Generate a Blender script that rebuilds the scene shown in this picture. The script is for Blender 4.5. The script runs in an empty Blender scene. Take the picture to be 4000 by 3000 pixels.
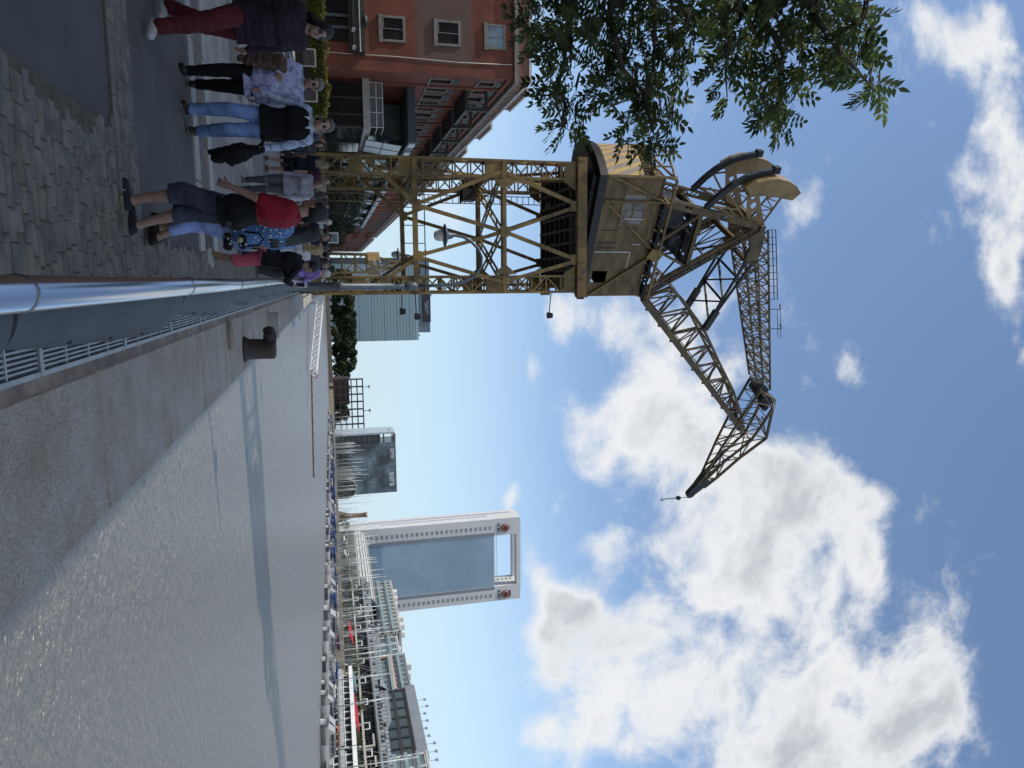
import bpy, bmesh, math, random
import numpy as np
from mathutils import Vector, Matrix
random.seed(7)
R = math.radians
scene = bpy.context.scene
COL = scene.collection

# ------------------------------------------------------------------ camera
# The photograph is stored on its side: world "up" points to the right of the frame.
CAM_X = Vector((0.990, 0.005, 0.141)); FQ = 2820.0
_f = FQ
def _basis():
    q = Vector((1103-1500, 1286-2000, _f)).normalized()
    z = Vector((1040-1500, 13400-2000, _f)); z -= q*q.dot(z); z.normalize()
    x = -q.cross(z)
    return x, q, z
_bx, _bq, _bz = _basis()
def cam2world(c):                       # c in (right, up, forward) of the upright picture
    c = Vector(c)
    return Vector((_bx.dot(c), _bq.dot(c), _bz.dot(c)))
EYE = Vector((0, 0, 1.6))
_r = cam2world((1, 0, 0)); _t = cam2world((0, 1, 0)); _fw = cam2world((0, 0, 1))
cd = bpy.data.cameras.new("camera"); cam = bpy.data.objects.new("camera", cd); COL.objects.link(cam)
m = Matrix.Identity(4)
for i in range(3):
    m[i][0] = _t[i]; m[i][1] = -_r[i]; m[i][2] = -_fw[i]; m[i][3] = EYE[i]
cam.matrix_world = m
cd.sensor_width = 36; cd.sensor_fit = 'HORIZONTAL'; cd.lens = 36*FQ/4000
cd.clip_start = 0.05; cd.clip_end = 12000
scene.camera = cam

def ray(x, y):                          # photo pixel (4000 x 3000) -> world direction
    return cam2world((y-1500, x-2000, _f)).normalized()
def at_y(x, y, Y):
    r = ray(x, y); return EYE + r*(Y/r.y)
def at_z(x, y, Z=0.0):
    r = ray(x, y); return EYE + r*((Z-EYE.z)/r.z)
def at_x(x, y, X):
    r = ray(x, y); return EYE + r*(X/r.x)

# ------------------------------------------------------------------ world, sun
SUN_EL, SUN_AZ = 45.5, -100.0            # azimuth from +Y towards +X
sd = Vector((math.sin(R(SUN_AZ))*math.cos(R(SUN_EL)), math.cos(R(SUN_AZ))*math.cos(R(SUN_EL)), math.sin(R(SUN_EL))))
sl = bpy.data.lights.new("sun", 'SUN'); so = bpy.data.objects.new("sun", sl); COL.objects.link(so)
sl.energy = 3.0; sl.angle = R(0.53); sl.color = (1.0, 0.94, 0.84)
so.rotation_euler = sd.to_track_quat('Z', 'Y').to_euler(); so.location = (0, 0, 60)
scene.view_settings.view_transform = 'Standard'; scene.view_settings.look = 'None'
scene.view_settings.exposure = 0.32; scene.view_settings.gamma = 1.0

world = bpy.data.worlds.new("World"); scene.world = world; world.use_nodes = True
wt = world.node_tree; wt.nodes.clear()
def wn(t, **k):
    n = wt.nodes.new(t)
    for a, b in k.items(): setattr(n, a, b)
    return n
def wl(a, b): wt.links.new(a, b)
def wm(op, a, b=None, c=None, clamp=False):
    n = wn('ShaderNodeMath', operation=op, use_clamp=clamp)
    for i, v in enumerate((a, b, c)):
        if v is None: continue
        if isinstance(v, (int, float)): n.inputs[i].default_value = v
        else: wl(v, n.inputs[i])
    return n.outputs[0]
SKY_STRENGTH = 0.15
sky = wn('ShaderNodeTexSky', sky_type='NISHITA', sun_disc=False, sun_elevation=R(SUN_EL), sun_rotation=R(SUN_AZ),
         air_density=1.0, dust_density=0.3, ozone_density=1.3, altitude=20)
bg1 = wn('ShaderNodeBackground'); 
tc = wn('ShaderNodeTexCoord'); sep = wn('ShaderNodeSeparateXYZ'); wl(tc.outputs['Generated'], sep.inputs[0])
hz_ = wn('ShaderNodeMapRange', interpolation_type='SMOOTHERSTEP'); wl(sep.outputs[2], hz_.inputs[0]); hz_.inputs[1].default_value = -.02; hz_.inputs[2].default_value = .40; hz_.inputs[3].default_value = .88; hz_.inputs[4].default_value = 0.0
hm = wn('ShaderNodeMix', data_type='RGBA'); wl(hz_.outputs[0], hm.inputs[0]); wl(sky.outputs[0], hm.inputs[6]); hm.inputs[7].default_value = (3.0,3.95,4.7,1)
wl(hm.outputs[2], bg1.inputs[0]); bg1.inputs[1].default_value = SKY_STRENGTH
yy = wm('MAXIMUM', sep.outputs[1], 0.06)
ca = wm('DIVIDE', sep.outputs[0], yy); cb = wm('DIVIDE', sep.outputs[2], yy)
cv = wn('ShaderNodeCombineXYZ'); wl(ca, cv.inputs[0]); wl(cb, cv.inputs[1])
# clouds stand at fixed directions of the sky: (x, y) of the photo at 2212 px, half-lengths, turn, weight
CLOUDS = [(1450,760,190,100,20,1.0),(1390,900,150,70,10,.8),(1560,1020,260,140,25,1.1),(1620,1200,230,150,15,1.0),
 (1760,1380,250,120,30,1.0),(1880,1560,230,150,35,1.0),(1640,1480,190,90,20,.8),(1650,1650,190,110,10,1.0),(1780,1500,160,120,20,.8),(1270,970,60,75,0,.85),(1800,1180,130,60,30,.6),
 (1850,1080,110,60,40,.6),(2010,1360,80,90,0,.5),(2060,1530,110,45,60,.6),(1560,640,120,50,-20,.55),
 (1290,1510,140,150,-20,.95),(1200,1400,80,90,0,.7),(1370,1430,80,70,0,.6),(1165,1240,34,130,-20,.75),(1250,1350,60,60,0,.6),(1400,1600,110,80,0,.6),(1180,1600,70,60,0,.6),
 (1215,690,45,55,0,.62),(1145,790,20,60,0,.45),(1090,1070,22,45,10,.5),(1210,1065,26,55,0,.5),(1335,1190,40,75,0,.55),(1840,800,45,60,-40,.5),
 (1750,440,55,130,28,.58),(1700,360,40,50,0,.4),(2090,80,90,62,-20,.7),(2180,150,80,95,0,.75),(2120,370,90,85,10,.78),(2190,480,75,120,0,.8),(2140,300,70,60,0,.6),(2150,570,60,60,0,.6),(2200,770,30,40,0,.5),
 (985,480,45,65,0,.55),(925,430,30,60,0,.4),(935,1340,14,34,0,.3),(1740,760,60,130,-10,.34),(1850,1600,120,120,0,.6),
 (2020,20,60,30,0,.3),(1900,1250,90,70,30,.7),(1980,1450,90,80,20,.6),(1480,1370,90,120,0,.55)]
HOLES = [(1612,895,55,40,0,-.5),(1640,1585,38,24,-30,-.5),(1900,1430,50,40,0,-.45),(1530,1330,40,110,-55,-.5),(1290,830,40,60,0,-.4)]
sumv = None
warp = wn('ShaderNodeTexNoise'); wl(cv.outputs[0], warp.inputs['Vector']); warp.inputs['Scale'].default_value = 4.5; warp.inputs['Detail'].default_value = 3
wsub = wn('ShaderNodeVectorMath', operation='SUBTRACT'); wl(warp.outputs['Color'], wsub.inputs[0]); wsub.inputs[1].default_value = (.5,.5,.5)
wsc = wn('ShaderNodeVectorMath', operation='SCALE'); wl(wsub.outputs[0], wsc.inputs[0]); wsc.inputs['Scale'].default_value = .10
wad = wn('ShaderNodeVectorMath', operation='ADD'); wl(cv.outputs[0], wad.inputs[0]); wl(wsc.outputs[0], wad.inputs[1])
for (x, y, hx, hy, rot, w) in CLOUDS + HOLES:
    r = ray(x*1.8083, y*1.8083); a, b = r.x/r.y, r.z/r.y
    k = 1.8083/FQ/ (r.dot(_fw)**1.0)
    mp = wn('ShaderNodeMapping', vector_type='TEXTURE'); wl(wad.outputs[0], mp.inputs[0])
    mp.inputs['Location'].default_value = (a, b, 0)
    mp.inputs['Rotation'].default_value = (0, 0, -R(rot))
    mp.inputs['Scale'].default_value = (hy*k*1.17, hx*k*1.17, 1)
    dt = wn('ShaderNodeVectorMath', operation='DOT_PRODUCT'); wl(mp.outputs[0], dt.inputs[0]); wl(mp.outputs[0], dt.inputs[1])
    e = wm('POWER', 2.718, wm('MULTIPLY', dt.outputs['Value'], -1.15))
    sumv = wm('MULTIPLY_ADD', e, w, sumv if sumv is not None else 0.0)
sumv = wm('MINIMUM', sumv, .92)
n1 = wn('ShaderNodeTexNoise'); wl(cv.outputs[0], n1.inputs['Vector']); n1.inputs['Scale'].default_value = 7.0; n1.inputs['Detail'].default_value = 11; n1.inputs['Roughness'].default_value = .63; n1.inputs['Distortion'].default_value = .25
n2 = wn('ShaderNodeTexNoise'); wl(wad.outputs[0], n2.inputs['Vector']); n2.inputs['Scale'].default_value = 4.2; n2.inputs['Detail'].default_value = 3
nn = wm('SUBTRACT', n1.outputs[0], .5)
dens = wm('ADD', wm('ADD', sumv, wm('MULTIPLY', nn, 2.3)), wm('MULTIPLY', wm('SUBTRACT', n2.outputs[0], .5), 1.3))
mr = wn('ShaderNodeMapRange', interpolation_type='SMOOTHSTEP'); wl(dens, mr.inputs[0]); mr.inputs[1].default_value = .28; mr.inputs[2].default_value = .98
front = wn('ShaderNodeMapRange'); wl(sep.outputs[1], front.inputs[0]); front.inputs[1].default_value = .06; front.inputs[2].default_value = .16
cover = wm('MULTIPLY', mr.outputs[0], front.outputs[0])
cover = wm('MULTIPLY', cover, .97)
# unseen broken cloud added behind the viewer and overhead as neutral fill light
n3 = wn('ShaderNodeTexNoise'); wl(tc.outputs['Generated'], n3.inputs['Vector']); n3.inputs['Scale'].default_value = 2.2; n3.inputs['Detail'].default_value = 7; n3.inputs['Roughness'].default_value = .6
m3 = wn('ShaderNodeMapRange', interpolation_type='SMOOTHSTEP'); wl(n3.outputs[0], m3.inputs[0]); m3.inputs[1].default_value = .40; m3.inputs[2].default_value = .60
bk = wn('ShaderNodeMapRange'); wl(sep.outputs[1], bk.inputs[0]); bk.inputs[1].default_value = .16; bk.inputs[2].default_value = .0
cover = wm('MAXIMUM', cover, wm('MULTIPLY', wm('MULTIPLY', m3.outputs[0], bk.outputs[0]), .55))
thick = wn('ShaderNodeMapRange', interpolation_type='SMOOTHSTEP'); wl(wm('ADD', dens, wm('MULTIPLY', wm('SUBTRACT', n2.outputs[0], .5), 1.2)), thick.inputs[0]); thick.inputs[1].default_value = .85; thick.inputs[2].default_value = 1.65
cm = wn('ShaderNodeMix', data_type='RGBA'); wl(thick.outputs[0], cm.inputs[0]); cm.inputs[6].default_value = (.70,.71,.72,1); cm.inputs[7].default_value = (.42,.445,.48,1)
bg2 = wn('ShaderNodeBackground'); wl(cm.outputs[2], bg2.inputs[0]); bg2.inputs[1].default_value = 1.0
mx = wn('ShaderNodeMixShader'); wl(cover, mx.inputs[0]); wl(bg1.outputs[0], mx.inputs[1]); wl(bg2.outputs[0], mx.inputs[2])
wo = wn('ShaderNodeOutputWorld'); wl(mx.outputs[0], wo.inputs[0])
world.cycles.sampling_method = 'MANUAL'; world.cycles.sample_map_resolution = 512
scene.cycles.max_bounces = 6; scene.cycles.diffuse_bounces = 3; scene.cycles.glossy_bounces = 3; scene.cycles.transmission_bounces = 4; scene.cycles.transparent_max_bounces = 8

# ------------------------------------------------------------------ materials
MATS = {}
def pbr(name, base, rough=.6, metal=0.0, var=.18, scale=3.0, bump=0.0, bscale=30.0, spec=.5, tint=None, alpha=1.0, detail=6, stretch=None):
    if name in MATS: return MATS[name]
    mt = bpy.data.materials.new(name); mt.use_nodes = True; t = mt.node_tree; b = t.nodes['Principled BSDF']
    b.inputs['Roughness'].default_value = rough; b.inputs['Metallic'].default_value = metal
    b.inputs['Specular IOR Level'].default_value = spec; b.inputs['Alpha'].default_value = alpha
    base = tuple(base)+(1,); b.inputs['Base Color'].default_value = base
    c = t.nodes.new('ShaderNodeTexCoord'); src = c.outputs['Object']
    if stretch:
        mp = t.nodes.new('ShaderNodeMapping'); t.links.new(src, mp.inputs[0]); mp.inputs['Scale'].default_value = stretch; src = mp.outputs[0]
    if var > 0:
        n = t.nodes.new('ShaderNodeTexNoise'); n.inputs['Scale'].default_value = scale; n.inputs['Detail'].default_value = detail; n.inputs['Roughness'].default_value = .62
        t.links.new(src, n.inputs['Vector'])
        rp = t.nodes.new('ShaderNodeValToRGB'); t.links.new(n.outputs[0], rp.inputs[0])
        t2 = tint if tint else tuple(x*(1-1.6*var) for x in base[:3])
        rp.color_ramp.elements[0].position = .32; rp.color_ramp.elements[0].color = tuple(t2[:3])+(1,)
        rp.color_ramp.elements[1].position = .66; rp.color_ramp.elements[1].color = tuple(min(1, x*(1+.5*var)) for x in base[:3])+(1,)
        t.links.new(rp.outputs[0], b.inputs['Base Color'])
    if bump > 0:
        n = t.nodes.new('ShaderNodeTexNoise'); n.inputs['Scale'].default_value = bscale; n.inputs['Detail'].default_value = 4; t.links.new(src, n.inputs['Vector'])
        bm_ = t.nodes.new('ShaderNodeBump'); bm_.inputs['Strength'].default_value = bump; bm_.inputs['Distance'].default_value = .02
        t.links.new(n.outputs[0], bm_.inputs['Height']); t.links.new(bm_.outputs[0], b.inputs['Normal'])
    MATS[name] = mt
    return mt
def node_mat(name):
    mt = bpy.data.materials.new(name); mt.use_nodes = True; MATS[name] = mt
    t = mt.node_tree
    def N(ty, **k):
        n = t.nodes.new(ty)
        for a, b in k.items(): setattr(n, a, b)
        return n
    return mt, t, t.nodes['Principled BSDF'], N, t.links.new

# ------------------------------------------------------------------ mesh builder
def V(*a): return Vector(a[0] if len(a) == 1 else a)
class MB:
    def __init__(s): s.v = []; s.f = []; s.mi = []; s.sm = []; s.cur = 0; s.smooth = False
    def add(s, vs, fs):
        o = len(s.v); s.v.extend([tuple(p) for p in vs]); 
        for f in fs: s.f.append(tuple(i+o for i in f)); s.mi.append(s.cur); s.sm.append(s.smooth)
        return s
    def box(s, c, size, rz=0.0):
        x, y, z = size[0]/2, size[1]/2, size[2]/2; cs, sn = math.cos(rz), math.sin(rz)
        vs = []
        for dz in (-z, z):
            for dx, dy in ((-x,-y),(x,-y),(x,y),(-x,y)):
                vs.append((c[0]+dx*cs-dy*sn, c[1]+dx*sn+dy*cs, c[2]+dz))
        return s.add(vs, [(3,2,1,0),(4,5,6,7),(0,1,5,4),(1,2,6,5),(2,3,7,6),(3,0,4,7)])
    def b2(s, lo, hi): return s.box([(a+b)/2 for a, b in zip(lo, hi)], [abs(b-a) for a, b in zip(lo, hi)])
    def bar(s, p, q, w, h=None, up=(0,0,1)):
        p, q = V(p), V(q); h = w if h is None else h; d = (q-p)
        if d.length < 1e-6: return s
        d.normalize(); u = V(up)
        if abs(d.dot(u)) > .99: u = V(1,0,0) if abs(d.x) < .9 else V(0,1,0)
        a = d.cross(u).normalized(); b = a.cross(d).normalized()
        vs = []
        for e in (p, q):
            for i, j in ((-1,-1),(1,-1),(1,1),(-1,1)): vs.append(e + a*(i*w/2) + b*(j*h/2))
        return s.add(vs, [(3,2,1,0),(4,5,6,7),(0,1,5,4),(1,2,6,5),(2,3,7,6),(3,0,4,7)])
    def tube(s, pts, r, n=8, cap=True, r2=None):
        pts = [V(p) for p in pts]; rs = r if isinstance(r, (list, tuple)) else [r]*len(pts)
        if r2 is not None: rs = [r+(r2-r)*i/(len(pts)-1) for i in range(len(pts))]
        rings = []; u = None
        for i, p in enumerate(pts):
            d = (pts[min(i+1, len(pts)-1)] - pts[max(i-1, 0)]).normalized()
            if u is None:
                u = V(0,0,1) if abs(d.z) < .9 else V(1,0,0)
            a = (u - d*u.dot(d)).normalized(); b = d.cross(a); u = a
            rings.append([p + a*(math.cos(2*math.pi*k/n)*rs[i]) + b*(math.sin(2*math.pi*k/n)*rs[i]) for k in range(n)])
        vs = [p for rg in rings for p in rg]; fs = []
        for i in range(len(rings)-1):
            for k in range(n): fs.append((i*n+k, i*n+(k+1)%n, (i+1)*n+(k+1)%n, (i+1)*n+k))
        if cap: fs.append(tuple(range(n-1,-1,-1))); fs.append(tuple((len(rings)-1)*n+k for k in range(n)))
        sm = s.smooth; s.smooth = True; s.add(vs, fs); s.smooth = sm
        return s
    def lathe(s, prof, c=(0,0,0), n=20, axis=None):
        vs = []; fs = []
        for r, z in prof:
            for k in range(n): vs.append((c[0]+r*math.cos(2*math.pi*k/n), c[1]+r*math.sin(2*math.pi*k/n), c[2]+z))
        for i in range(len(prof)-1):
            for k in range(n): fs.append((i*n+k, i*n+(k+1)%n, (i+1)*n+(k+1)%n, (i+1)*n+k))
        if prof[0][0] > 1e-4: fs.append(tuple(range(n-1,-1,-1)))
        if prof[-1][0] > 1e-4: fs.append(tuple((len(prof)-1)*n+k for k in range(n)))
        sm = s.smooth; s.smooth = True; s.add(vs, fs); s.smooth = sm
        return s
    def prism(s, poly, off):                # polygon (3D points) extruded by vector off
        n = len(poly); off = V(off); vs = [V(p) for p in poly] + [V(p)+off for p in poly]
        return s.add(vs, [tuple(range(n-1,-1,-1)), tuple(range(n, 2*n))] + [(i, (i+1)%n, n+(i+1)%n, n+i) for i in range(n)])
    def quad(s, a, b, c, d): return s.add([a,b,c,d], [(0,1,2,3)])
    def sphere(s, c, r, n=12, m_=8, sq=(1,1,1)):
        prof = []
        vs = []; fs = []
        for i in range(m_+1):
            t = math.pi*i/m_
            for k in range(n):
                vs.append((c[0]+r*sq[0]*math.sin(t)*math.cos(2*math.pi*k/n), c[1]+r*sq[1]*math.sin(t)*math.sin(2*math.pi*k/n), c[2]-r*sq[2]*math.cos(t)))
        for i in range(m_):
            for k in range(n): fs.append((i*n+k, i*n+(k+1)%n, (i+1)*n+(k+1)%n, (i+1)*n+k))
        sm = s.smooth; s.smooth = True; s.add(vs, fs); s.smooth = sm
        return s
    def build(s, name, mat, parent=None, loc=None):
        me = bpy.data.meshes.new(name); me.from_pydata(s.v, [], s.f)
        for m_ in (mat if isinstance(mat, (list, tuple)) else [mat]): me.materials.append(m_)
        me.polygons.foreach_set('material_index', s.mi); me.polygons.foreach_set('use_smooth', s.sm)
        me.update()
        o = bpy.data.objects.new(name, me); COL.objects.link(o)
        if parent is not None: o.parent = parent
        if loc is not None: o.location = loc
        return o
def tag(o, label=None, cat=None, group=None, kind=None):
    if label: o['label'] = label
    if cat: o['category'] = cat
    if group: o['group'] = group
    if kind: o['kind'] = kind
    return o
def thing(name, label, cat, loc=(0,0,0), rz=0.0, group=None):
    o = bpy.data.objects.new(name, None); COL.objects.link(o); o.location = loc; o.rotation_euler = (0,0,rz)
    o.empty_display_size = .2
    return tag(o, label, cat, group)
def copy_tree(o, parent=None):
    c = o.copy(); COL.objects.link(c)
    if parent is not None: c.parent = parent
    for ch in list(o.children): copy_tree(ch, c)
    return c
# ------------------------------------------------------------------ materials of the setting
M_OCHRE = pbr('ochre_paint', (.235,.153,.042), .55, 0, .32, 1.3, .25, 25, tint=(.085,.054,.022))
M_JIB = pbr('jib_ochre_backlit', (.13,.088,.032), .6, 0, .30, 1.6, .2, 25, tint=(.055,.038,.02))  # crane ochre darkened: backlit shade of jib and mast put into the colour
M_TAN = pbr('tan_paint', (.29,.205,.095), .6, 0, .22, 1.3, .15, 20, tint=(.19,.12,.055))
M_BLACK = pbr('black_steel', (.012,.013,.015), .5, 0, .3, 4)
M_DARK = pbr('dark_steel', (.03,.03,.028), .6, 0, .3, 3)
M_GREYMETAL = pbr('galvanised_metal', (.42,.44,.45), .38, .85, .12, 6)
M_STEEL = pbr('brushed_steel', (.62,.63,.65), .22, 1.0, .08, 8, stretch=(1,.05,1))
M_WHITE = pbr('white_paint', (.78,.78,.76), .45, 0, .06, 2)
M_OFFWHITE = pbr('off_white', (.62,.61,.57), .6, 0, .1, 2)
M_GLASS = pbr('window_glass', (.03,.045,.055), .06, 0, .3, .6, spec=.8)
M_CONC = pbr('concrete', (.30,.295,.28), .85, 0, .18, 1.2, .3, 12)

def granite_mat():
    mt, t, b, N, L = node_mat('granite_coping')
    tc = N('ShaderNodeTexCoord')
    n = N('ShaderNodeTexNoise'); n.inputs['Scale'].default_value = 55; n.inputs['Detail'].default_value = 6; n.inputs['Roughness'].default_value = .75; L(tc.outputs['Object'], n.inputs[0])
    r = N('ShaderNodeValToRGB'); L(n.outputs[0], r.inputs[0])
    r.color_ramp.elements[0].position = .30; r.color_ramp.elements[0].color = (.185,.165,.138,1); r.color_ramp.elements[1].position = .64; r.color_ramp.elements[1].color = (.53,.475,.395,1)
    n2 = N('ShaderNodeTexNoise'); n2.inputs['Scale'].default_value = 1.7; n2.inputs['Detail'].default_value = 8; n2.inputs['Roughness'].default_value = .7; L(tc.outputs['Object'], n2.inputs[0])
    r2 = N('ShaderNodeValToRGB'); L(n2.outputs[0], r2.inputs[0]); r2.color_ramp.elements[0].position = .34; r2.color_ramp.elements[0].color = (.70,.65,.58,1); r2.color_ramp.elements[1].position = .62; r2.color_ramp.elements[1].color = (1,1,1,1)
    v = N('ShaderNodeTexVoronoi'); v.inputs['Scale'].default_value = 9; L(tc.outputs['Object'], v.inputs['Vector'])
    r3 = N('ShaderNodeValToRGB'); L(v.outputs['Distance'], r3.inputs[0]); r3.color_ramp.elements[0].position = .07; r3.color_ramp.elements[0].color = (.35,.33,.3,1); r3.color_ramp.elements[1].position = .16; r3.color_ramp.elements[1].color = (1,1,1,1)
    m1 = N('ShaderNodeMix', data_type='RGBA', blend_type='MULTIPLY'); m1.inputs[0].default_value = 1; L(r.outputs[0], m1.inputs[6]); L(r2.outputs[0], m1.inputs[7])
    m2 = N('ShaderNodeMix', data_type='RGBA', blend_type='MULTIPLY'); m2.inputs[0].default_value = .6; L(m1.outputs[2], m2.inputs[6]); L(r3.outputs[0], m2.inputs[7])
    L(m2.outputs[2], b.inputs['Base Color']); b.inputs['Roughness'].default_value = .8
    bp = N('ShaderNodeBump'); bp.inputs['Strength'].default_value = .5; bp.inputs['Distance'].default_value = .01; L(n.outputs[0], bp.inputs['Height']); L(bp.outputs[0], b.inputs['Normal'])
    return mt
M_GRANITE = granite_mat()
M_ASPHALT = pbr('asphalt', (.105,.102,.096), .85, 0, .16, 1.1, .35, 140, tint=(.076,.074,.07))
M_SLAB = pbr('paving_concrete', (.24,.23,.21), .85, 0, .2, 1.0, .3, 60, tint=(.165,.158,.145))
M_LIGHTSTONE = pbr('light_kerb_stone', (.42,.405,.365), .8, 0, .18, 1.6, .3, 50)
M_COBBLE = [pbr('cobble_%s' % n_, c, .72, 0, .3, 7, .5, 45) for n_, c in (('grey', (.19,.172,.142)), ('blue', (.175,.163,.14)), ('brown', (.195,.168,.128)), ('dark', (.16,.145,.118)), ('pale', (.215,.193,.158)))]
M_JOINT = pbr('joint_soil', (.105,.095,.075), .95, 0, .4, 5, .4, 60, tint=(.06,.065,.035))

def water_mat():
    mt, t, b, N, L = node_mat('dock_water')
    tc = N('ShaderNodeTexCoord')
    b.inputs['Base Color'].default_value = (.14,.133,.118,1); b.inputs['Roughness'].default_value = .34; b.inputs['IOR'].default_value = 2.2
    hs = None
    for sc, st, amp in (((.8,2.2,1), 1.0, .42), ((3.2,7.5,1), 1.0, .40), ((10,19,1), 1.0, .13)):
        mp = N('ShaderNodeMapping'); mp.inputs['Scale'].default_value = sc; mp.inputs['Rotation'].default_value = (0,0,R(-14)); L(tc.outputs['Object'], mp.inputs[0])
        n = N('ShaderNodeTexNoise'); n.inputs['Scale'].default_value = st; n.inputs['Detail'].default_value = 3; L(mp.outputs[0], n.inputs[0])
        ml = N('ShaderNodeMath', operation='MULTIPLY_ADD'); L(n.outputs[0], ml.inputs[0]); ml.inputs[1].default_value = amp
        if hs is None: ml.inputs[2].default_value = 0
        else: L(hs, ml.inputs[2])
        hs = ml.outputs[0]
    bp = N('ShaderNodeBump'); bp.inputs['Strength'].default_value = .95; bp.inputs['Distance'].default_value = .55; L(hs, bp.inputs['Height']); L(bp.outputs[0], b.inputs['Normal'])
    return mt
M_WATER = water_mat()

def sheet(name, x0, x1, y0, y1, z, mat):
    return tag(MB().quad((x0,y0,z),(x1,y0,z),(x1,y1,z),(x0,y1,z)).build(name, mat), kind='structure')
WZ = -2.0
EDGE = 1.63
# one ground sheet to the horizon, with the dock basin left open
g = MB()
BX, BY = 86.0, 640.0
for lo, hi in (((-3000,-300),(0.53,6000)), ((0.53,BY),(BX,6000)), ((BX,-300),(4000,6000))):
    g.quad((lo[0],lo[1],-.03),(hi[0],lo[1],-.03),(hi[0],hi[1],-.03),(lo[0],hi[1],-.03))
tag(g.build('ground', M_CONC), kind='structure')
sheet('water', .5, BX+2, -120, BY+2, WZ, M_WATER)
# ------------------------------------------------------------------ the quay crane
CR_C = V(-2.2, 32.15, 0); CR_PH = R(29)
_d = V(math.cos(CR_PH), math.sin(CR_PH), 0); _n = V(-math.sin(CR_PH), math.cos(CR_PH), 0)
def cp(s, z, w=0.0): return CR_C + _d*s + _n*w + V(0,0,z)
def lattice(mb, a0, a1, b0, b1, n, cw, bw, post=True, cross=False, chords=True):
    """flat lattice between chords a0-a1 and b0-b1"""
    a0, a1, b0, b1 = V(a0), V(a1), V(b0), V(b1)
    if chords: mb.bar(a0, a1, cw); mb.bar(b0, b1, cw)
    for i in range(n):
        t0, t1 = i/n, (i+1)/n
        A, A2, B, B2 = a0.lerp(a1,t0), a0.lerp(a1,t1), b0.lerp(b1,t0), b0.lerp(b1,t1)
        if i % 2 == 0 or cross: mb.bar(A, B2, bw)
        if i % 2 == 1 or cross: mb.bar(B, A2, bw)
        if post and i > 0: mb.bar(A, B, bw)
def boxgirder(mb, P, Q, n, cw, bw, post=True):
    """P, Q: four chord points at either end"""
    for k in range(4): mb.bar(P[k], Q[k], cw)
    for k in range(4): lattice(mb, P[k], Q[k], P[(k+1)%4], Q[(k+1)%4], n, cw, bw, post, chords=False)
def plate(mb, p, q, w, t, up): mb.bar(p, q, w, t, up)

crane = thing('harbour_crane', 'tall yellow steel portal crane with jib reaching out over the dock water', 'crane', (CR_C.x, CR_C.y, 0))
inv = Matrix.Translation(-CR_C)
def cpart(mb, name, mat, parent=None):
    o = mb.build(name, mat, crane if parent is None else parent)
    if parent is None: o.matrix_parent_inverse = inv
    return o
XL, XR, YN, YF = -4.87, .45, 29.5, 34.8
LW = .66
# legs: four lattice columns
LEGZ0, LEGZ1 = .95, 11.75
for xo, xi in ((XL, XL+LW), (XR, XR-LW)):
    for yo, yi in ((YN, YN+LW), (YF, YF-LW)):
        mb = MB()
        P = [(xo,yo), (xi,yo), (xi,yi), (xo,yi)]
        boxgirder(mb, [(a,b,LEGZ0) for a,b in P], [(a,b,LEGZ1) for a,b in P], 17, .09, .055)
        xm = (xo+xi)/2; ym = (yo+yi)/2; sy = 1 if yi > yo else -1; sx = 1 if xi > xo else -1
        mb.box((xm, yo-sy*.012, 2.75), (LW-.02, .02, .55)); mb.box((xo-sx*.012, ym, 2.75), (.02, LW-.02, .55))
        # gusset plates where beams meet the leg
        for z, h in ((4.72, .62), (8.35, .95)):
            mb.box((xm, yo-sy*.014, z), (LW, .02, h)); mb.box((xo-sx*.014, ym, z), (.02, LW, h))
        for z in (4.9, 8.4, 11.2): mb.box((xm, ym, z), (LW-.1, LW-.1, .06))
        # flare at the head
        mb.prism([(xo,yo-.02*sy,11.25),(xi+.12*sx,yo-.02*sy,11.25),(xi+.45*sx,yo-.02*sy,11.75),(xo,yo-.02*sy,11.75)], (0,.03*sy,0))
        cpart(mb, 'leg', M_OCHRE)
        # bogie under the leg
        bg = MB(); bg.box((xm, ym, .70), (.62, 1.5, .42)); bg.prism([(xo-.02,ym-.75,.9),(xo-.02,ym+.75,.9),(xo-.02,ym+.3,1.25),(xo-.02,ym-.3,1.25)], ((xi-xo)*1.04,0,0))
        bo = cpart(bg, 'bogie', M_OCHRE)
        wh = MB()
        for dy in (-.45, .45):
            wq = MB(); wq.tube([(xm-.13,ym+dy,.30),(xm+.13,ym+dy,.30)], .30, 16); wq.tube([(xm-.2,ym+dy,.30),(xm+.2,ym+dy,.30)], .08, 8); cpart(wq, 'wheel', M_BLACK, bo)
        wh.box((xm, ym-.95, .42), (.5,.3,.5)); wh.box((xm, ym+.95, .42), (.5,.3,.5))
        cpart(wh, 'wheel_guard', M_BLACK, bo)
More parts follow.
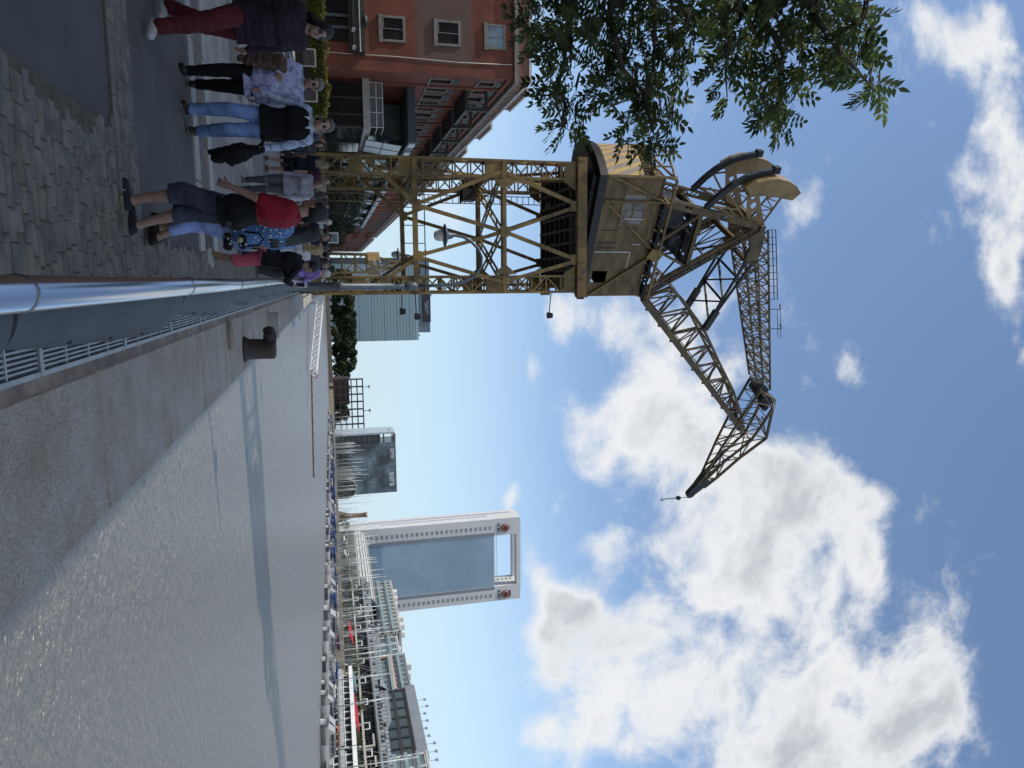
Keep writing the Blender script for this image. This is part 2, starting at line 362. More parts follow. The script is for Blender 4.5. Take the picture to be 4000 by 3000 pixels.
# portal beams and bracing, one set per frame
def xz(u0, z, Y): return V(u0, Y, z)
for Y, sgn in ((YN, -1), (YF, 1)):
    mb = MB()
    Zl, Zm, Zt = 5.02, 8.68, 11.95
    mb.bar((XL,Y,Zl),(XR,Y,Zl), .16, .20); mb.bar((XL,Y,Zm),(XR,Y,Zm), .16, .16); mb.bar((XL,Y+.06,Zm-.09),(XR,Y+.06,Zm-.09), .2, .05)
    nl, nr, cx = -3.05, -1.02, -2.03
    mb.bar((nl,Y,Zl),(cx,Y,Zm),.13,.15); mb.bar((nr,Y,Zl),(cx,Y,Zm),.13,.15)
    mb.bar((nl,Y,Zl),(XL+.4,Y,Zm),.13,.15); mb.bar((nr,Y,Zl),(XR-.4,Y,Zm),.13,.15)
    mb.bar((cx,Y,Zm),(nl-.02,Y,Zt-.2),.13,.15); mb.bar((cx,Y,Zm),(nr+.1,Y,Zt-.2),.13,.15)
    mb.bar((XL+.45,Y,Zm),(nl-.15,Y,Zt-.2),.13,.15); mb.bar((XR-.45,Y,Zm),(nr+.2,Y,Zt-.2),.13,.15)
    mb.bar((nl-.15,Y,Zl-.1),(XL+.1,Y,3.15),.13,.15); mb.bar((nr+.15,Y,Zl-.1),(XR-.1,Y,3.15),.13,.15)
    for gx, gz in ((nl,Zl+.05),(nr,Zl+.05),(cx,Zm),(nl-.05,Zt-.25),(nr+.12,Zt-.25)): mb.box((gx,Y-.085,gz),(.42,.02,.34))
    for sx in (XL+.75, XR-.75): mb.prism([(sx,Y-.1,Zm-.5),(sx+(.35 if sx<-2 else -.35),Y-.1,Zm-.09),(sx+(.35 if sx<-2 else -.35),Y-.1,Zm+.09),(sx,Y-.1,Zm+.5)], (0,.02,0))
    cpart(mb, 'portal_frame', M_OCHRE)
    gt = MB(); gt.box(((XL+XR)/2, Y, 12.02), (XR-XL+.46, .34, .40))
    for i in range(9): gt.box((XL-.1+i*(XR-XL+.2)/8, Y-.18, 12.02), (.03,.02,.36))
    cpart(gt, 'top_girder', M_OCHRE)
for X in (XL, XR):
    mb = MB(); s = .1 if X == XL else -.1
    for z in (5.02, 8.68): mb.bar((X+s*3,YN,z),(X+s*3,YF,z),.14,.18)
    ym = (YN+YF)/2
    mb.bar((X+s*3,YN+.6,5.02),(X+s*3,ym,8.68),.12); mb.bar((X+s*3,YF-.6,5.02),(X+s*3,ym,8.68),.12)
    mb.bar((X+s*3,YN+.6,11.6),(X+s*3,ym,8.68),.12); mb.bar((X+s*3,YF-.6,11.6),(X+s*3,ym,8.68),.12)
    mb.bar((X+s*3,YN,12.02),(X+s*3,YF,12.02),.34,.40)
    mb.bar((X+s*3,YN+.5,3.3),(X+s*3,YN+1.6,5.0),.12); mb.bar((X+s*3,YF-.5,3.3),(X+s*3,YF-1.6,5.0),.12)
    cpart(mb, 'side_frame', M_OCHRE)
# plan bracing: battened struts at mid height, walkway rail at the lower beams
mb = MB()
def batten(a, b, w=.28, n=5):
    a, b = V(a), V(b); sd_ = (b-a).cross(V(0,0,1)).normalized()*w/2
    mb.bar(a+sd_, b+sd_, .07); mb.bar(a-sd_, b-sd_, .07)
    for i in range(1, n): p = a.lerp(b, i/n); mb.bar(p+sd_, p-sd_, .06)
cx = -2.03
batten((XL+.5,YN+.2,8.6),(cx,YF-.1,8.6)); batten((XR-.5,YN+.2,8.6),(cx,YF-.1,8.6)); batten((cx,YN+.1,8.6),(XL+.6,YF-.3,8.6)); batten((cx,YN+.1,8.6),(XR-.6,YF-.3,8.6))
cpart(mb, 'plan_bracing', M_OCHRE)
mb = MB()
for z in (5.55, 6.05): mb.bar((XL+.6,YF-.25,z),(XR-.6,YF-.25,z),.045)
for i in range(6): x = XL+.6+i*(XR-XL-1.2)/5; mb.bar((x,YF-.25,5.0),(x,YF-.25,6.05),.04)
cpart(mb, 'walkway_railing', M_DARK)
# climbing ladder in the far left leg and the machinery cupboard at mid height
mb = MB()
for dx in (0,.36): mb.bar((XL+.85+dx,YF-.3,1.2),(XL+.85+dx,YF-.3,11.7),.04)
for i in range(36): mb.bar((XL+.85,YF-.3,1.4+i*.285),(XL+1.21,YF-.3,1.4+i*.285),.03)
cpart(mb, 'ladder', M_OCHRE)
mb = MB(); mb.box((XL+.95,YF-1.2,7.95),(.5,.9,.62)); mb.bar((XL+.4,YF-1.2,7.6),(XL+1.3,YF-1.2,7.6),.08)
cpart(mb, 'cable_box', M_DARK)
# dark deck under the slewing ring (beams with plates, a few openings)
mb = MB()
rnd = random.Random(3)
for i in range(9): x = XL+.35+i*(XR-XL-.7)/8; mb.bar((x,YN+.2,11.86),(x,YF-.2,11.86),.12,.34)
for i in range(7): y = YN+.5+i*(YF-YN-1)/6; mb.bar((XL+.2,y,11.80),(XR-.2,y,11.80),.1,.26)
for i in range(8):
    for j in range(6):
        if rnd.random() < .84: x0 = XL+.41+i*(XR-XL-.7)/8; y0 = YN+.56+j*(YF-YN-1)/6; mb.box((x0+.27,y0+.36,12.06),(.55,.70,.03))
cpart(mb, 'deck', M_DARK)  # shade on the underside is put into the deck's dark colour
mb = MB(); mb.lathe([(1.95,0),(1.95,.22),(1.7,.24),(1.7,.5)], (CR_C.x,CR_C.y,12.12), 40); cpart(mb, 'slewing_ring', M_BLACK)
# slewing platform with round tail
W2 = 1.78; SB, SF, SC = -3.42, 2.32, -3.42
def plan(off=0.0, n=18, rr=.62):
    pts = [(SF+off, -W2-off), (SF+off, W2+off)]
    for i in range(n+1):
        q = 1-2*i/n
        pts.append((SC-off*.5-rr*(1-q*q), (W2+off)*q))
    return pts
mb = MB(); mb.prism([cp(s, 12.62, w) for s, w in plan(.10)], (0,0,.34)); mb.prism([cp(s, 12.45, w) for s, w in plan(-.25)], (0,0,.16))
for s in (-2.6,-1.3,0,1.3): mb.bar(cp(s,12.5,-1.6), cp(s,12.5,1.6), .12, .22)
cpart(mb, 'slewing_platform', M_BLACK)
# machine house
def house_mat():
    mt, t, b, N, L = node_mat('house_boards')
    tc = N('ShaderNodeTexCoord'); mp = N('ShaderNodeMapping'); L(tc.outputs['Object'], mp.inputs[0]); mp.inputs['Scale'].default_value = (.6,.6,1.6)
    n = N('ShaderNodeTexNoise'); n.inputs['Scale'].default_value = 2.2; n.inputs['Detail'].default_value = 7; L(mp.outputs[0], n.inputs[0])
    r = N('ShaderNodeValToRGB'); L(n.outputs[0], r.inputs[0])
    r.color_ramp.elements[0].position = .3; r.color_ramp.elements[0].color = (.08,.052,.021,1); r.color_ramp.elements[1].position = .62; r.color_ramp.elements[1].color = (.185,.127,.054,1)
    w = N('ShaderNodeTexWave', wave_type='BANDS', bands_direction='Z'); L(tc.outputs['Object'], w.inputs[0]); w.inputs['Scale'].default_value = 2.2; w.inputs['Distortion'].default_value = 0
    r2 = N('ShaderNodeValToRGB'); L(w.outputs[0], r2.inputs[0]); r2.color_ramp.elements[0].position = .0; r2.color_ramp.elements[0].color = (.5,.45,.4,1); r2.color_ramp.elements[1].position = .06; r2.color_ramp.elements[1].color = (1,1,1,1)
    m_ = N('ShaderNodeMix', data_type='RGBA', blend_type='MULTIPLY'); m_.inputs[0].default_value = .5; L(r.outputs[0], m_.inputs[6]); L(r2.outputs[0], m_.inputs[7])
    L(m_.outputs[2], b.inputs['Base Color']); b.inputs['Roughness'].default_value = .65
    return mt
M_HOUSE = house_mat()
house = MB()
H0, H1 = 12.98, 15.55
FW = -W2  # near face
def cbox(mb, s0, s1, z0, z1, w0, w1):
    P = [cp(s0,z0,w0), cp(s1,z0,w0), cp(s1,z0,w1), cp(s0,z0,w1)]
    return mb.prism(P, (0,0,z1-z0))
# near wall built round its openings (window, slots, front glazing)
cbox(house, SB+.02, -2.62, H0, H1, FW, FW+.06)
cbox(house, -2.62, -1.22, H0, 13.95, FW, FW+.06); cbox(house, -2.62, -1.22, 15.0, H1, FW, FW+.06)
cbox(house, -1.22, 1.02, H0, H1, FW, FW+.06)
cbox(house, 1.02, 1.62, H0, 13.15, FW, FW+.06); cbox(house, 1.02, 1.62, 13.85, H1, FW, FW+.06)
cbox(house, 1.62, SF, H0, H1, FW, FW+.06)
cbox(house, SB, SF, H0, H1, W2-.06, W2)                       # far wall
cbox(house, SF-.06, SF, H0, 13.15, FW+.06, W2-.06); cbox(house, SF-.06, SF, 13.85, H1, FW+.06, W2-.06)   # front wall, open band
cbox(house, SB-.02, SF+.02, H1, H1+.06, FW-.04, W2+.04)       # roof
cbox(house, SB, SB+.06, H0, H1, FW+.06, W2-.06)
ho = cpart(house, 'machine_house', M_HOUSE)
mb = MB()
cbox(mb, -2.64, -1.20, 13.92, 13.98, FW-.02, FW+.02); cbox(mb, -2.64, -1.20, 14.97, 15.03, FW-.02, FW+.02)
for s in (-2.64, -2.32, -1.50, -1.26): cbox(mb, s, s+.045, 13.98, 14.97, FW-.02, FW+.02)
cbox(mb, -2.32, -1.5, 14.44, 14.49, FW-.02, FW+.02); cbox(mb, -1.92, -1.89, 13.98, 14.97, FW-.015, FW+.02)
wf = cpart(mb, 'window', M_TAN, ho)
mb = MB(); cbox(mb, -1.54, -1.495, 13.98, 14.97, FW-.026, FW-.021); cpart(mb, 'window_bar', M_OFFWHITE, wf)
mb = MB(); cbox(mb, -2.6, -1.24, 13.97, 14.98, FW+.021, FW+.03); cpart(mb, 'pane', pbr('sooty_glass', (.25,.24,.24), .5, 0, .35, 1.6), wf)
for s in (-1.0, -.42, -.16): mb = MB(); cbox(mb, s, s+.055, 13.15, 13.95, FW-.012, FW+.01); cpart(mb, 'louvre', M_DARK, ho)
mb = MB(); cbox(mb, .05, .09, 13.05, 14.75, FW-.02, FW+.0); cbox(mb, -.32, -.29, 14.75, 15.1, FW-.02, FW); cbox(mb, .05, .9, 14.72, 14.75, FW-.02, FW); cpart(mb, 'door_trim', M_OFFWHITE, ho)
# rear apron with hazard stripes
def stripe_mat():
    mt, t, b, N, L = node_mat('hazard_stripes')
    tc = N('ShaderNodeTexCoord'); sp_ = N('ShaderNodeSeparateXYZ'); L(tc.outputs['Object'], sp_.inputs[0])
    c = N('ShaderNodeVectorMath', operation='DOT_PRODUCT'); L(tc.outputs['Object'], c.inputs[0]); c.inputs[1].default_value = (-.485,.875,-.36)
    d = N('ShaderNodeMath', operation='MULTIPLY'); L(c.outputs['Value'], d.inputs[0]); d.inputs[1].default_value = 2.6
    f = N('ShaderNodeMath', operation='FRACT'); L(d.outputs[0], f.inputs[0])
    n = N('ShaderNodeTexNoise'); n.inputs['Scale'].default_value = 5; n.inputs['Detail'].default_value = 8; L(tc.outputs['Object'], n.inputs[0])
    g_ = N('ShaderNodeMath', operation='MULTIPLY_ADD'); L(n.outputs[0], g_.inputs[0]); g_.inputs[1].default_value = .25; L(f.outputs[0], g_.inputs[2])
    r = N('ShaderNodeValToRGB'); L(g_.outputs[0], r.inputs[0]); r.color_ramp.interpolation = 'LINEAR'
    r.color_ramp.elements[0].position = .56; r.color_ramp.elements[0].color = (.50,.34,.10,1); r.color_ramp.elements[1].position = .64; r.color_ramp.elements[1].color = (.25,.21,.17,1)
    n2 = N('ShaderNodeTexNoise'); n2.inputs['Scale'].default_value = 2.4; n2.inputs['Detail'].default_value = 6; L(tc.outputs['Object'], n2.inputs[0])
    r2 = N('ShaderNodeValToRGB'); L(n2.outputs[0], r2.inputs[0]); r2.color_ramp.elements[0].position = .5; r2.color_ramp.elements[0].color = (0,0,0,1); r2.color_ramp.elements[1].position = .66; r2.color_ramp.elements[1].color = (1,1,1,1)
    mx_ = N('ShaderNodeMix', data_type='RGBA'); L(r2.outputs[0], mx_.inputs[0]); L(r.outputs[0], mx_.inputs[6]); mx_.inputs[7].default_value = (.40,.31,.21,1)
    L(mx_.outputs[2], b.inputs['Base Color']); b.inputs['Roughness'].default_value = .6
    return mt
mb = MB(); n = 22; RA, RB = .60, W2-.02
lo = [(SC-RA*(1-(1-2*i/n)**2), RB*(1-2*i/n)) for i in range(n+1)]
vs = [cp(s,12.99,w) for s,w in lo] + [cp(s,14.62,w) for s,w in lo]
mb.smooth = True; mb.add(vs, [(i,i+1,n+2+i,n+1+i) for i in range(n)]); mb.smooth = False
vs2 = [cp(s+.05,12.99,w*.985) for s,w in lo] + [cp(s+.05,14.62,w*.985) for s,w in lo]
mb.add(vs2, [(n+1+i,n+2+i,i+1,i) for i in range(n)]); mb.add(vs[n+1:]+vs2[n+1:], [(i,i+1,n+2+i,n+1+i) for i in range(n)])
cpart(mb, 'striped_tail_plate', stripe_mat())
# rear frame over the tail: posts, hoop rails, timber roof boards
mb = MB()
for i in (0,3,7,11,15,19,22):
    s, w = lo[i]; mb.bar(cp(s,14.5,w), cp(s,16.0,w), .07)
hoop = [cp(s,16.02,w) for s,w in lo]
for i in range(n): mb.bar(hoop[i], hoop[i+1], .09, .07); mb.bar(hoop[i]-V(0,0,.75), hoop[i+1]-V(0,0,.75), .05)
mb.bar(cp(SC,12.99,-W2-.03), cp(SC,16.1,-W2-.03), .13, .10); mb.bar(cp(-2.3,13.0,-W2-.05), cp(-2.3,15.95,-W2-.05), .13, .10)
mb.bar(cp(SC,13.2,-W2-.06), cp(-2.35,15.75,-W2-.06), .10, .08); mb.bar(cp(-2.3,13.1,-W2-.06), cp(.1,15.95,-W2-.08), .09, .08)
mb.bar(cp(SF,13.0,-W2-.06), cp(.1,15.95,-W2-.08), .11, .09)
mb.bar(cp(SC,16.0,-W2-.3), cp(SF+.1,16.0,-W2-.3), .10, .10); mb.bar(cp(SC,16.0,W2+.3), cp(SF+.1,16.0,W2+.3), .10, .10)
for s in (SC,-2.3,-1,.1,1.2,SF): mb.bar(cp(s,16.0,-W2-.3), cp(s,15.65,-W2), .07); mb.bar(cp(s,15.97,-W2-.3), cp(s,15.97,W2+.3), .08)
mb.bar(cp(-.05,15.55,-W2-.33), cp(.25,16.1,-W2-.33), .5, .02, up=tuple(_n))
cpart(mb, 'roof_frame', M_OCHRE)
M_TIMBER = pbr('weathered_boards', (.30,.19,.095), .75, 0, .35, 3.5, .2, 20, tint=(.13,.085,.045))
mb = MB(); rnd = random.Random(11)
for k in range(14):
    s = -3.35 - .1*rnd.random(); w = -W2 + .25 + k*.26
    mb.bar(cp(s-.5*(1-(w/W2)**2),15.05+rnd.uniform(-.25,.25),w), cp(-2.35,15.75+rnd.uniform(-.1,.15),w+rnd.uniform(-.1,.1)), .19, .03)
cpart(mb, 'boards', M_TIMBER)
# perforated roof walkway (black) with light slots
mb = MB(); rnd = random.Random(5)
for k in range(46):
    s = -2.2+k*.1
    if rnd.random() < .9: mb.bar(cp(s,15.83,-W2-.26), cp(s,15.83,-W2+.75), .082, .03)
for w in (-W2-.2,-W2+.15,-W2+.45,-W2+.75): mb.bar(cp(-2.3,15.79,w), cp(SF,15.79,w), .05,.1)
cpart(mb, 'roof_walkway', M_BLACK)
# A-frame: near and far side, rear leg plated, front leg of battened channels
TOP = (-1.02, 21.25)
AF = MB()
for w in (-1.22, 1.22):
    a0, a1 = cp(-2.25,15.9,w), cp(-2.05,15.9,w)
    # rear leg
    p, q = cp(-2.15,15.9,w), cp(TOP[0],TOP[1],w)
    sx = _d*.16
    for e in (-1,1):
        for f in (-1,1): AF.bar(p+sx*e+_n*(.12*f), q+sx*e*.7+_n*(.12*f), .07)
    nn_ = 14
    for i in range(nn_):
        t0, t1 = p.lerp(q,i/nn_), p.lerp(q,(i+1)/nn_)
        for f in (-1,1): AF.bar(t0+sx*(1 if i%2 else -1)+_n*(.12*f), t1+sx*(-1 if i%2 else 1)+_n*(.12*f), .045)
        if rnd.random() < .5: AF.bar(t0+_n*-.14, t1+_n*-.14, .28*rnd.uniform(.5,1), .015, up=tuple(_n))
    # front leg
    p, q = cp(2.54,16.1,w), cp(TOP[0]+.1,TOP[1]-.05,w); dr = (q-p).normalized(); sd_ = _n.cross(dr)*.16
    for e in (-1,1):
        for f in (-1,1): AF.bar(p+sd_*e+_n*(.10*f), q+sd_*e*.8+_n*(.10*f), .085)
    for i in range(1,12):
        c_ = p.lerp(q,i/12)
        for f in (-1,1): AF.bar(c_+sd_+_n*(.10*f), c_-sd_+_n*(.10*f), .22, .02, up=tuple(dr))
    AF.bar(cp(-1.55,18.05,w), cp(1.10,18.05,w), .12, .2)
    AF.bar(cp(.1,15.98,w), cp(1.10,18.05,w), .11); AF.bar(cp(.1,15.98,w), cp(-1.55,18.05,w), .11)
for z, s in ((18.05,1.1),(18.05,-1.55)): AF.bar(cp(s,z,-1.22), cp(s,z,1.22), .16)
AF.bar(cp(1.9,16.7,-1.22), cp(-.1,20.0,1.22), .09); AF.bar(cp(1.9,16.7,1.22), cp(-.1,20.0,-1.22), .09)
AF.bar(cp(-.3,20.2,-1.22), cp(-.3,20.2,1.22), .14); AF.bar(cp(-1.0,21.25,-1.5), cp(-1.0,21.25,1.5), .26)
lattice(AF, cp(.6,18.9,-1.22), cp(.6,18.9,1.22), cp(-.2,20.1,-1.22), cp(-.2,20.1,1.22), 4, .07, .05)
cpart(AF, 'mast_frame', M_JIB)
# winch platform: dark perforated floor inside the A-frame
mb = MB()
for k in range(22):
    s = -1.5+k*.12
    if rnd.random() < .85: mb.bar(cp(s,17.98,-1.15), cp(s,17.98,1.15), .10, .03)
for k in range(4): mb.bar(cp(-1.5,17.9,-1.1+k*.73), cp(1.1,17.9,-1.1+k*.73), .08,.14)
cbox(mb, -1.75,-.7,16.1,17.4,-.9,.9); mb.tube([cp(.0,17.2,-.9),cp(.0,17.2,.9)], .42, 18); mb.bar(cp(-1.9,16.0,-.5), cp(-.6,17.9,-.5), .4,.05, up=tuple(_n))
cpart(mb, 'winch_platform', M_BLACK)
# rear: two counterweight levers, each with toothed arc, webs and sector block
def sector(w, side):
    t = .26
    lv = MB()
    # web from pivot to block, with three round openings
    P = [(-1.05,21.45),(-1.0,20.95),(-1.35,20.42),(-2.75,19.98),(-2.95,20.15),(-2.72,20.55)]
    outer = P
    pts = [cp(s,z,w-t/2) for s,z in outer]
    holes = [(-1.58,20.72,.155),(-2.02,20.55,.15),(-2.42,20.40,.12)]
    bmm = bmesh.new()
    ring = [bmm.verts.new(p) for p in pts]; eds = [bmm.edges.new((ring[i], ring[(i+1)%len(ring)])) for i in range(len(ring))]
    for hs, hz, hr in holes:
        hv = [bmm.verts.new(cp(hs+hr*math.cos(2*math.pi*i/16), hz+hr*math.sin(2*math.pi*i/16), w-t/2)) for i in range(16)]
        eds += [bmm.edges.new((hv[i], hv[(i+1)%16])) for i in range(16)]
    bmesh.ops.triangle_fill(bmm, use_beauty=True, edges=eds)
    fc = bmm.faces[:]
    ex = bmesh.ops.extrude_face_region(bmm, geom=fc)
    for v_ in [g_ for g_ in ex['geom'] if isinstance(g_, bmesh.types.BMVert)]: v_.co += _n*.05
    bmm.verts.index_update()
    lv.add([v_.co.copy() for v_ in bmm.verts], [tuple(v_.index for v_ in f.verts) for f in bmm.faces]); bmm.free()
    # arc rib behind the rack
    arc = [(-1.85,18.2),(-2.05,18.36),(-2.5,18.72),(-2.95,19.2),(-3.3,19.75),(-3.52,20.35),(-3.66,21.0)]
    if side > 0: arc = [(s+.02,z+.33) for s,z in arc]
    fine = []
    for i in range(len(arc)-1):
        for k in range(4): fine.append((arc[i][0]+(arc[i+1][0]-arc[i][0])*k/4, arc[i][1]+(arc[i+1][1]-arc[i][1])*k/4))
    fine.append(arc[-1])
    for i in range(len(fine)-1): lv.bar(cp(fine[i][0]+.14,fine[i][1]+.02,w), cp(fine[i+1][0]+.14,fine[i+1][1]+.02,w), .12, .26, up=tuple(_n))
    oz = .33 if side > 0 else 0
    for a, b in (((-1.9,18.5),(-1.2,20.5)),((-2.6,19.1),(-1.4,20.3)),((-3.1,19.7),(-2.5,20.1)),((-2.6,19.1),(-2.7,20.0)),((-1.9,18.5),(-1.75,19.9)),((-1.2,20.2),(-1.9,19.3))):
        lv.bar(cp(a[0],a[1]+oz,w), cp(b[0],b[1]+oz*.5,w), .09)
    lo_ = cpart(lv, 'counterweight_lever', M_TAN)
    rk = MB()
    for i in range(len(fine)-1): rk.bar(cp(*fine[i],w-.1), cp(*fine[i+1],w-.1), .24, .22, up=tuple(_n))
    rk.box(cp(arc[-1][0]-.05,arc[-1][1]+.1,w-.1),(.3,.3,.3), CR_PH)
    cpart(rk, 'toothed_arc', M_BLACK, lo_)
    bk = MB()
    C = [(-2.62,19.95),(-3.0,19.62),(-3.3,20.1),(-3.45,20.6),(-3.48,21.1),(-3.38,21.6),(-3.18,22.05),(-2.86,22.4),(-2.5,22.08),(-2.62,21.3),(-2.68,20.55)]
    C = [(s,z+oz) for s,z in C]
    w0 = w-.62 if side < 0 else w-.12
    bk.prism([cp(s,z,w0) for s,z in C], _n*.74)
    cpart(bk, 'counterweight', M_TAN, lo_)
    tr = MB(); lattice(tr, cp(-2.5,22.05+oz,w+.1), cp(-1.02,21.45,w+.1), cp(-2.62,21.4+oz,w+.1), cp(-1.35,20.75,w+.1), 4, .07, .05); cpart(tr, 'tie_lattice', M_OCHRE, lo_)
sector(-1.1, -1); sector(1.1, 1)
# boom (lower jib): four chords tapering to the head
BL = [(2.88,16.29),(12.45,25.25)]; BU = [(2.22,17.5),(2.95,18.4),(4.78,20.15),(7.08,21.85),(9.24,23.5),(11.2,24.75)]
bm_ = MB()
def lerp2(a, b, t): return (a[0]+(b[0]-a[0])*t, a[1]+(b[1]-a[1])*t)
def bw_(s): return 1.2 - .85*max(0,min(1,(s-2.3)/10))
def P3(p, sg): return cp(p[0], p[1], sg*bw_(p[0]))
def BLs(t): return lerp2(BL[0], BL[1], t)
for sg in (-1,1): bm_.bar(P3(BL[0],sg), P3(BL[1],sg), .20, .30)
upc = BU
for sg in (-1,1):
    for i in range(len(upc)-1): bm_.bar(P3(upc[i],sg), P3(upc[i+1],sg), .13)
    bm_.bar(P3(upc[0],sg), P3(BL[0],sg), .12); bm_.bar(P3(upc[-1],sg), P3(BL[1],sg), .14)
def ups(t):
    L_ = [math.dist(upc[i],upc[i+1]) for i in range(len(upc)-1)]; tot = sum(L_); x = t*tot
    for i, l in enumerate(L_):
        if x <= l or i == len(L_)-1: return lerp2(upc[i], upc[i+1], min(1,x/l))
        x -= l
NP = 8
for i in range(NP):
    t0, t1, tm = i/NP, (i+1)/NP, (i+.5)/NP
    for sg in (-1,1):
        bm_.bar(P3(BLs(t0*.93),sg), P3(ups(tm),sg), .075); bm_.bar(P3(ups(tm),sg), P3(BLs(t1*.93),sg), .075)
        bm_.bar(P3(BLs(tm*.93),sg), P3(ups(tm),sg), .05)
    bm_.bar(P3(ups(tm),-1), P3(ups(tm),1), .07); bm_.bar(P3(BLs(t0*.93),-1), P3(BLs(t1*.93),1), .06); bm_.bar(P3(BLs(t0*.93),-1), P3(BLs(t0*.93),1), .07)
    bm_.bar(P3(ups(t0),1), P3(ups(t1),-1), .05)
    bm_.bar(P3(BLs(t0*.93),-1), P3(ups(tm),1), .045)
bm_.bar(cp(12.3,25.15,-.5), cp(12.3,25.15,.5), .34)
for i in range(9): p = BLs((i+.6)/9.5); bm_.box(P3(p,-1)+V(0,0,-.18), (.14,.1,.16), CR_PH)
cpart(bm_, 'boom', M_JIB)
# catwalk ladder on the boom
mb = MB()
for w in (-.28,.28): mb.bar(cp(3.1,16.75,w), cp(12.0,25.2,w), .04)
for i in range(60): p = lerp2((3.1,16.75),(12.0,25.2),i/60); mb.bar(cp(*p,-.28), cp(*p,.28), .025)
cpart(mb, 'catwalk', M_DARK)
# luffing struts from the rocker down to the boom
mb = MB()
for sg in (-1,1):
    a, b = cp(4.72,20.12,1.12*sg), cp(.85,21.4,1.12*sg)
    for e in (-1,1): mb.bar(a, b+V(0,0,.2*e), .10)
    mb.bar(a, a.lerp(b,.28), .24, .30)
    mb.bar(b+V(0,0,.2), b-V(0,0,.2), .1)
for t0, t1 in ((.1,.42),(.42,.42),(.42,.75),(.75,.75)):
    for s1 in (-1,1):
        A_ = cp(4.72,20.12,1.12*s1).lerp(cp(.85,21.4,1.12*s1), t0); B_ = cp(4.72,20.12,-1.12*s1).lerp(cp(.85,21.4,-1.12*s1), t1); mb.bar(A_, B_, .085)
cpart(mb, 'luffing_strut', M_DARK)
# rocker head: forward arm of the counterweight lever
mb = MB()
for w in (-1.1,1.1):
    mb.prism([cp(s,z,w-.06) for s,z in ((-1.1,21.5),(-.4,21.75),(.6,21.8),(1.05,21.45),(.95,21.1),(.2,21.15),(-.6,20.85),(-1.1,20.9))], _n*.12)
mb.bar(cp(.9,21.3,-1.15), cp(.9,21.3,1.15), .2); mb.tube([cp(-.55,21.3,-.5), cp(-.55,21.3,.5)], .32, 18)
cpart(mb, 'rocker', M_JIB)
# upper tie: box lattice from the mast head to the tail of the fly jib
T0U, T0L, T1U, T1L = (-.65,22.0), (.0,20.95), (9.45,26.05), (8.9,24.95)
mb = MB()
for i_ in range(1):
    Pn = [cp(*T0U,-.85), cp(*T0L,-.85), cp(*T0L,.85), cp(*T0U,.85)]; Qn = [cp(*T1U,-.42), cp(*T1L,-.42), cp(*T1L,.42), cp(*T1U,.42)]
    boxgirder(mb, Pn, Qn, 17, .085, .05)
lattice(mb, cp(-.35,21.5,-.85), cp(9.2,25.5,-.42), cp(-.35,21.5,.85), cp(9.2,25.5,.42), 10, .06, .045)
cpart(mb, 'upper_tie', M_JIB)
mb = MB()   # handrail and ladder along the tie
for z in (.3,.55):
    pts = [cp(*lerp2(T0U,T1U,t), -.8) + V(0,0,z*.8) for t in (0,.1,.2,.3,.38)]
    for i in range(4): mb.bar(pts[i], pts[i+1], .035)
for t in [i*.038 for i in range(11)]: p = cp(*lerp2(T0U,T1U,t), -.8); mb.bar(p, p+V(0,0,.44), .028)
for t in (.44,.56): p = cp(*lerp2(T0U,T1U,t), -.8); mb.bar(p, p+V(.0,0,.6), .04); mb.bar(p+V(0,0,.6), p+V(-.25,.1,.6), .05)
for dz in (.58,.4): mb.bar(cp(*lerp2(T0U,T1U,.44), -.8)+V(0,0,dz), cp(*lerp2(T0U,T1U,.62), -.8)+V(0,0,dz), .022)
cpart(mb, 'handrail', M_DARK)
# fly jib
J_LOW = [(9.32,25.27),(11.82,24.7),(13.81,24.36),(16.45,24.04),(17.2,23.75)]
J_UP = [(10.55,26.99),(13.62,27.54),(15.18,26.19),(16.82,25.08),(17.6,24.45)]
J_MID = [(10.7,26.6),(12.0,26.45),(13.39,26.17),(15.08,25.02),(16.9,24.15)]
mb = MB()
def jw(s): return .62-.5*max(0,min(1,(s-10)/7.4))
def J3(p, sg): return cp(p[0],p[1],sg*jw(p[0]))
for ch, wd in ((J_LOW,.11),(J_MID,.12)):
    for sg in (-1,1):
        for i in range(4): mb.bar(J3(ch[i],sg), J3(ch[i+1],sg), wd)
for i in range(4): mb.bar(J3(J_UP[i],0), J3(J_UP[i+1],0), .13)
for i in range(5):
    for sg in (-1,1): mb.bar(J3(J_LOW[i],sg), J3(J_MID[i],sg), .07); mb.bar(J3(J_MID[i],sg), J3(J_UP[min(i,4)],0), .06)
    mb.bar(J3(J_LOW[i],-1), J3(J_LOW[i],1), .06); mb.bar(J3(J_MID[i],-1), J3(J_MID[i],1), .06)
def chs(ch, t): x = t*4; i = min(3,int(x)); return lerp2(ch[i], ch[i+1], x-i)
for k in range(13):
    t0, t1 = k/13, (k+1)/13
    for sg in (-1,1):
        mb.bar(J3(chs(J_LOW,t0),sg), J3(chs(J_MID,t1),sg), .05) if k%2 else mb.bar(J3(chs(J_MID,t0),sg), J3(chs(J_LOW,t1),sg), .05)
    mb.bar(J3(chs(J_LOW,t0),-1), J3(chs(J_LOW,t1),1), .04)
for i in range(1,4): mb.bar(J3(J_UP[i],0), J3(J_MID[i+1],-1), .06); mb.bar(J3(J_UP[i],0), J3(J_MID[i+1],1), .06)
mb.bar(cp(10.55,26.99,0), J3(J_LOW[0],-1), .10); mb.bar(cp(10.55,26.99,0), J3(J_LOW[0],1), .10); mb.bar(cp(11.8,26.6,0), cp(13.62,27.54,0), .06)
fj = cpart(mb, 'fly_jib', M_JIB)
mb = MB()   # rear joint plates, sheaves, dark head with pulley
mb.prism([cp(s,z,-.3) for s,z in ((8.9,24.9),(9.5,25.2),(9.9,26.0),(9.55,26.1),(9.2,25.7))], _n*.6)
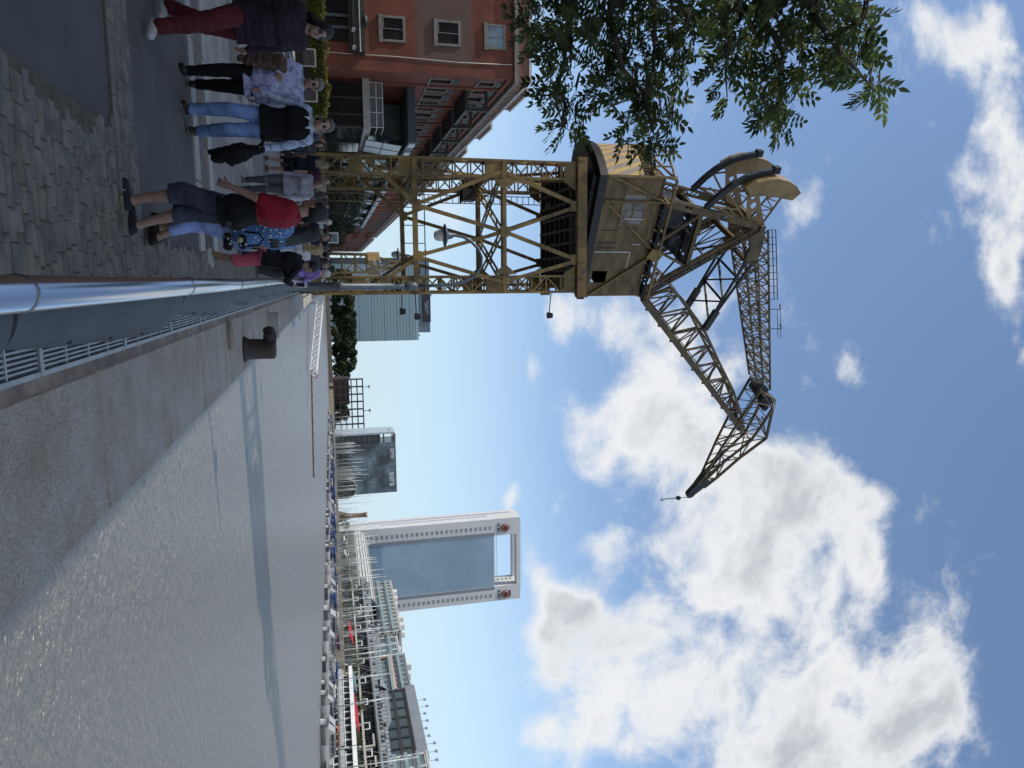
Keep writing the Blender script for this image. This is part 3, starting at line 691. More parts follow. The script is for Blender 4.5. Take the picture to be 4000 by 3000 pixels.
mb.prism([cp(s,z,-.12) for s,z in ((9.9,25.6),(10.5,26.2),(10.9,26.6),(10.7,26.9),(10.1,26.4))], _n*.24)
for s,z,r_ in ((9.6,25.4,.28),(10.3,26.0,.26),(10.9,26.3,.2)): mb.tube([cp(s,z,-.35), cp(s,z,.35)], r_, 16)
cpart(mb, 'rear_joint', M_BLACK, fj); mb = MB()
mb.prism([cp(s,z,-.16) for s,z in ((16.35,24.0),(17.25,23.66),(18.0,23.32),(18.28,23.42),(18.22,23.72),(17.5,24.30),(16.95,24.62))], _n*.32)
mb.tube([cp(18.05,23.6,-.14), cp(18.05,23.6,.14)], .27, 18)
cpart(mb, 'jib_head', M_BLACK, fj)
mb = MB(); 
for w in (-.2,.2): mb.bar(cp(10.2,25.6,w), cp(16.8,24.2,w*.4), .03)
for i in range(70): p = lerp2((10.2,25.55),(16.8,24.2),i/70); mb.bar(cp(*p,-.2+.12*i/70), cp(*p,.2-.12*i/70), .018)
cpart(mb, 'jib_catwalk', M_DARK, fj)
# hoist hook on its chain
mb = MB(); mb.tube([cp(18.36,23.5,0), cp(18.36,22.95,0)], .02, 6); mb.sphere(cp(18.36,22.86,0), .15, 12, 8, (1,1,1.15))
hk = cpart(mb, 'hook_block', M_BLACK)
mb = MB()
for i in range(9):
    z = 22.68-i*.085; c_ = cp(18.36,z,0); ax = _d if i%2 else _n
    mb.tube([c_+ax*(.035*math.cos(a))+V(0,0,.06*math.sin(a)) for a in [k*math.pi/5 for k in range(11)]], .013, 5, cap=False)
c_ = cp(18.36,21.76,0)
mb.tube([c_+V(0,0,.17)]+[c_+_d*(.12*math.sin(a))+V(0,0,.10*math.cos(a)) for a in [k*math.pi/8 for k in range(0,13)]], [.028]*8+[.03,.03,.028,.024,.018,.008], 7)
cpart(mb, 'chain_hook', M_BLACK, hk)
# floodlights on the crane
def flood(p, q, nm='floodlight'):
    mb = MB(); mb.bar(p, q, .035); mb.box(q, (.2,.2,.16), .4); mb.prism([V(q)+V(-.14,-.1,-.06),V(q)+V(.14,-.1,-.06),V(q)+V(.1,-.1,.16),V(q)+V(-.1,-.1,.16)], (0,.2,0)); cpart(mb, nm, M_BLACK)
flood((XR,YN+.3,5.0),(XR+.95,YN+.1,5.0)); flood((XR,YN+.9,4.5),(XR+.75,YN+.6,4.45))
flood((XR,YN+1.6,11.2),(XR+1.05,YN+1.3,11.0)); flood(cp(-4.9,12.6,.4), cp(-5.2,13.0,1.6)); flood(cp(-4.2,15.6,-.9), cp(-4.35,15.8,-1.3))
# ------------------------------------------------------------------ promenade floor
PX0 = -34
def asph(name, x0, x1, y0, y1, z, m): return sheet(name, x0, x1, y0, y1, z, m)
asph('asphalt', -40, .30, -12, 10.1, .0, M_ASPHALT)
asph('promenade_paving', -40, .30, 10.1, 140, .0, M_SLAB)
def slab_rows():
    mb = MB(); rnd = random.Random(2)
    y = 11.62; hs = [2.2, 3.3, 2.9, 3.2, 3.0, 3.2, 3.0, 3.1, 3.0, 3.2, 3, 3, 3, 3]
    for h in hs:
        x = -.36
        while x > -16:
            w = 2.0
            mb.cur = rnd.choice([0,0,1,2])
            a = V(x-w+.012, y+.012, 0); 
            mb.b2((x-w+.012, y+.012, -.01), (x-.012, y+h-.03, .006+rnd.random()*.003))
            x -= w
        y += h
    return mb.build('paving_slabs', [M_SLAB, pbr('paving_concrete_pale', (.335,.32,.285), .85, 0, .2, 1.3, .3, 60), pbr('paving_concrete_dull', (.245,.235,.215), .85, 0, .2, 1.1, .3, 60)])
tag(slab_rows(), kind='structure')
mb = MB()
for y0, y1 in ((10.12,10.46),(11.24,11.6),(17.2,17.5),(23.6,23.9)):
    x = -.4
    while x > -9:
        mb.b2((x-.88,y0,-.01),(x-.012,y1,.022)); x -= .9
tag(mb.build('kerb_stones', M_LIGHTSTONE), kind='structure')
# receding bands of light and dark paving to the left
def band(name, c0, c1, y0, y1, z, m):
    f = lambda c, y: (c-.131*y, y, z)
    tag(MB().quad(f(c0,y0), f(c1,y0), f(c1,y1), f(c0,y1)).build(name, m), kind='structure')
M_BDARK = pbr('dark_paving', (.07,.07,.068), .85, 0, .25, 1.5, .3, 50)
M_BPALE = pbr('pale_and_sunlit_paving', (.33,.32,.30), .8, 0, .15, 1.2, .2, 50)
for c0, c1, m in ((-4.9,-4.5,M_BPALE),(-5.35,-4.9,M_BDARK),(-5.7,-5.35,M_LIGHTSTONE),(-6.5,-5.7,M_BDARK),(-6.8,-6.5,M_BPALE),(-7.5,-6.8,M_BDARK)): band('paving_band', c0, c1, 19, 56, .012, m)
band('paving_band', -16, -7.5, 22, 56, .012, M_BPALE)  # wide pale band: sunlight on the ground put into the colour
# stone setts: real blocks in courses
def setts():
    mb = MB(); rnd = random.Random(4)
    def block(x0, x1, y0, y1, zt):
        g_ = .0045; b_ = .009
        x0 += g_; x1 -= g_; y0 += g_; y1 -= g_
        if x1-x0 < .04 or y1-y0 < .03: return
        jz = [zt+rnd.uniform(-.004,.004) for _ in range(4)]; j = lambda: rnd.uniform(-.004,.004)
        o = [(x0+j(),y0+j()),(x1+j(),y0+j()),(x1+j(),y1+j()),(x0+j(),y1+j())]
        i_ = [(x0+b_,y0+b_),(x1-b_,y0+b_),(x1-b_,y1-b_),(x0+b_,y1-b_)]
        vs = [(a,b,-.02) for a,b in o] + [(a,b,zt-.006) for a,b in o] + [(a,b,jz[k]) for k,(a,b) in enumerate(i_)]
        fs = [(0,1,5,4),(1,2,6,5),(2,3,7,6),(3,0,4,7)] + [(4,5,9,8),(5,6,10,9),(6,7,11,10),(7,4,8,11),(8,9,10,11)]
        mb.cur = rnd.choices(range(5), (5,4,3,1.2,1.6))[0]; mb.add(vs, fs)
    def fill(xa, xb, y0, y1, dy, zt=.03, lx=(.16,.30)):
        y = y0
        while y < y1-.03:
            h = dy*rnd.uniform(.85,1.15); x = xa(y)+rnd.uniform(-.08,.05)
            xe = xb(y)
            while x < xe:
                w = rnd.uniform(*lx); block(x, min(x+w, xe+.02), y, y+h, zt+rnd.uniform(-.003,.003)); x += w
            y += h
    edge = lambda y: -1.08 - .06*math.sin(y*3.1) - (.0 if y < 5 else .08*(y-5))
    fill(edge, lambda y: -.03, 1.0, 6.45, .092, .022, (.13,.27))
    fill(lambda y: -7.0, lambda y: -.03, 6.47, 7.1, .13, .024, (.18,.38))
    fill(lambda y: -.37, lambda y: -.03, 7.1, 60, .12, .022, (.3,.36))
    fill(lambda y: -8.0, lambda y: -1.15, 10.5, 11.2, .12, .012)
    fill(lambda y: -5.4+.5*(y-14.5), lambda y: -3.6, 14.6, 16.4, .12, .015)
    return mb.build('cobblestones', M_COBBLE)
tag(setts(), kind='structure')
tag(MB().b2((-1.2,.9,-.02),(-.02,6.47,.013)).b2((-7.1,6.45,-.02),(-.02,7.12,.0145)).b2((-.38,7.1,-.02),(-.02,60,.012)).b2((-8.1,10.47,-.02),(-.4,11.22,.005)).build('cobble_joints', M_JOINT), kind='structure')
# ------------------------------------------------------------------ quay edge: granite coping, wall, drain
mb = MB(); y = -3.0; rnd = random.Random(9)
seams = [-2.9,-.8,1.35,3.46,5.6,7.72,9.8,11.95]+[14.05+2.12*i for i in range(60)]
for a, b in zip(seams[:-1], seams[1:]):
    x1 = EDGE+rnd.uniform(-.006,.006); zt = .0+rnd.uniform(-.004,.004); e = .018
    x0 = .60; y0 = a+.012; y1 = b-.012
    o = [(x0,y0),(x1,y0),(x1,y1),(x0,y1)]
    vs = [(p,q,-.5) for p,q in o]+[(p,q,zt-e) for p,q in o]+[(x0+e,y0+e,zt),(x1-e,y0+e,zt),(x1-e,y1-e,zt),(x0+e,y1-e,zt)]
    mb.add(vs, [(0,1,5,4),(1,2,6,5),(2,3,7,6),(3,0,4,7),(4,5,9,8),(5,6,10,9),(6,7,11,10),(7,4,8,11),(8,9,10,11)])
tag(mb.build('quay_coping', M_GRANITE), kind='structure')
tag(MB().b2((.3,-3,-3),(1.56,640,-.5)).b2((.30,-3,-.5),(.60,640,-.28)).b2((.60,-3,-.5),(1.5,640,-.35)).build('quay_wall', M_CONC), kind='structure')
M_MORTAR = pbr('brown_mortar', (.30,.235,.175), .9, 0, .3, 2.5, .6, 40, tint=(.13,.105,.085))
tag(MB().b2((.515,-3,-.3),(.612,140,-.012)).b2((.13,-3,-.3),(.298,140,-.006)).build('mortar_strip', M_MORTAR), kind='structure')
tag(MB().b2((-40,-12,-.6),(.13,140,-.02)).build('promenade_bed', M_JOINT), kind='structure')
sheet('coping_joint', .605, 1.60, -3, 140, -.03, M_BLACK)
# drain grating: one frame after another along the wall side
M_GRATE = pbr('grate_steel', (.36,.39,.40), .45, .5, .2, 7)
gr0 = None
gb = MB(); L_ = 1.72
gb.b2((.298,0,-.06),(.328,L_,.014)); gb.b2((.487,0,-.06),(.517,L_,.014))
for i in range(4): yv = i*L_/4; gb.b2((.328,yv,-.05),(.487,yv+(.05 if i==0 else .022),.006 if i else .013))
for x in (.352,.380,.408,.436,.463): gb.b2((x-.006,.0,-.04),(x+.006,L_,.004))
gr0 = gb.build('drain_grate', M_GRATE)
k = 0; y = -.65
while y < 80:
    o = gr0 if k == 0 else gr0.copy()
    if k: COL.objects.link(o)
    o.location = (0, y, 0)
    tag(o, 'grey steel drain grate laid in the row along the quay coping', 'drain grate', 'drain grates along the quay')
    y += L_+.012; k += 1
tag(MB().b2((.298,-3,-.34),(.517,140,-.30)).build('drain_floor', M_BLACK), kind='structure')
# ------------------------------------------------------------------ railing: steel tube with curved hoods on posts
rail = thing('quay_railing', 'polished steel tube railing with dark blue curved hoods along the quay', 'railing', (0,0,0))
joints = [-2.0,-.12,1.77,3.65,5.61,7.61,9.6]+[11.55+1.95*i for i in range(26)]
M_HOOD = pbr('hood_metal', (.07,.084,.096), .6, .0, .15, 2.5, spec=.12)
mb = MB(); mb.tube([(.03,-2.0,.95),(.012,5.6,.95),(-.02,10,.95),(-.03,60,.95)], .041, 20)
cur = mb.build('handrail', M_STEEL, rail)
for y in joints[1:]:
    x = np.interp(y,[-2,5.6,10,60],[.03,.012,-.02,-.03]); MB().tube([(x,y-.008,.95),(x,y+.008,.95)], .0435, 20).build('joint_ring', pbr('dull_steel', (.25,.26,.28), .4, .9, .1, 6), cur)
for a, b in zip(joints[:-1], joints[1:]):
    mb = MB(); mb.smooth = True; n_, m_ = 14, 8
    vs = []
    for i in range(n_+1):
        t = i/n_; y = a+.012+(b-a-.024)*t; x0 = np.interp(y,[-2,5.6,10,60],[.03,.012,-.02,-.03])
        bx_ = .092+.10*t**.8; bz = .90-.13*t
        for j in range(m_+1):
            u = j/m_
            ang = u*math.pi/2*.86
            vs.append((x0+.028+(bx_-.0)*math.sin(ang)/math.sin(math.pi/2*.86), y, .945-(.945-bz)*(1-math.cos(ang))/(1-math.cos(math.pi/2*.86))))
    fs = [(i*(m_+1)+j, (i+1)*(m_+1)+j, (i+1)*(m_+1)+j+1, i*(m_+1)+j+1) for i in range(n_) for j in range(m_)]
    mb.add(vs, fs)
    vs2 = [(x,y,z-.012) for x,y,z in vs]; mb.add(vs2, [tuple(reversed(f)) for f in fs])
    mb.smooth = False
    for j in range(m_):
        for i in (0,n_): mb.add([vs[i*(m_+1)+j],vs[i*(m_+1)+j+1],vs2[i*(m_+1)+j+1],vs2[i*(m_+1)+j]], [(0,1,2,3) if i else (3,2,1,0)])
    for i in range(n_): e0, e1 = i*(m_+1)+m_, (i+1)*(m_+1)+m_; mb.add([vs[e0],vs[e1],vs2[e1],vs2[e0]], [(0,1,2,3)])
    h_ = mb.build('hood', M_HOOD, rail)
    mb = MB()
    for t in (.25,.5,.78):
        y = a+(b-a)*t; u=.8; x0 = np.interp(y,[-2,5.6,10,60],[.03,.012,-.02,-.03]); bx_ = .092+.10*t**.8; bz=.90-.13*t; ang = u*math.pi/2*.86
        mb.sphere((x0+.028+bx_*math.sin(ang)/math.sin(math.pi/2*.86), y, .947-(.945-bz)*(1-math.cos(ang))/(1-math.cos(math.pi/2*.86))), .007, 8, 6)
    mb.build('bolt', M_DARK, h_)
    x = np.interp(a,[-2,5.6,10,60],[.03,.012,-.02,-.03])
    mb = MB(); mb.bar((x,a,0),(x,a,.93),.05,.03); mb.box((x,a,.012),(.14,.1,.016)); mb.build('post', M_GREYMETAL, rail)
mb = MB()
for z in (.2,.4,.6): mb.tube([(.03,-2,z),(.012,5.6,z),(-.02,10,z),(-.03,60,z)], .006, 6)
mb.build('cable', M_STEEL, rail)
# ------------------------------------------------------------------ mooring bollard and the stone kerb beyond it
M_IRON = pbr('bollard_iron', (.016,.014,.016), .5, .1, .4, 5, .3, 40, tint=(.05,.03,.02))
bo = thing('mooring_bollard', 'squat black iron mooring bollard with a hooked head on the granite quay edge', 'bollard', (1.24,14.35,0))
MB().lathe([(.245,0),(.245,.03),(.215,.06),(.195,.12),(.19,.38),(.195,.50),(.19,.545),(.14,.575),(0,.585)], n=28).build('post', M_IRON, bo)
mb = MB(); mb.smooth = True
pts = [(-.05,0,.44),(-.17,0,.47),(-.27,0,.475),(-.345,0,.46)]
mb.tube(pts, [.12,.125,.12,.10], 16); mb.sphere((-.345,0,.46), .103, 14, 10, (.8,1,1.1)); mb.build('hooked_head', M_IRON, bo)
st = MB(); st.b2((.56,12.3,.0),(1.0,19.4,.20)); 
mb = MB(); mb.prism([(.78,19.9,.0),(1.42,19.6,.0),(1.42,19.9,.0),(.78,20.25,.0)], (0,0,.28)); tag(mb.build('stone_kerb', M_LIGHTSTONE), 'low pale stone kerb lying on the quay edge behind the black bollard', 'kerb')
tag(MB().b2((.62,12.2,.002),(1.05,12.5,.05)).build('mortar_patch', M_MORTAR), kind='structure')
# ------------------------------------------------------------------ street lamps
M_LAMP = pbr('lamp_paint', (.095,.115,.135), .45, .2, .15, 4)
M_GLOBE = pbr('lamp_glass', (.62,.62,.55), .25, 0, .06, 6)
lamp = thing('street_lamp', 'nearest grey-blue lamp post with curved arm and hanging globe before the crane', 'street lamp', (.12,22,0), 0, 'lamp posts along the quay')
mb = MB(); mb.lathe([(.19,0),(.19,.12),(.14,.2),(.125,1.85),(.14,1.88),(.14,1.95),(.10,2.0),(.09,4.0)], n=20); mb.build('pole', M_LAMP, lamp)
mb = MB(); mb.lathe([(.09,3.80),(.125,3.83),(.125,4.08),(.09,4.13),(.05,4.2)], n=20); mb.build('collar', M_LAMP, lamp)
mb = MB(); mb.tube([(.0,0,4.1),(-.01,0,4.7),(-.03,0,5.2),(-.12,0,5.62),(-.30,0,5.95),(-.58,0,6.14),(-.86,0,6.16),(-1.12,0,6.05),(-1.33,0,5.84),(-1.46,0,5.6),(-1.5,0,5.35),(-1.5,0,5.2)], [.052]*5+[.047]*4+[.042]*3, 12); mb.build('arm', M_LAMP, lamp)
mb = MB(); mb.lathe([(.07,.26),(.10,.18),(.12,.10),(.20,.07),(.34,.02),(.345,-.01),(.2,-.02),(.16,-.05)], (-1.5,0,5.03), 28); sh = mb.build('lamp_shade', M_LAMP, lamp)
mb = MB(); mb.lathe([(.155,-.03),(.17,-.08),(.172,-.16),(.15,-.25),(.10,-.31),(.0,-.335)], (-1.5,0,5.03), 24); mb.build('globe', M_GLOBE, lamp)
for y, lb in ((37.5,'second lamp post along the quay, its globe seen between the crane legs'),(53,'third lamp post along the quay, small, in front of the distant yellow crane'),(68.5,'farthest small lamp post along the quay, beside the distant yellow crane')):
    c = copy_tree(lamp); c.location = (.12,y,0); c['label'] = lb
# ------------------------------------------------------------------ people: bodies grown from smooth distance fields
def surface_nets(f, org, h):
    ins = f < 0
    nx, ny, nz = f.shape
    c = np.zeros((nx-1,ny-1,nz-1), np.int8)
    for i in (0,1):
        for j in (0,1):
            for k in (0,1): c += ins[i:nx-1+i, j:ny-1+j, k:nz-1+k]
    act = (c > 0) & (c < 8); idx = np.argwhere(act)
    if len(idx) == 0: return np.zeros((0,3)), np.zeros((0,4), int)
    ids = np.full(act.shape, -1, np.int64); ids[act] = np.arange(len(idx))
    acc = np.zeros((len(idx),3)); cnt = np.zeros(len(idx))
    cor = [(i,j,k) for i in (0,1) for j in (0,1) for k in (0,1)]
    for a in cor:
        for ax in range(3):
            if a[ax]: continue
            b = list(a); b[ax] = 1
            fa = f[idx[:,0]+a[0], idx[:,1]+a[1], idx[:,2]+a[2]]; fb = f[idx[:,0]+b[0], idx[:,1]+b[1], idx[:,2]+b[2]]
            m_ = (fa < 0) != (fb < 0)
            t = np.where(m_, fa/np.where(np.abs(fa-fb) < 1e-9, 1, fa-fb), 0)
            p = np.tile(np.array(a, float), (len(idx),1)); p[:,ax] += t
            acc[m_] += p[m_]; cnt[m_] += 1
    v = (idx + acc/cnt[:,None])*h + org
    fs = []
    for ax in range(3):
        o1, o2 = [(1,2),(2,0),(0,1)][ax]
        s0 = [slice(None)]*3; s1 = [slice(None)]*3; s0[ax] = slice(0,-1); s1[ax] = slice(1,None)
        ch = ins[tuple(s0)] != ins[tuple(s1)]; e = np.argwhere(ch)
        ok = (e[:,o1] > 0) & (e[:,o2] > 0) & (e[:,o1] < f.shape[o1]-1) & (e[:,o2] < f.shape[o2]-1); e = e[ok]
        sg = ins[e[:,0],e[:,1],e[:,2]]
        def g(d1, d2):
            q = e.copy(); q[:,o1] -= d1; q[:,o2] -= d2
            return ids[q[:,0],q[:,1],q[:,2]]
        A = np.stack([g(1,1),g(0,1),g(0,0),g(1,0)],1)
        A[~sg] = A[~sg][:,::-1]
        fs.append(A)
    return v, np.concatenate(fs)
class SDF:
    """prims: (kind, a, b, ra, rb, k)"""
    def __init__(s, h): s.h = h; s.p = []; s.clips = []; s.sub = []
    def rc(s, a, b, ra, rb, k=.02): s.p.append((np.array(a,float), np.array(b,float), ra, rb, k, None)); return s
    def el(s, c, r, k=.02, rot=None): s.p.append((np.array(c,float), rot, np.array(r,float), None, k, 'e')); return s
    def clip(s, p, n): n = np.array(n,float); s.clips.append((np.array(p,float), n/np.linalg.norm(n))); return s
    def mesh(s, wr=0.0, seed=0):
        lo = np.full(3,1e9); hi = -lo
        for a,b,ra,rb,k,ty in s.p:
            if ty == 'e': m_ = ra.max(); lo = np.minimum(lo,a-m_); hi = np.maximum(hi,a+m_)
            else: m_ = max(ra,rb); lo = np.minimum(lo,np.minimum(a,b)-m_); hi = np.maximum(hi,np.maximum(a,b)+m_)
        pad = 4*s.h+.01; lo -= pad; hi += pad
        n = np.ceil((hi-lo)/s.h).astype(int)+1
        f = np.full(n, .2, np.float32)
        ax = [lo[i]+s.h*np.arange(n[i]) for i in range(3)]
        for a,b,ra,rb,k,ty in s.p:
            mg = k*1.6+3*s.h
            if ty == 'e': l_ = a-ra.max()-mg; u_ = a+ra.max()+mg
            else: m_ = max(ra,rb)+mg; l_ = np.minimum(a,b)-m_; u_ = np.maximum(a,b)+m_
            i0 = np.maximum(0,((l_-lo)/s.h).astype(int)); i1 = np.minimum(n,((u_-lo)/s.h).astype(int)+2)
            X,Y,Z = np.meshgrid(ax[0][i0[0]:i1[0]], ax[1][i0[1]:i1[1]], ax[2][i0[2]:i1[2]], indexing='ij', sparse=True)
            if ty == 'e':
                x,y,z = X-a[0], Y-a[1], Z-a[2]
                if b is not None:
                    M_ = b; x,y,z = M_[0][0]*x+M_[1][0]*y+M_[2][0]*z, M_[0][1]*x+M_[1][1]*y+M_[2][1]*z, M_[0][2]*x+M_[1][2]*y+M_[2][2]*z
                k0 = np.sqrt((x/ra[0])**2+(y/ra[1])**2+(z/ra[2])**2); k1 = np.sqrt((x/ra[0]**2)**2+(y/ra[1]**2)**2+(z/ra[2]**2)**2)+1e-6
                d = k0*(k0-1)/k1
            else:
                ba = b-a; L2 = ba@ba+1e-9
                x,y,z = X-a[0], Y-a[1], Z-a[2]
                t = np.clip((x*ba[0]+y*ba[1]+z*ba[2])/L2, 0, 1)
                d = np.sqrt((x-t*ba[0])**2+(y-t*ba[1])**2+(z-t*ba[2])**2) - (ra+(rb-ra)*t)
            sl_ = tuple(slice(i0[q],i1[q]) for q in range(3)); F_ = f[sl_]
            hh = np.clip(.5+.5*(F_-d)/k,0,1); f[sl_] = F_*(1-hh)+d*hh-k*hh*(1-hh)
        X,Y,Z = np.meshgrid(*ax, indexing='ij', sparse=True)
        if wr > 0:
            r_ = np.random.RandomState(seed)
            w_ = 0
            for q in range(5):
                dv = r_.normal(size=3)*np.array([16,16,34])*(1+.5*q); w_ = w_ + np.sin(dv[0]*X+dv[1]*Y+dv[2]*Z+r_.uniform(0,6))/(1+.4*q)
            f = f + (wr*w_*.5).astype(np.float32)
        for p,nn in s.clips: f = np.maximum(f, ((X-p[0])*nn[0]+(Y-p[1])*nn[1]+(Z-p[2])*nn[2]).astype(np.float32))
        return surface_nets(f, lo, s.h)
def ik(a, c, l1, l2, pole):
    a, c, pole = np.array(a,float), np.array(c,float), np.array(pole,float)
    d = c-a; L = np.linalg.norm(d); mx_ = (l1+l2)*.995
    if L > mx_: c = a+d/L*mx_; d = c-a; L = mx_
    u = d/L; x = (l1*l1-l2*l2+L*L)/(2*L); hh = math.sqrt(max(1e-6,l1*l1-x*x))
    v = pole-u*(pole@u); v /= np.linalg.norm(v)+1e-9
    return a+u*x+v*hh, c
SKIN = {}
def skin(c): 
    k = 'skin_%02d%02d%02d' % tuple(int(x*99) for x in c)
    return pbr(k, c, .5, 0, .10, 14, spec=.4)
def cloth(c, rough=.85, pat=None):
    k = 'cloth_%02d%02d%02d' % tuple(int(x*99) for x in c) + (pat or '')
    if pat is None: return pbr(k, c, rough, 0, .18, 9, .25, 60, spec=.25)
    if k in MATS: return MATS[k]
    mt, t, b, N, L = node_mat(k); tc = N('ShaderNodeTexCoord'); b.inputs['Roughness'].default_value = .85
    if pat == 'dots':
        v = N('ShaderNodeTexVoronoi'); v.inputs['Scale'].default_value = 22; L(tc.outputs['Object'], v.inputs['Vector']); fac = v.outputs['Distance']; th = (.22,.27); c2 = (.62,.68,.74,1); 
    elif pat == 'check':
        s_ = N('ShaderNodeSeparateXYZ'); L(tc.outputs['Object'], s_.inputs[0]); m_ = []
        for o_ in (0,2):
            q = N('ShaderNodeMath', operation='MULTIPLY'); L(s_.outputs[o_], q.inputs[0]); q.inputs[1].default_value = 22
            q2 = N('ShaderNodeMath', operation='FRACT'); L(q.outputs[0], q2.inputs[0]); m_.append(q2.outputs[0])
        q = N('ShaderNodeMath', operation='MINIMUM'); L(m_[0], q.inputs[0]); L(m_[1], q.inputs[1]); fac = q.outputs[0]; th = (.16,.2); c2 = tuple(min(1,x*1.7+.1) for x in c)+(1,)
    elif pat == 'print':
        n = N('ShaderNodeTexNoise'); n.inputs['Scale'].default_value = 16; L(tc.outputs['Object'], n.inputs[0]); fac = n.outputs[0]; th = (.40,.46); c2 = tuple(x*.55 for x in c)+(1,)
    elif pat == 'stripe':
        s_ = N('ShaderNodeSeparateXYZ'); L(tc.outputs['Object'], s_.inputs[0])
        q = N('ShaderNodeMath', operation='MULTIPLY'); L(s_.outputs[0], q.inputs[0]); q.inputs[1].default_value = 14
        q2 = N('ShaderNodeMath', operation='FRACT'); L(q.outputs[0], q2.inputs[0]); fac = q2.outputs[0]; th = (.4,.45); c2 = (.6,.6,.58,1)
    elif pat == 'jeans':
        n = N('ShaderNodeTexNoise'); n.inputs['Scale'].default_value = 5; n.inputs['Detail'].default_value = 5; L(tc.outputs['Object'], n.inputs[0]); fac = n.outputs[0]; th = (.36,.66); c2 = tuple(min(1,x*1.7+.02) for x in c)+(1,)
    r = N('ShaderNodeValToRGB'); L(fac, r.inputs[0])
    first, second = (c2, tuple(c)+(1,)) if pat in ('dots','check','print') else (tuple(c)+(1,), c2)
    r.color_ramp.elements[0].position = th[0]; r.color_ramp.elements[0].color = first; r.color_ramp.elements[1].position = th[1]; r.color_ramp.elements[1].color = second
    L(r.outputs[0], b.inputs['Base Color'])
    return mt
def mesh_obj(name, v, f, mats, parent, mi=None, extra=None):
    me = bpy.data.meshes.new(name); vv = [tuple(x) for x in v]; ff = [tuple(int(i) for i in x) for x in f]
    ne = 0
    if extra: o = len(vv); vv += [tuple(p) for p in extra.v]; ff += [tuple(i+o for i in q) for q in extra.f]; ne = len(extra.f)
    me.from_pydata(vv, [], ff)
    for m_ in mats: me.materials.append(m_)
    if mi is not None: me.polygons.foreach_set('material_index', list(mi)+[0]*ne)
    me.polygons.foreach_set('use_smooth', [True]*len(ff)); me.update()
    o = bpy.data.objects.new(name, me); COL.objects.link(o); o.parent = parent
    return o
M_EYE = pbr('eye_dark', (.02,.015,.012), .3, 0, 0)
M_LIP = pbr('lips', (.30,.13,.11), .5, 0, 0)
def person(label, x, y, yaw, h, top=(.5,.5,.5), sleeve=.45, bottom=(.05,.06,.1), leg=.97, shoe=(.1,.1,.1), hair=(.02,.015,.012), hlen=0, skin_c=(.42,.27,.20),
           pose=None, build=1.0, top_pat=None, bot_pat=None, top2=None, hem=.86, vox=.009, cat='person', group=None, fem=False, glasses=False, loose=.014, collar=None, vest=None, z=0.0, seed=1, skirt=False):
    root = thing('person', label, cat, (x,y,z), -R(yaw), group)
    s = h/1.75; P = dict(lf=(.09,.0,0), rf=(-.09,.0,0), lh=(.26,.03,.80), rh=(-.26,.03,.80), lean=0.0, head=(0,0), hipy=0.0, twist=0, drop=0.0, le=(.5,-.9,0), re=(-.5,-.9,0), curl=.6)
    if pose: P.update(pose)
    # note: local +x is the figure's right-hand side seen from behind
    ln = P['lean']; hy = P['hipy']; dz = P['drop']
    def T(px, py, pz):        # torso point: lean about the hips
        zz = pz-.92; tw = R(P['twist'])*max(0,min(1,zz/.5)); xx = px*math.cos(tw)-py*math.sin(tw); y_ = px*math.sin(tw)+py*math.cos(tw)
        return np.array([xx*build**.5, y_*build**.5+hy+zz*math.sin(ln), .92-dz+zz*math.cos(ln)])
    hipL, hipR = T(.092,0,.92), T(-.092,0,.92)
    def foot(f): return np.array([f[0], f[1], .085+f[2]])
    aL, aR = foot(P['lf']), foot(P['rf'])
    kL, aL = ik(hipL, aL, .435, .425, (.12,1,.0)); kR, aR = ik(hipR, aR, .435, .425, (-.12,1,.0))
    shL, shR = T(.185,-.01,1.43), T(-.185,-.01,1.43)
    eL, wL = ik(shL, np.array(P['lh']), .29, .25, P['le']); eR, wR = ik(shR, np.array(P['rh']), .29, .25, P['re'])
    hd_yaw, hd_pit = R(P['head'][0]), R(P['head'][1])
    nb = T(0,-.01,1.45); hc = T(0,.025,1.635)
    RM = (Matrix.Rotation(-hd_yaw,3,'Z') @ Matrix.Rotation(-hd_pit,3,'X')); RMn = np.array(RM)
    def Hh(px,py,pz): return hc + RMn@np.array([px,py,pz])
    b_ = build
    tors = [(T(.075,0,.95),T(-.075,0,.95),.102*b_,.102*b_,.03),(T(.062,.005,1.08),T(-.062,.005,1.08),.092*b_**1.4,.092*b_**1.4,.05),(T(.085,.0,1.25),T(-.085,.0,1.25),.108*b_,.108*b_,.05),
            (T(.10,-.015,1.35),T(-.10,-.015,1.35),.092*b_,.092*b_,.04),(T(.16,-.012,1.425),T(-.16,-.012,1.425),.052,.052,.04),(T(.06,-.06,.90),T(-.06,-.06,.90),.085*b_,.085*b_,.03)]
    if b_ > 1.06: tors.append((T(.05,.05,1.08),T(-.05,.05,1.08),.09*b_,.09*b_,.05))
    if fem: tors += [(T(.075,.075,1.27),T(.075,.085,1.26),.058,.058,.03),(T(-.075,.075,1.27),T(-.075,.085,1.26),.058,.058,.03)]
    th = [(hipL,kL,.088*b_,.056*b_**.5,.03),(hipR,kR,.088*b_,.056*b_**.5,.03)]
    def calf(k_, a_): return [(k_,a_,.054,.036,.02),(k_+(a_-k_)*.18+np.array([0,-.018,0]),k_+(a_-k_)*.5+np.array([0,-.012,0]),.047,.040,.02)]
    cL, cR = calf(kL,aL), calf(kR,aR)
    arms = [(shL,eL,.048,.040,.02),(eL,wL,.040,.027,.015),(shR,eR,.048,.040,.02),(eR,wR,.040,.027,.015)]
    S = SDF(vox/s)
    for p in tors+th+cL+cR+arms: S.rc(*p)
    S.rc(nb, hc+RMn@np.array([0,-.015,-.06]), .056, .05, .02)
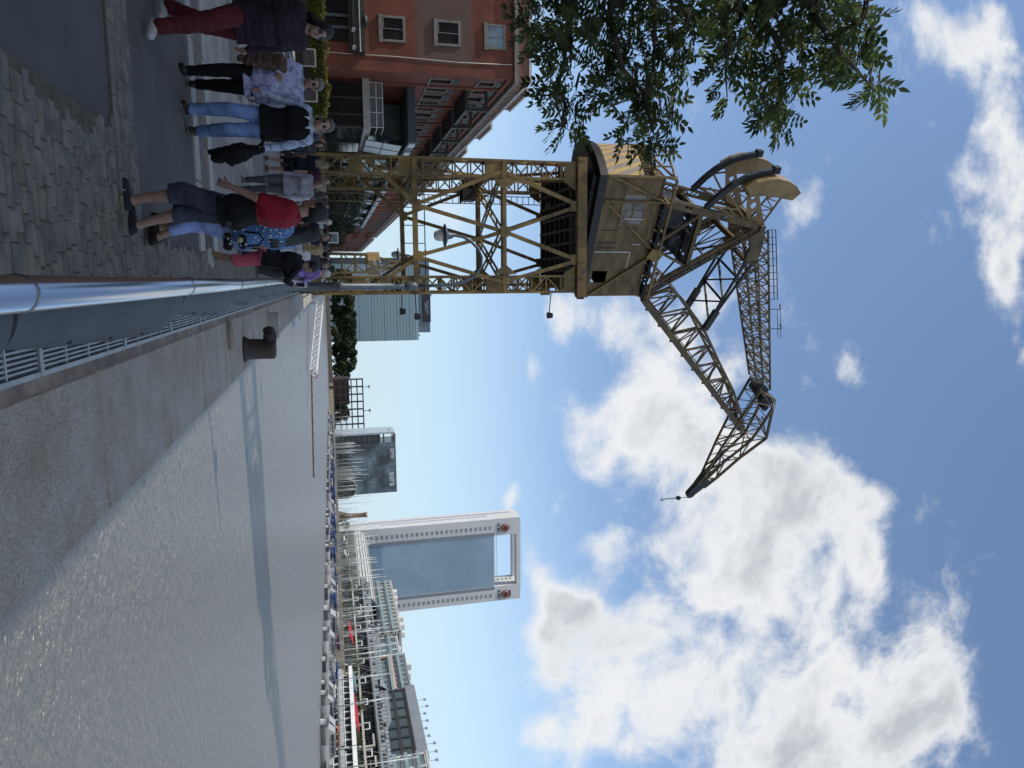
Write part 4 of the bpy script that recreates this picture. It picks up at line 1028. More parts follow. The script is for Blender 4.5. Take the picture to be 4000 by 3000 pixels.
    S.el(hc+RMn@np.array([0,-.012,.03]), (.076,.094,.092), .02, RMn); S.el(hc+RMn@np.array([0,.028,-.035]), (.060,.066,.080), .025, RMn); S.el(hc+RMn@np.array([0,.052,-.085]), (.032,.030,.026), .02, RMn)
    S.rc(Hh(0,.088,.012), Hh(0,.112,-.028), .011, .016, .012)
    for e in (-1,1): S.el(Hh(.076*e,-.008,-.005), (.012,.022,.032), .006, RMn); S.el(Hh(.03*e,.082,.018), (.022,.012,.008), .012, RMn)
    def footp(k_, a_, yw): 
        d = np.array([math.sin(yw), math.cos(yw), 0]); pit = 0
        return a_-d*.045+np.array([0,0,-.045]), a_+d*.15+np.array([0,0,-.055])
    fyl, fyr = R(P.get('fyl',8)), R(P.get('fyr',-8))
    hL, tL = footp(kL,aL,fyl); hR, tR = footp(kR,aR,fyr)
    for a_,h_,t_ in ((aL,hL,tL),(aR,hR,tR)): S.rc(a_,h_,.038,.036,.015); S.rc(h_,t_,.036,.026,.015)
    # palms (SDF) and fingers (tapered, jointed, rooted in the palm)
    fing = MB(); fing.smooth = True
    for w_, e_, side in ((wL,eL,1),(wR,eR,-1)):
        d = (w_-e_)/np.linalg.norm(w_-e_); inn = np.array([-side,.25,0.]); inn = inn-d*(inn@d); inn /= np.linalg.norm(inn); wd = np.cross(d,inn)*side
        if wd[1] < 0: wd = -wd
        S.rc(w_, w_+d*.03, .026, .024, .012)
        for q in (-.024,-.008,.008,.024): S.rc(w_+d*.015+wd*q*.8, w_+d*.082+wd*q, .014, .0125, .008)
        cu = P['curl']
        for q, ln_ in ((.027,.070),(.009,.078),(-.009,.073),(-.027,.058)):
            p0 = w_+d*.078+wd*q; pts = [p0]; ang = 0; c_ = cu*(1+.1*random.random())
            for sg, fr in enumerate((.45,.3,.25)):
                ang += c_*(.55,.75,.6)[sg]; dd = d*math.cos(ang)+inn*math.sin(ang); p0 = p0+dd*ln_*fr; pts.append(p0)
            fing.tube(pts, [.0095,.009,.008,.0065], 7)
        p0 = w_+d*.03+wd*.028; td = (d*.75+wd*.55+inn*.35); td /= np.linalg.norm(td); p1 = p0+td*.035; td2 = td*.9+inn*.35+d*.2; td2 /= np.linalg.norm(td2)
        fing.tube([p0-td*.01,p1,p1+td2*.03], [.0125,.0105,.0075], 7)
    v, f = S.mesh()
    fc = v[f].mean(1); loc = (fc-hc)@RMn
    mi = np.zeros(len(f), int)
    eye = (np.abs(np.abs(loc[:,0])-.031) < .015) & (np.abs(loc[:,2]+.004) < .0085) & (loc[:,1] > .06); mi[eye] = 1
    brow = (np.abs(np.abs(loc[:,0])-.032) < .02) & (np.abs(loc[:,2]-.024) < .006) & (loc[:,1] > .06); mi[brow] = 1
    lip = (np.abs(loc[:,0]) < .026) & (np.abs(loc[:,2]+.066) < .009) & (loc[:,1] > .06); mi[lip] = 2
    root.scale = (s,s,s)
    mesh_obj('body', v, f, [skin(skin_c), M_EYE if hair[0] < .3 else pbr('pale_brow', (.2,.16,.12), .6, 0, 0), M_LIP], root, mi, fing)
    gv = max(vox, .010)/s
    # trousers
    G = SDF(gv); o = loose
    for p in (tors[0],tors[5]): G.rc(p[0],p[1],p[2]+.012,p[3]+.012,p[4])
    G.rc(T(.06,.0,1.02),T(-.06,.0,1.02),.098*b_**1.3,.098*b_**1.3,.03)
    lg = leg*.87
    for hp,k_,a_ in ((hipL,kL,aL),(hipR,kR,aR)):
        if lg <= .44: e_ = hp+(k_-hp)*(lg/.435); G.rc(hp,e_,.090*b_+.012,.064*b_+o,.03)
        else:
            G.rc(hp,k_,.090*b_+.012,.060*b_**.5+o*.9,.03); e_ = k_+(a_-k_)*min(1.0,(lg-.435)/.425); G.rc(k_,e_,.058+o*.9,.046+o*.9,.02); e2 = k_+(a_-k_)*.4; G.rc(k_,e2,.056+o,.052+o,.03)
    if skirt: G.rc(T(.05,0,.9),T(-.05,0,.9),.12,.12,.03)
    G.clip(T(0,0,1.04),T(0,0,1.04)-T(0,0,1.0))
    if lg <= .44:
        for hp,k_ in ((hipL,kL),): pass
        ez = min((hipL+(kL-hipL)*(lg/.435))[2], (hipR+(kR-hipR)*(lg/.435))[2]); G.clip((0,0,ez),(0,0,-1))
    else: ez = min(aL[2],aR[2])+.0; G.clip((0,0,max(.02,.945-leg*.92)),(0,0,-1)) if leg < .93 else G.clip((0,0,.025),(0,0,-1))
    v, f = G.mesh(.004, seed); mesh_obj('trousers', v, f, [cloth(bottom, .85, bot_pat)], root)
    # top
    G = SDF(gv); off = .020
    for p in (tors[2:5] if vest else tors[:5]+tors[6:]): G.rc(p[0],p[1],p[2]+off,p[3]+off,p[4])
    hm_ = hem
    if not vest: G.rc(T(.075,0,.93),T(-.075,0,.93),.105*b_+.024,.105*b_+.024,.04); G.rc(T(.075,0,hm_-.03),T(-.075,0,hm_-.03),.105*b_+.036,.105*b_+.036,.04)
    G.rc(nb, T(0,-.012,1.50), .07,.064,.02)
    if not vest: G.rc(T(.06,-.045,.93),T(-.06,-.045,.93),.085*b_+.030,.085*b_+.030,.04)
    if sleeve > 0:
        for a_,e_,w_ in ((shL,eL,wL),(shR,eR,wR)):
            if sleeve <= .5: G.rc(a_,a_+(e_-a_)*(sleeve*2),.062,.060,.03)
            else: G.rc(a_,e_,.062,.053,.03); G.rc(e_,e_+(w_-e_)*min(1,(sleeve-.5)*2),.053,.043 if sleeve > .9 else .05,.02)
    G.clip(T(0,0,hm_),T(0,0,hm_)-T(0,0,hm_+.1)) if not vest else None; G.clip(T(0,0,1.502),T(0,.03,1.6)-T(0,0,1.5))
    v, f = G.mesh(.005, seed+3)
    mi = None; mats = [cloth(top, .85, top_pat)]
    if top2: mats.append(cloth(top2[0])); fc = v[f].mean(1); mi = (fc[:,2] < top2[1]).astype(int)
    tp = mesh_obj('top', v, f, mats, root, mi)
    if vest:
        G = SDF(gv)
        for p in tors[:4]: G.rc(p[0],p[1],p[2]+.034,p[3]+.034,p[4])
        G.rc(T(.11,-.012,1.40),T(-.11,-.012,1.40),.078,.078,.04); G.rc(T(.075,0,hem-.03),T(-.075,0,hem-.03),.132*b_+.025,.132*b_+.025,.04); G.rc(T(.06,-.055,.92),T(-.06,-.055,.92),.085*b_+.04,.085*b_+.04,.04); G.clip(T(0,0,hem-.01),T(0,0,hem)-T(0,0,hem+.1)); G.clip(T(0,.02,1.475),T(0,.05,1.6)-T(0,0,1.5))
        v, f = G.mesh(.004, seed+9); mesh_obj('vest', v, f, [cloth(vest)], root)
    if collar:
        mb = MB(); c0 = [T(.07*math.sin(a),.062*math.cos(a)+.0,1.475+.03*(1-math.cos(a))/2) for a in [i*math.pi/8 for i in range(-7,8)]]
        for i in range(len(c0)-1): mb.bar(c0[i], c0[i+1], .012, .045)
        mb.prism([T(.03,.10,1.46),T(.075,.085,1.49),T(.07,.12,1.40)], (0,.012,0)); mb.prism([T(-.03,.10,1.46),T(-.075,.085,1.49),T(-.07,.12,1.40)], (0,.012,0)); mb.build('collar', cloth(collar), tp)
    # shoes
    for a_,h_,t_ in ((aL,hL,tL),(aR,hR,tR)):
        G = SDF(gv); G.rc(a_+np.array([0,0,-.02]),h_,.046,.045,.02); G.rc(h_,t_,.046,.038,.02); G.rc(h_+(t_-h_)*.4,t_,.044,.037,.02); G.clip((0,0,a_[2]+.012),(0,0,1)); G.clip((0,0,min(h_[2],t_[2])-.030),(0,0,-1))
        v, f = G.mesh(); mi = ((v[f].mean(1)[:,2]) < min(h_[2],t_[2])-.016).astype(int)
        mesh_obj('shoe', v, f, [cloth(shoe,.6), cloth((.55,.55,.53) if shoe[0] > .02 else (.05,.05,.05),.6)], root, mi)
    # hair
    if hlen >= 0:
        G = SDF(gv); G.el(Hh(0,-.016,.036), (.087,.104,.100), .01, RMn)
        if hlen == 0: pass
        if hlen > 0:
            G.el(Hh(0,-.04,-.02), (.085,.075,.10), .03, RMn)
            for q in (-.055,0,.055): G.rc(Hh(q,-.06,-.02), T(q*1.3,-.115,1.55-hlen), .045, .035, .03)
            for e in (-1,1): G.rc(Hh(.075*e,-.02,.0), T(.10*e,-.03,1.58-hlen*.8), .028, .024, .03)
        fn = RMn@np.array([0,.85,-.55]); G.clip(Hh(0,.055,.052) if hlen <= 0 else Hh(0,.075,.045), fn) if hlen <= 0 else G.clip(Hh(0,.062,.0), RMn@np.array([0,1,-.25]))
        v, f = G.mesh(.004, seed+5); mesh_obj('hair', v, f, [pbr('hair_%02d%02d%02d' % tuple(int(q*99) for q in hair), hair, .55, 0, .35, 30, .5, 90)], root)
    if glasses:
        mb = MB()
        for e in (-1,1):
            c_ = Hh(.034*e,.095,-.002); mb.add([c_+RMn@np.array([.026*math.cos(a),-.012*abs(e*math.cos(a)>0)*max(0,e*math.cos(a)),.019*math.sin(a)]) for a in [i*math.pi/6 for i in range(12)]], [tuple(range(12))])
            mb.bar(Hh(.058*e,.088,.004), Hh(.080*e,-.005,.008), .006)
        mb.bar(Hh(-.01,.098,.004), Hh(.01,.098,.004), .006); mb.build('sunglasses', M_BLACK, root)
    root['_w'] = 1
    del root['_w']
    return root, dict(wL=wL, wR=wR, s=s, eL=eL, eR=eR, shL=shL, shR=shR, T=T, Hh=Hh, hR=hR, tR=tR, hL=hL, tL=tL)
# ------------------------------------------------------------------ the people on the promenade
JEANS = (.10,.17,.33); PALE_SH = (.36,.44,.62)
w1, i1 = person('woman in a dark aubergine jacket and maroon trousers striding at the picture edge', -2.60, 8.12, 128, 1.73, top=(.028,.014,.026), sleeve=1.0, bottom=(.10,.016,.022), shoe=(.5,.5,.48),
    hair=(.012,.010,.009), hlen=0.02, fem=True, glasses=True, build=1.18, hem=.80, loose=.03, vox=.008, skin_c=(.36,.23,.18), seed=2,
    pose=dict(lf=(.09,.33,0), rf=(-.09,-.30,.05), lh=(.25,-.12,.80), rh=(-.27,.10,.80), head=(12,0), fyl=5, lean=.05))
w2, i2 = person('man in an open lilac print shirt and black trousers carrying a brown jacket', -2.46, 9.80, 176, 1.62, top=(.40,.41,.62), top_pat='print', sleeve=1.0, bottom=(.006,.006,.007), shoe=(.012,.012,.013),
    hair=(.16,.15,.14), hlen=0, glasses=True, build=1.12, hem=.74, loose=.02, vox=.008, skin_c=(.34,.21,.15), collar=(.42,.46,.60), seed=4,
    pose=dict(lf=(.05,.13,0), rf=(-.05,-.22,.04), lh=(.08,.26,1.20), rh=(-.26,-.06,.80), le=(1.0,-.4,-.6), head=(6,4)))
w3, i3 = person('man in black vest over a pale blue shirt and blue jeans holding a black coat', -1.95, 9.72, 182, 1.73, top=(.36,.43,.58), top_pat='print', sleeve=1.0, bottom=JEANS, bot_pat='jeans', shoe=(.03,.02,.015),
    hair=(.10,.09,.085), hlen=0, glasses=True, vest=(.006,.006,.007), collar=(.5,.55,.62), loose=.022, hem=.88, vox=.008, skin_c=(.40,.25,.19), seed=6,
    pose=dict(lf=(.10,.10,0), rf=(-.11,-.12,.03), lh=(.42,.05,.74), rh=(-.36,.06,.73), head=(-4,0)))
w5, i5 = person('boy in red and black tee and dark denim shorts walking away from camera', -.60, 6.62, -78, 1.60, top=(.23,.010,.022), top2=((.008,.008,.010),1.13), sleeve=.42, bottom=(.020,.026,.045), bot_pat='jeans', leg=.60, shoe=(.0205,.022,.028),
    hair=(.008,.008,.009), hlen=0, loose=.034, hem=.80, vox=.008, skin_c=(.30,.185,.135), seed=8,
    pose=dict(lf=(.08,-.12,0), rf=(-.08,.06,0), lh=(.20,.16,.80), rh=(-.22,.20,.80), le=(.7,-.7,0), head=(14,-6), curl=.8))
w6, i6 = person('girl in dotted blue blouse and pale capri jeans with long dark hair', -.47, 7.42, -64, 1.52, top=(.075,.16,.34), top_pat='dots', sleeve=.34, bottom=(.20,.27,.52), bot_pat='jeans', leg=.80, shoe=(.02,.012,.01),
    hair=(.010,.008,.007), hlen=.30, fem=True, loose=.012, vox=.008, skin_c=(.30,.18,.13), seed=10,
    pose=dict(lf=(.07,.10,0), rf=(-.08,-.10,.02), lh=(.27,.02,.86), rh=(-.2,.12,.86), head=(10,-4)))
w7, i7 = person('boy in pink shorts and black long-sleeved top leaning on the railing with a phone', -.36, 10.70, 62, 1.47, top=(.010,.011,.015), sleeve=1.0, bottom=(.56,.10,.16), leg=.60, shoe=(.36,.37,.33),
    hair=(.010,.009,.009), hlen=0, loose=.028, vox=.008, hem=.84, skin_c=(.22,.13,.095), seed=12,
    pose=dict(lf=(.07,-.10,0), rf=(-.06,.06,0), lh=(.10,.50,1.33), rh=(-.06,.46,1.22), lean=.24, le=(.5,.1,-.8), re=(-.5,.1,-.8), head=(-6,16), curl=1.0))
w4, _ = person('woman in navy tunic and shorts with ash blonde hair, back to the camera', -3.25, 21.5, 12, 1.70, top=(.014,.018,.032), sleeve=.4, bottom=(.012,.016,.03), leg=.46, shoe=(.10,.05,.04), hair=(.24,.19,.12), hlen=.14, fem=True, hem=.70, vox=.011, skin_c=(.36,.22,.16), seed=14, pose=dict(lf=(.1,.1,0), rf=(-.1,-.12,.03)))
w4b, _ = person('man in dark maroon tee and blue jeans facing the camera beside the woman in navy', -2.74, 21.0, 172, 1.76, top=(.055,.016,.038), sleeve=.45, bottom=(.03,.045,.09), bot_pat='jeans', shoe=(.3,.3,.3), hair=(.02,.015,.012), vox=.011, skin_c=(.42,.26,.19), seed=15, pose=dict(lf=(.08,.1,0), rf=(-.08,-.1,.02), head=(-8,0)))
w8, _ = person('blonde woman in white shirt standing by the railing behind the boy in pink shorts', -.62, 14.2, 25, 1.50, top=(.58,.58,.63), sleeve=.6, bottom=(.02,.022,.03), hair=(.34,.25,.13), hlen=.18, fem=True, vox=.010, skin_c=(.36,.23,.17), seed=16, pose=dict(lean=.1, head=(25,8), lf=(.1,.05,0), rh=(-.1,.3,1.1)))
w9, _ = person('white haired man in violet checked shirt leaning at the railing by the lamp post', -.30, 17.2, 60, 1.63, top=(.16,.10,.32), top_pat='check', sleeve=.9, bottom=(.06,.06,.07), hair=(.55,.55,.53), build=1.1, vox=.011, skin_c=(.45,.28,.22), seed=18, pose=dict(lean=.16, lh=(.1,.4,1.15), rh=(-.12,.38,1.1)))
w10, _ = person('grey haired woman in pale grey cardigan behind the man in the vest', -1.93, 15.5, 178, 1.60, top=(.26,.26,.30), sleeve=1, bottom=(.08,.08,.09), hair=(.22,.18,.14), hlen=.05, fem=True, vox=.012, skin_c=(.45,.28,.22), seed=19)
w11, _ = person('woman in white tee and black and white striped trousers with a grey bag', -2.03, 18.0, 5, 1.58, top=(.56,.58,.63), sleeve=.45, bottom=(.012,.012,.014), bot_pat='stripe', hair=(.03,.02,.015), hlen=.1, fem=True, vox=.012, skin_c=(.40,.25,.19), seed=20, loose=.03)
CROWD = [  # u in the photo, distance, height, yaw, top, sleeve, bottom, hair, hair length, label
 (742,24.5,1.66,176,(.03,.035,.03),1,(.03,.03,.04),(.02,.015,.01),0,'man in black sweater and dark trousers walking at the crane foot'),
 (772,27,1.70,182,(.012,.012,.014),1,(.05,.07,.12),(.02,.016,.012),0,'man in black jacket and faded jeans among the crowd'),
 (796,22.5,1.60,185,(.05,.02,.03),.5,(.02,.02,.03),(.015,.012,.01),.12,'woman in plum tee with long black hair facing the camera'),
 (818,33,1.72,178,(.18,.24,.03),.5,(.03,.03,.04),(.02,.015,.01),0,'man in lime green tee in the middle of the crowd'),
 (836,26,1.68,10,(.58,.58,.60),.5,(.06,.06,.07),(.02,.015,.01),0,'man in plain white tee seen from behind'),
 (852,38,1.66,180,(.40,.08,.06),.5,(.03,.03,.04),(.03,.02,.012),.1,'woman in brick red tee far along the quay'),
 (868,24,1.74,8,(.42,.43,.46),.5,(.07,.065,.055),(.6,.6,.58),0,'white haired man in light grey polo walking away'),
 (888,29,1.62,190,(.10,.16,.28),.5,(.03,.03,.035),(.02,.014,.01),.1,'woman in denim blue top walking towards the camera'),
 (905,21,1.64,-20,(.015,.018,.03),.5,(.30,.27,.22),(.03,.02,.015),0,'man in navy tee and sand coloured trousers'),
 (918,42,1.70,180,(.5,.45,.2),.5,(.04,.04,.05),(.02,.015,.01),0,'man in mustard tee far along the quay'),
 (936,25.5,1.66,175,(.58,.58,.62),.5,(.03,.035,.06),(.02,.015,.01),.08,'woman in white blouse and dark jeans facing the camera'),
 (955,19.2,1.62,15,(.014,.02,.045),.5,(.02,.02,.025),(.012,.01,.009),0,'boy in midnight blue tee behind the blonde woman'),
 (972,31,1.70,185,(.20,.22,.26),1,(.03,.03,.04),(.02,.015,.01),0,'man in slate grey hoodie among the crowd'),
 (988,23,1.68,170,(.60,.60,.62),.9,(.10,.10,.11),(.02,.015,.01),0,'man in white long sleeved shirt and grey trousers'),
 (1004,35,1.64,180,(.45,.22,.30),.5,(.03,.03,.04),(.05,.03,.02),.12,'woman in dusty pink top far along the quay'),
 (1020,21.5,1.60,30,(.05,.05,.045),.6,(.04,.04,.045),(.012,.01,.009),.16,'woman in charcoal top with long dark hair looking at the dock'),
 (1038,27,1.66,160,(.30,.34,.40),.5,(.05,.06,.09),(.03,.02,.015),0,'man in pale blue grey tee near the railing'),
 (1052,33,1.70,60,(.06,.05,.10),.5,(.04,.04,.05),(.02,.015,.01),0,'man in indigo tee standing at the railing far off'),
 (1062,40,1.62,170,(.5,.5,.48),.5,(.2,.18,.15),(.02,.015,.01),.1,'woman in cream tee at the railing far off'),
 (680,36,1.68,180,(.06,.07,.09),1,(.02,.02,.03),(.02,.015,.01),0,'man in dark blue grey jacket seen under the crane'),
 (700,44,1.66,180,(.35,.36,.40),.5,(.03,.03,.04),(.02,.015,.01),0,'man in silver grey tee under the crane far off'),
 (655,41,1.64,175,(.42,.12,.05),.5,(.03,.03,.04),(.02,.015,.01),.1,'woman in orange brown top beside the terrace under the crane'),
 (545,34,1.66,160,(.06,.07,.13),1,(.03,.03,.05),(.02,.015,.01),0,'man in navy jacket beside the left crane leg'),
 (560,27,1.70,190,(.10,.12,.17),1,(.03,.03,.04),(.03,.02,.015),0,'man in steel blue jacket left of the crane leg'),
 (784,20,1.64,5,(.10,.06,.05),.5,(.05,.05,.06),(.02,.015,.01),.1,'woman in cocoa brown top ahead of the striped trousers'),
 (806,29,1.72,176,(.02,.05,.05),.5,(.04,.04,.05),(.02,.015,.01),0,'man in dark teal tee in the thick of the crowd'),
 (846,21,1.58,10,(.03,.03,.035),.5,(.10,.12,.17),(.015,.012,.01),.2,'woman in black tank and faded jeans with long loose hair'),
 (878,34,1.70,182,(.22,.20,.16),.9,(.05,.05,.05),(.02,.015,.01),0,'man in khaki shirt far along the promenade'),
 (898,25,1.66,-10,(.20,.03,.05),.5,(.03,.03,.04),(.02,.015,.01),.08,'woman in crimson tee walking away in the crowd'),
 (925,22.5,1.70,174,(.04,.05,.04),.5,(.04,.045,.06),(.02,.015,.01),0,'man in bottle green tee near the framed board'),
 (945,34,1.66,0,(.30,.30,.36),.5,(.03,.03,.03),(.02,.015,.01),0,'man in lavender grey tee far along the quay'),
 (965,24,1.60,185,(.03,.025,.05),.8,(.03,.03,.04),(.02,.015,.01),.1,'woman in dark violet cardigan behind the blonde woman'),
 (996,19.5,1.62,20,(.06,.07,.08),.5,(.05,.05,.05),(.012,.01,.009),0,'boy in graphite tee looking over the railing'),
 (1012,28,1.70,178,(.36,.36,.34),.5,(.03,.03,.035),(.02,.015,.01),0,'man in ash white polo close to the railing'),
 (1030,24,1.66,165,(.025,.03,.05),1,(.03,.03,.04),(.02,.015,.01),0,'man in ink blue sweater close to the railing'),
 (570,21,1.64,175,(.05,.05,.06),1,(.02,.02,.025),(.02,.015,.01),.1,'woman in dark grey coat left of the crane foot'),
 (610,30,1.68,184,(.03,.04,.07),.5,(.05,.06,.08),(.02,.015,.01),0,'man in deep blue tee at the foot of the crane'),
 (860,50,1.70,180,(.3,.3,.32),.5,(.05,.05,.06),(.02,.015,.01),0,'man in mid grey tee farthest along the quay'),
 (930,52,1.68,180,(.55,.55,.58),.5,(.05,.05,.06),(.02,.015,.01),0,'man in chalk white shirt farthest along the quay'),
 (1000,55,1.68,0,(.05,.06,.10),.5,(.05,.05,.06),(.02,.015,.01),0,'man in dark blue tee farthest along the quay'),
]
rnd = random.Random(21)
for i, (u, Y, h, yaw, tc_, sl_, bc_, hc_, hl_, lb) in enumerate(CROWD):
    p = at_y(1284, u, Y); st_ = rnd.uniform(.05,.2)
    person(lb, p.x, Y, yaw+rnd.uniform(-12,12), h, top=tc_, sleeve=sl_, bottom=bc_, hair=hc_, hlen=hl_, fem=hl_ > 0, vox=.016 if Y < 30 else .022, skin_c=rnd.choice([(.42,.26,.19),(.36,.22,.16),(.48,.31,.24)]), seed=30+i, group='people strolling on the promenade',
        pose=dict(lf=(.09,st_,0), rf=(-.09,-st_,.03), lh=(.25,-st_*.6,.80), rh=(-.25,st_*.8,.82)))
# things in their hands
def world_of(root, p): 
    return Matrix.Translation(root.location) @ root.rotation_euler.to_matrix().to_4x4() @ Matrix.Diagonal((*root.scale,1)) @ Vector(p)
# brown jacket over the lilac man's arm
def cloth_obj(name, S, mats, label, cat, wr=.012, seed=1, mat=None):
    v, f = S.mesh(wr, seed); o = mesh_obj(name, v, f, mats, None); return tag(o, label, cat)
a = world_of(w2, i2['eL']); b = world_of(w2, i2['wL'])
S = SDF(.010); m_ = (a+b)/2
S.rc(a*.8+b*.2+V(0,-.02,.05), b*.75+a*.25+V(0,-.02,.05), .055,.055,.03)
for t, ln in ((.1,.36),(.3,.40),(.5,.42),(.7,.34)):
    q = a.lerp(b,t); S.rc(q+V(0,-.05,.02), q+V(-.03,-.06,-ln), .05,.035,.05); S.rc(q+V(0,.05,.02), q+V(-.03,.05,-ln*.8), .045,.03,.04)
cloth_obj('jacket', S, [cloth((.115,.075,.052))], 'brown jacket folded over the arm of the man in the lilac shirt', 'jacket')
h_ = world_of(w3, i3['wR'])
S = SDF(.010); h2 = h_+V(.0,0,-.06)
S.rc(h2+V(.02,-.02,0), h2+V(.06,-.02,-.25), .05,.10,.04); S.rc(h2+V(.06,-.02,-.25), h2+V(.14,-.02,-.50), .11,.07,.05); S.rc(h2+V(.02,0,-.2), h2+V(.07,0,-.58), .08,.03,.04); S.rc(h2+V(.10,-.02,-.2), h2+V(.19,-.02,-.34), .07,.05,.04); S.rc(h2+V(0,0,.0), h2+V(-.13,-.02,.06), .03,.04,.03)
cloth_obj('coat', S, [cloth((.008,.008,.009))], 'black coat bundled and hanging from the hand of the man in jeans', 'coat', .016, 3)
# handbag
hb = world_of(w6, i6['wL'])
hbp = V(-.43, 7.22, .80)
bag = thing('handbag', 'black handbag with white dots and a round pale badge at the dotted girl\'s side', 'handbag', hbp, R(-20))
S = SDF(.008); S.rc((.02,0,-.09),(.10,0,-.09),.045,.045,.02); S.rc((.03,0,.04),(.09,0,.04),.038,.038,.03); v, f = S.mesh(.004,3); mesh_obj('bag_body', v, f, [cloth((.010,.010,.012), .6, 'dots')], bag)
mb = MB(); mb.tube([(.06,-.040,.02),(.06,-.052,.02)], .028, 16); mb.build('badge', pbr('cream_badge', (.55,.52,.38), .5, 0, .1), bag)
mb = MB(); mb.tube([(-.04,0,.06),(-.03,0,.18),(.03,0,.22),(.09,0,.18),(.10,0,.06)], .010, 8); mb.build('strap', cloth((.02,.02,.022)), bag)
# phone held by the boy
ph = world_of(w7, (np.array(i7['wL'])+np.array(i7['wR']))/2)
mb = MB(); pz = V(.035, 11.12, 1.19)
ph = thing('phone', 'white bordered smartphone held up over the railing by the boy in pink shorts', 'phone', pz, R(-12))
MB().box((0,0,0),(.078,.010,.150)).build('case', M_WHITE, ph); MB().box((0,-.0065,0),(.064,.003,.118)).build('screen', pbr('phone_screen', (.03,.04,.06), .1, 0, 0), ph)
# framed board carried in the crowd
sb = thing('framed_board', 'white framed picture board held up above the crowd', 'board', (at_y(1290,929,30).x,30,1.52), R(6))
mb = MB(); mb.b2((-.21,-.02,0),(-.17,.02,.5)); mb.b2((.17,-.02,0),(.21,.02,.5)); mb.b2((-.17,-.02,0),(.17,.02,.04)); mb.b2((-.17,-.02,.46),(.17,.02,.5)); mb.build('frame', M_WHITE, sb)
MB().box((0,0,.25),(.34,.012,.42)).build('picture', pbr('grey_print', (.22,.24,.26), .5, 0, .5, 9), sb)
# sneaker stripes of the boy in red
mb = MB()
hR_, tR_ = i5['hR'], i5['tR']
for t in (.25,.42,.60):
    c_ = hR_+(tR_-hR_)*t; mb.bar(c_+np.array([-.043,0,.012]), c_+np.array([-.040,.018,-.024]), .006,.02)
    mb.bar(c_+np.array([.043,0,.012]), c_+np.array([.040,.018,-.024]), .006,.02)
mb.build('shoe_stripe', M_WHITE, w5)
# ------------------------------------------------------------------ brick dock warehouses
def brick_mat(name, c1, c2, mort, patch=None):
    mt, t, b, N, L = node_mat(name); tc = N('ShaderNodeTexCoord')
    mp = N('ShaderNodeMapping'); L(tc.outputs['Object'], mp.inputs[0]); mp.inputs['Rotation'].default_value = (R(90),0,0)
    s_ = N('ShaderNodeSeparateXYZ'); L(tc.outputs['Object'], s_.inputs[0]); ad = N('ShaderNodeMath', operation='ADD'); L(s_.outputs[0], ad.inputs[0]); L(s_.outputs[1], ad.inputs[1])
    cb_ = N('ShaderNodeCombineXYZ'); L(ad.outputs[0], cb_.inputs[0]); L(s_.outputs[2], cb_.inputs[1])
    br = N('ShaderNodeTexBrick'); L(cb_.outputs[0], br.inputs['Vector']); br.inputs['Scale'].default_value = 4; br.inputs['Color1'].default_value = (*c1,1); br.inputs['Color2'].default_value = (*c2,1); br.inputs['Mortar'].default_value = (*mort,1); br.inputs['Mortar Size'].default_value = .012
    n = N('ShaderNodeTexNoise'); n.inputs['Scale'].default_value = .45; n.inputs['Detail'].default_value = 8; n.inputs['Roughness'].default_value = .65; L(tc.outputs['Object'], n.inputs[0])
    r = N('ShaderNodeValToRGB'); L(n.outputs[0], r.inputs[0]); r.color_ramp.elements[0].position = .35; r.color_ramp.elements[0].color = (.62,.60,.58,1); r.color_ramp.elements[1].position = .65; r.color_ramp.elements[1].color = (1.1,1.05,1,1)
    m_ = N('ShaderNodeMix', data_type='RGBA', blend_type='MULTIPLY'); m_.inputs[0].default_value = 1; L(br.outputs[0], m_.inputs[6]); L(r.outputs[0], m_.inputs[7])
    out = m_.outputs[2]
    if patch:
        (z0, z1, x1, col) = patch
        mr_ = N('ShaderNodeMapRange'); L(s_.outputs[2], mr_.inputs[0]); mr_.inputs[1].default_value = z0; mr_.inputs[2].default_value = z0+.5
        mr2 = N('ShaderNodeMapRange'); L(s_.outputs[2], mr2.inputs[0]); mr2.inputs[1].default_value = z1+.5; mr2.inputs[2].default_value = z1
        mr3 = N('ShaderNodeMapRange'); L(s_.outputs[0], mr3.inputs[0]); mr3.inputs[1].default_value = x1+.1; mr3.inputs[2].default_value = x1-.1
        q = N('ShaderNodeMath', operation='MULTIPLY'); L(mr_.outputs[0], q.inputs[0]); L(mr2.outputs[0], q.inputs[1]); q2 = N('ShaderNodeMath', operation='MULTIPLY'); L(q.outputs[0], q2.inputs[0]); L(mr3.outputs[0], q2.inputs[1])
        q3 = N('ShaderNodeMath', operation='MULTIPLY'); L(q2.outputs[0], q3.inputs[0]); L(n.outputs[0], q3.inputs[1]); q4 = N('ShaderNodeMath', operation='MULTIPLY'); q4.use_clamp = True; L(q3.outputs[0], q4.inputs[0]); q4.inputs[1].default_value = 1.7
        mx_ = N('ShaderNodeMix', data_type='RGBA'); L(q4.outputs[0], mx_.inputs[0]); L(out, mx_.inputs[6]); mx_.inputs[7].default_value = (*col,1); out = mx_.outputs[2]
    L(out, b.inputs['Base Color']); b.inputs['Roughness'].default_value = .85
    return mt
M_BRICK = brick_mat('red_brick', (.205,.058,.034), (.165,.048,.03), (.17,.08,.054), (9.2,14.0,-18.4,(.115,.08,.062)))
M_BRICK2 = brick_mat('brown_brick', (.26,.13,.095), (.22,.11,.08), (.27,.18,.14))
M_STONE = pbr('grey_stone_trim', (.21,.20,.175), .85, 0, .2, 2)
M_COPING = pbr('pale_coping', (.55,.54,.52), .7, 0, .1, 2)
M_DKWIN = pbr('dark_window', (.02,.022,.024), .12, 0, .3, 1, spec=.7)
M_BLUEWIN = pbr('sky_window', (.16,.20,.24), .12, 0, .1, 1, spec=.8)
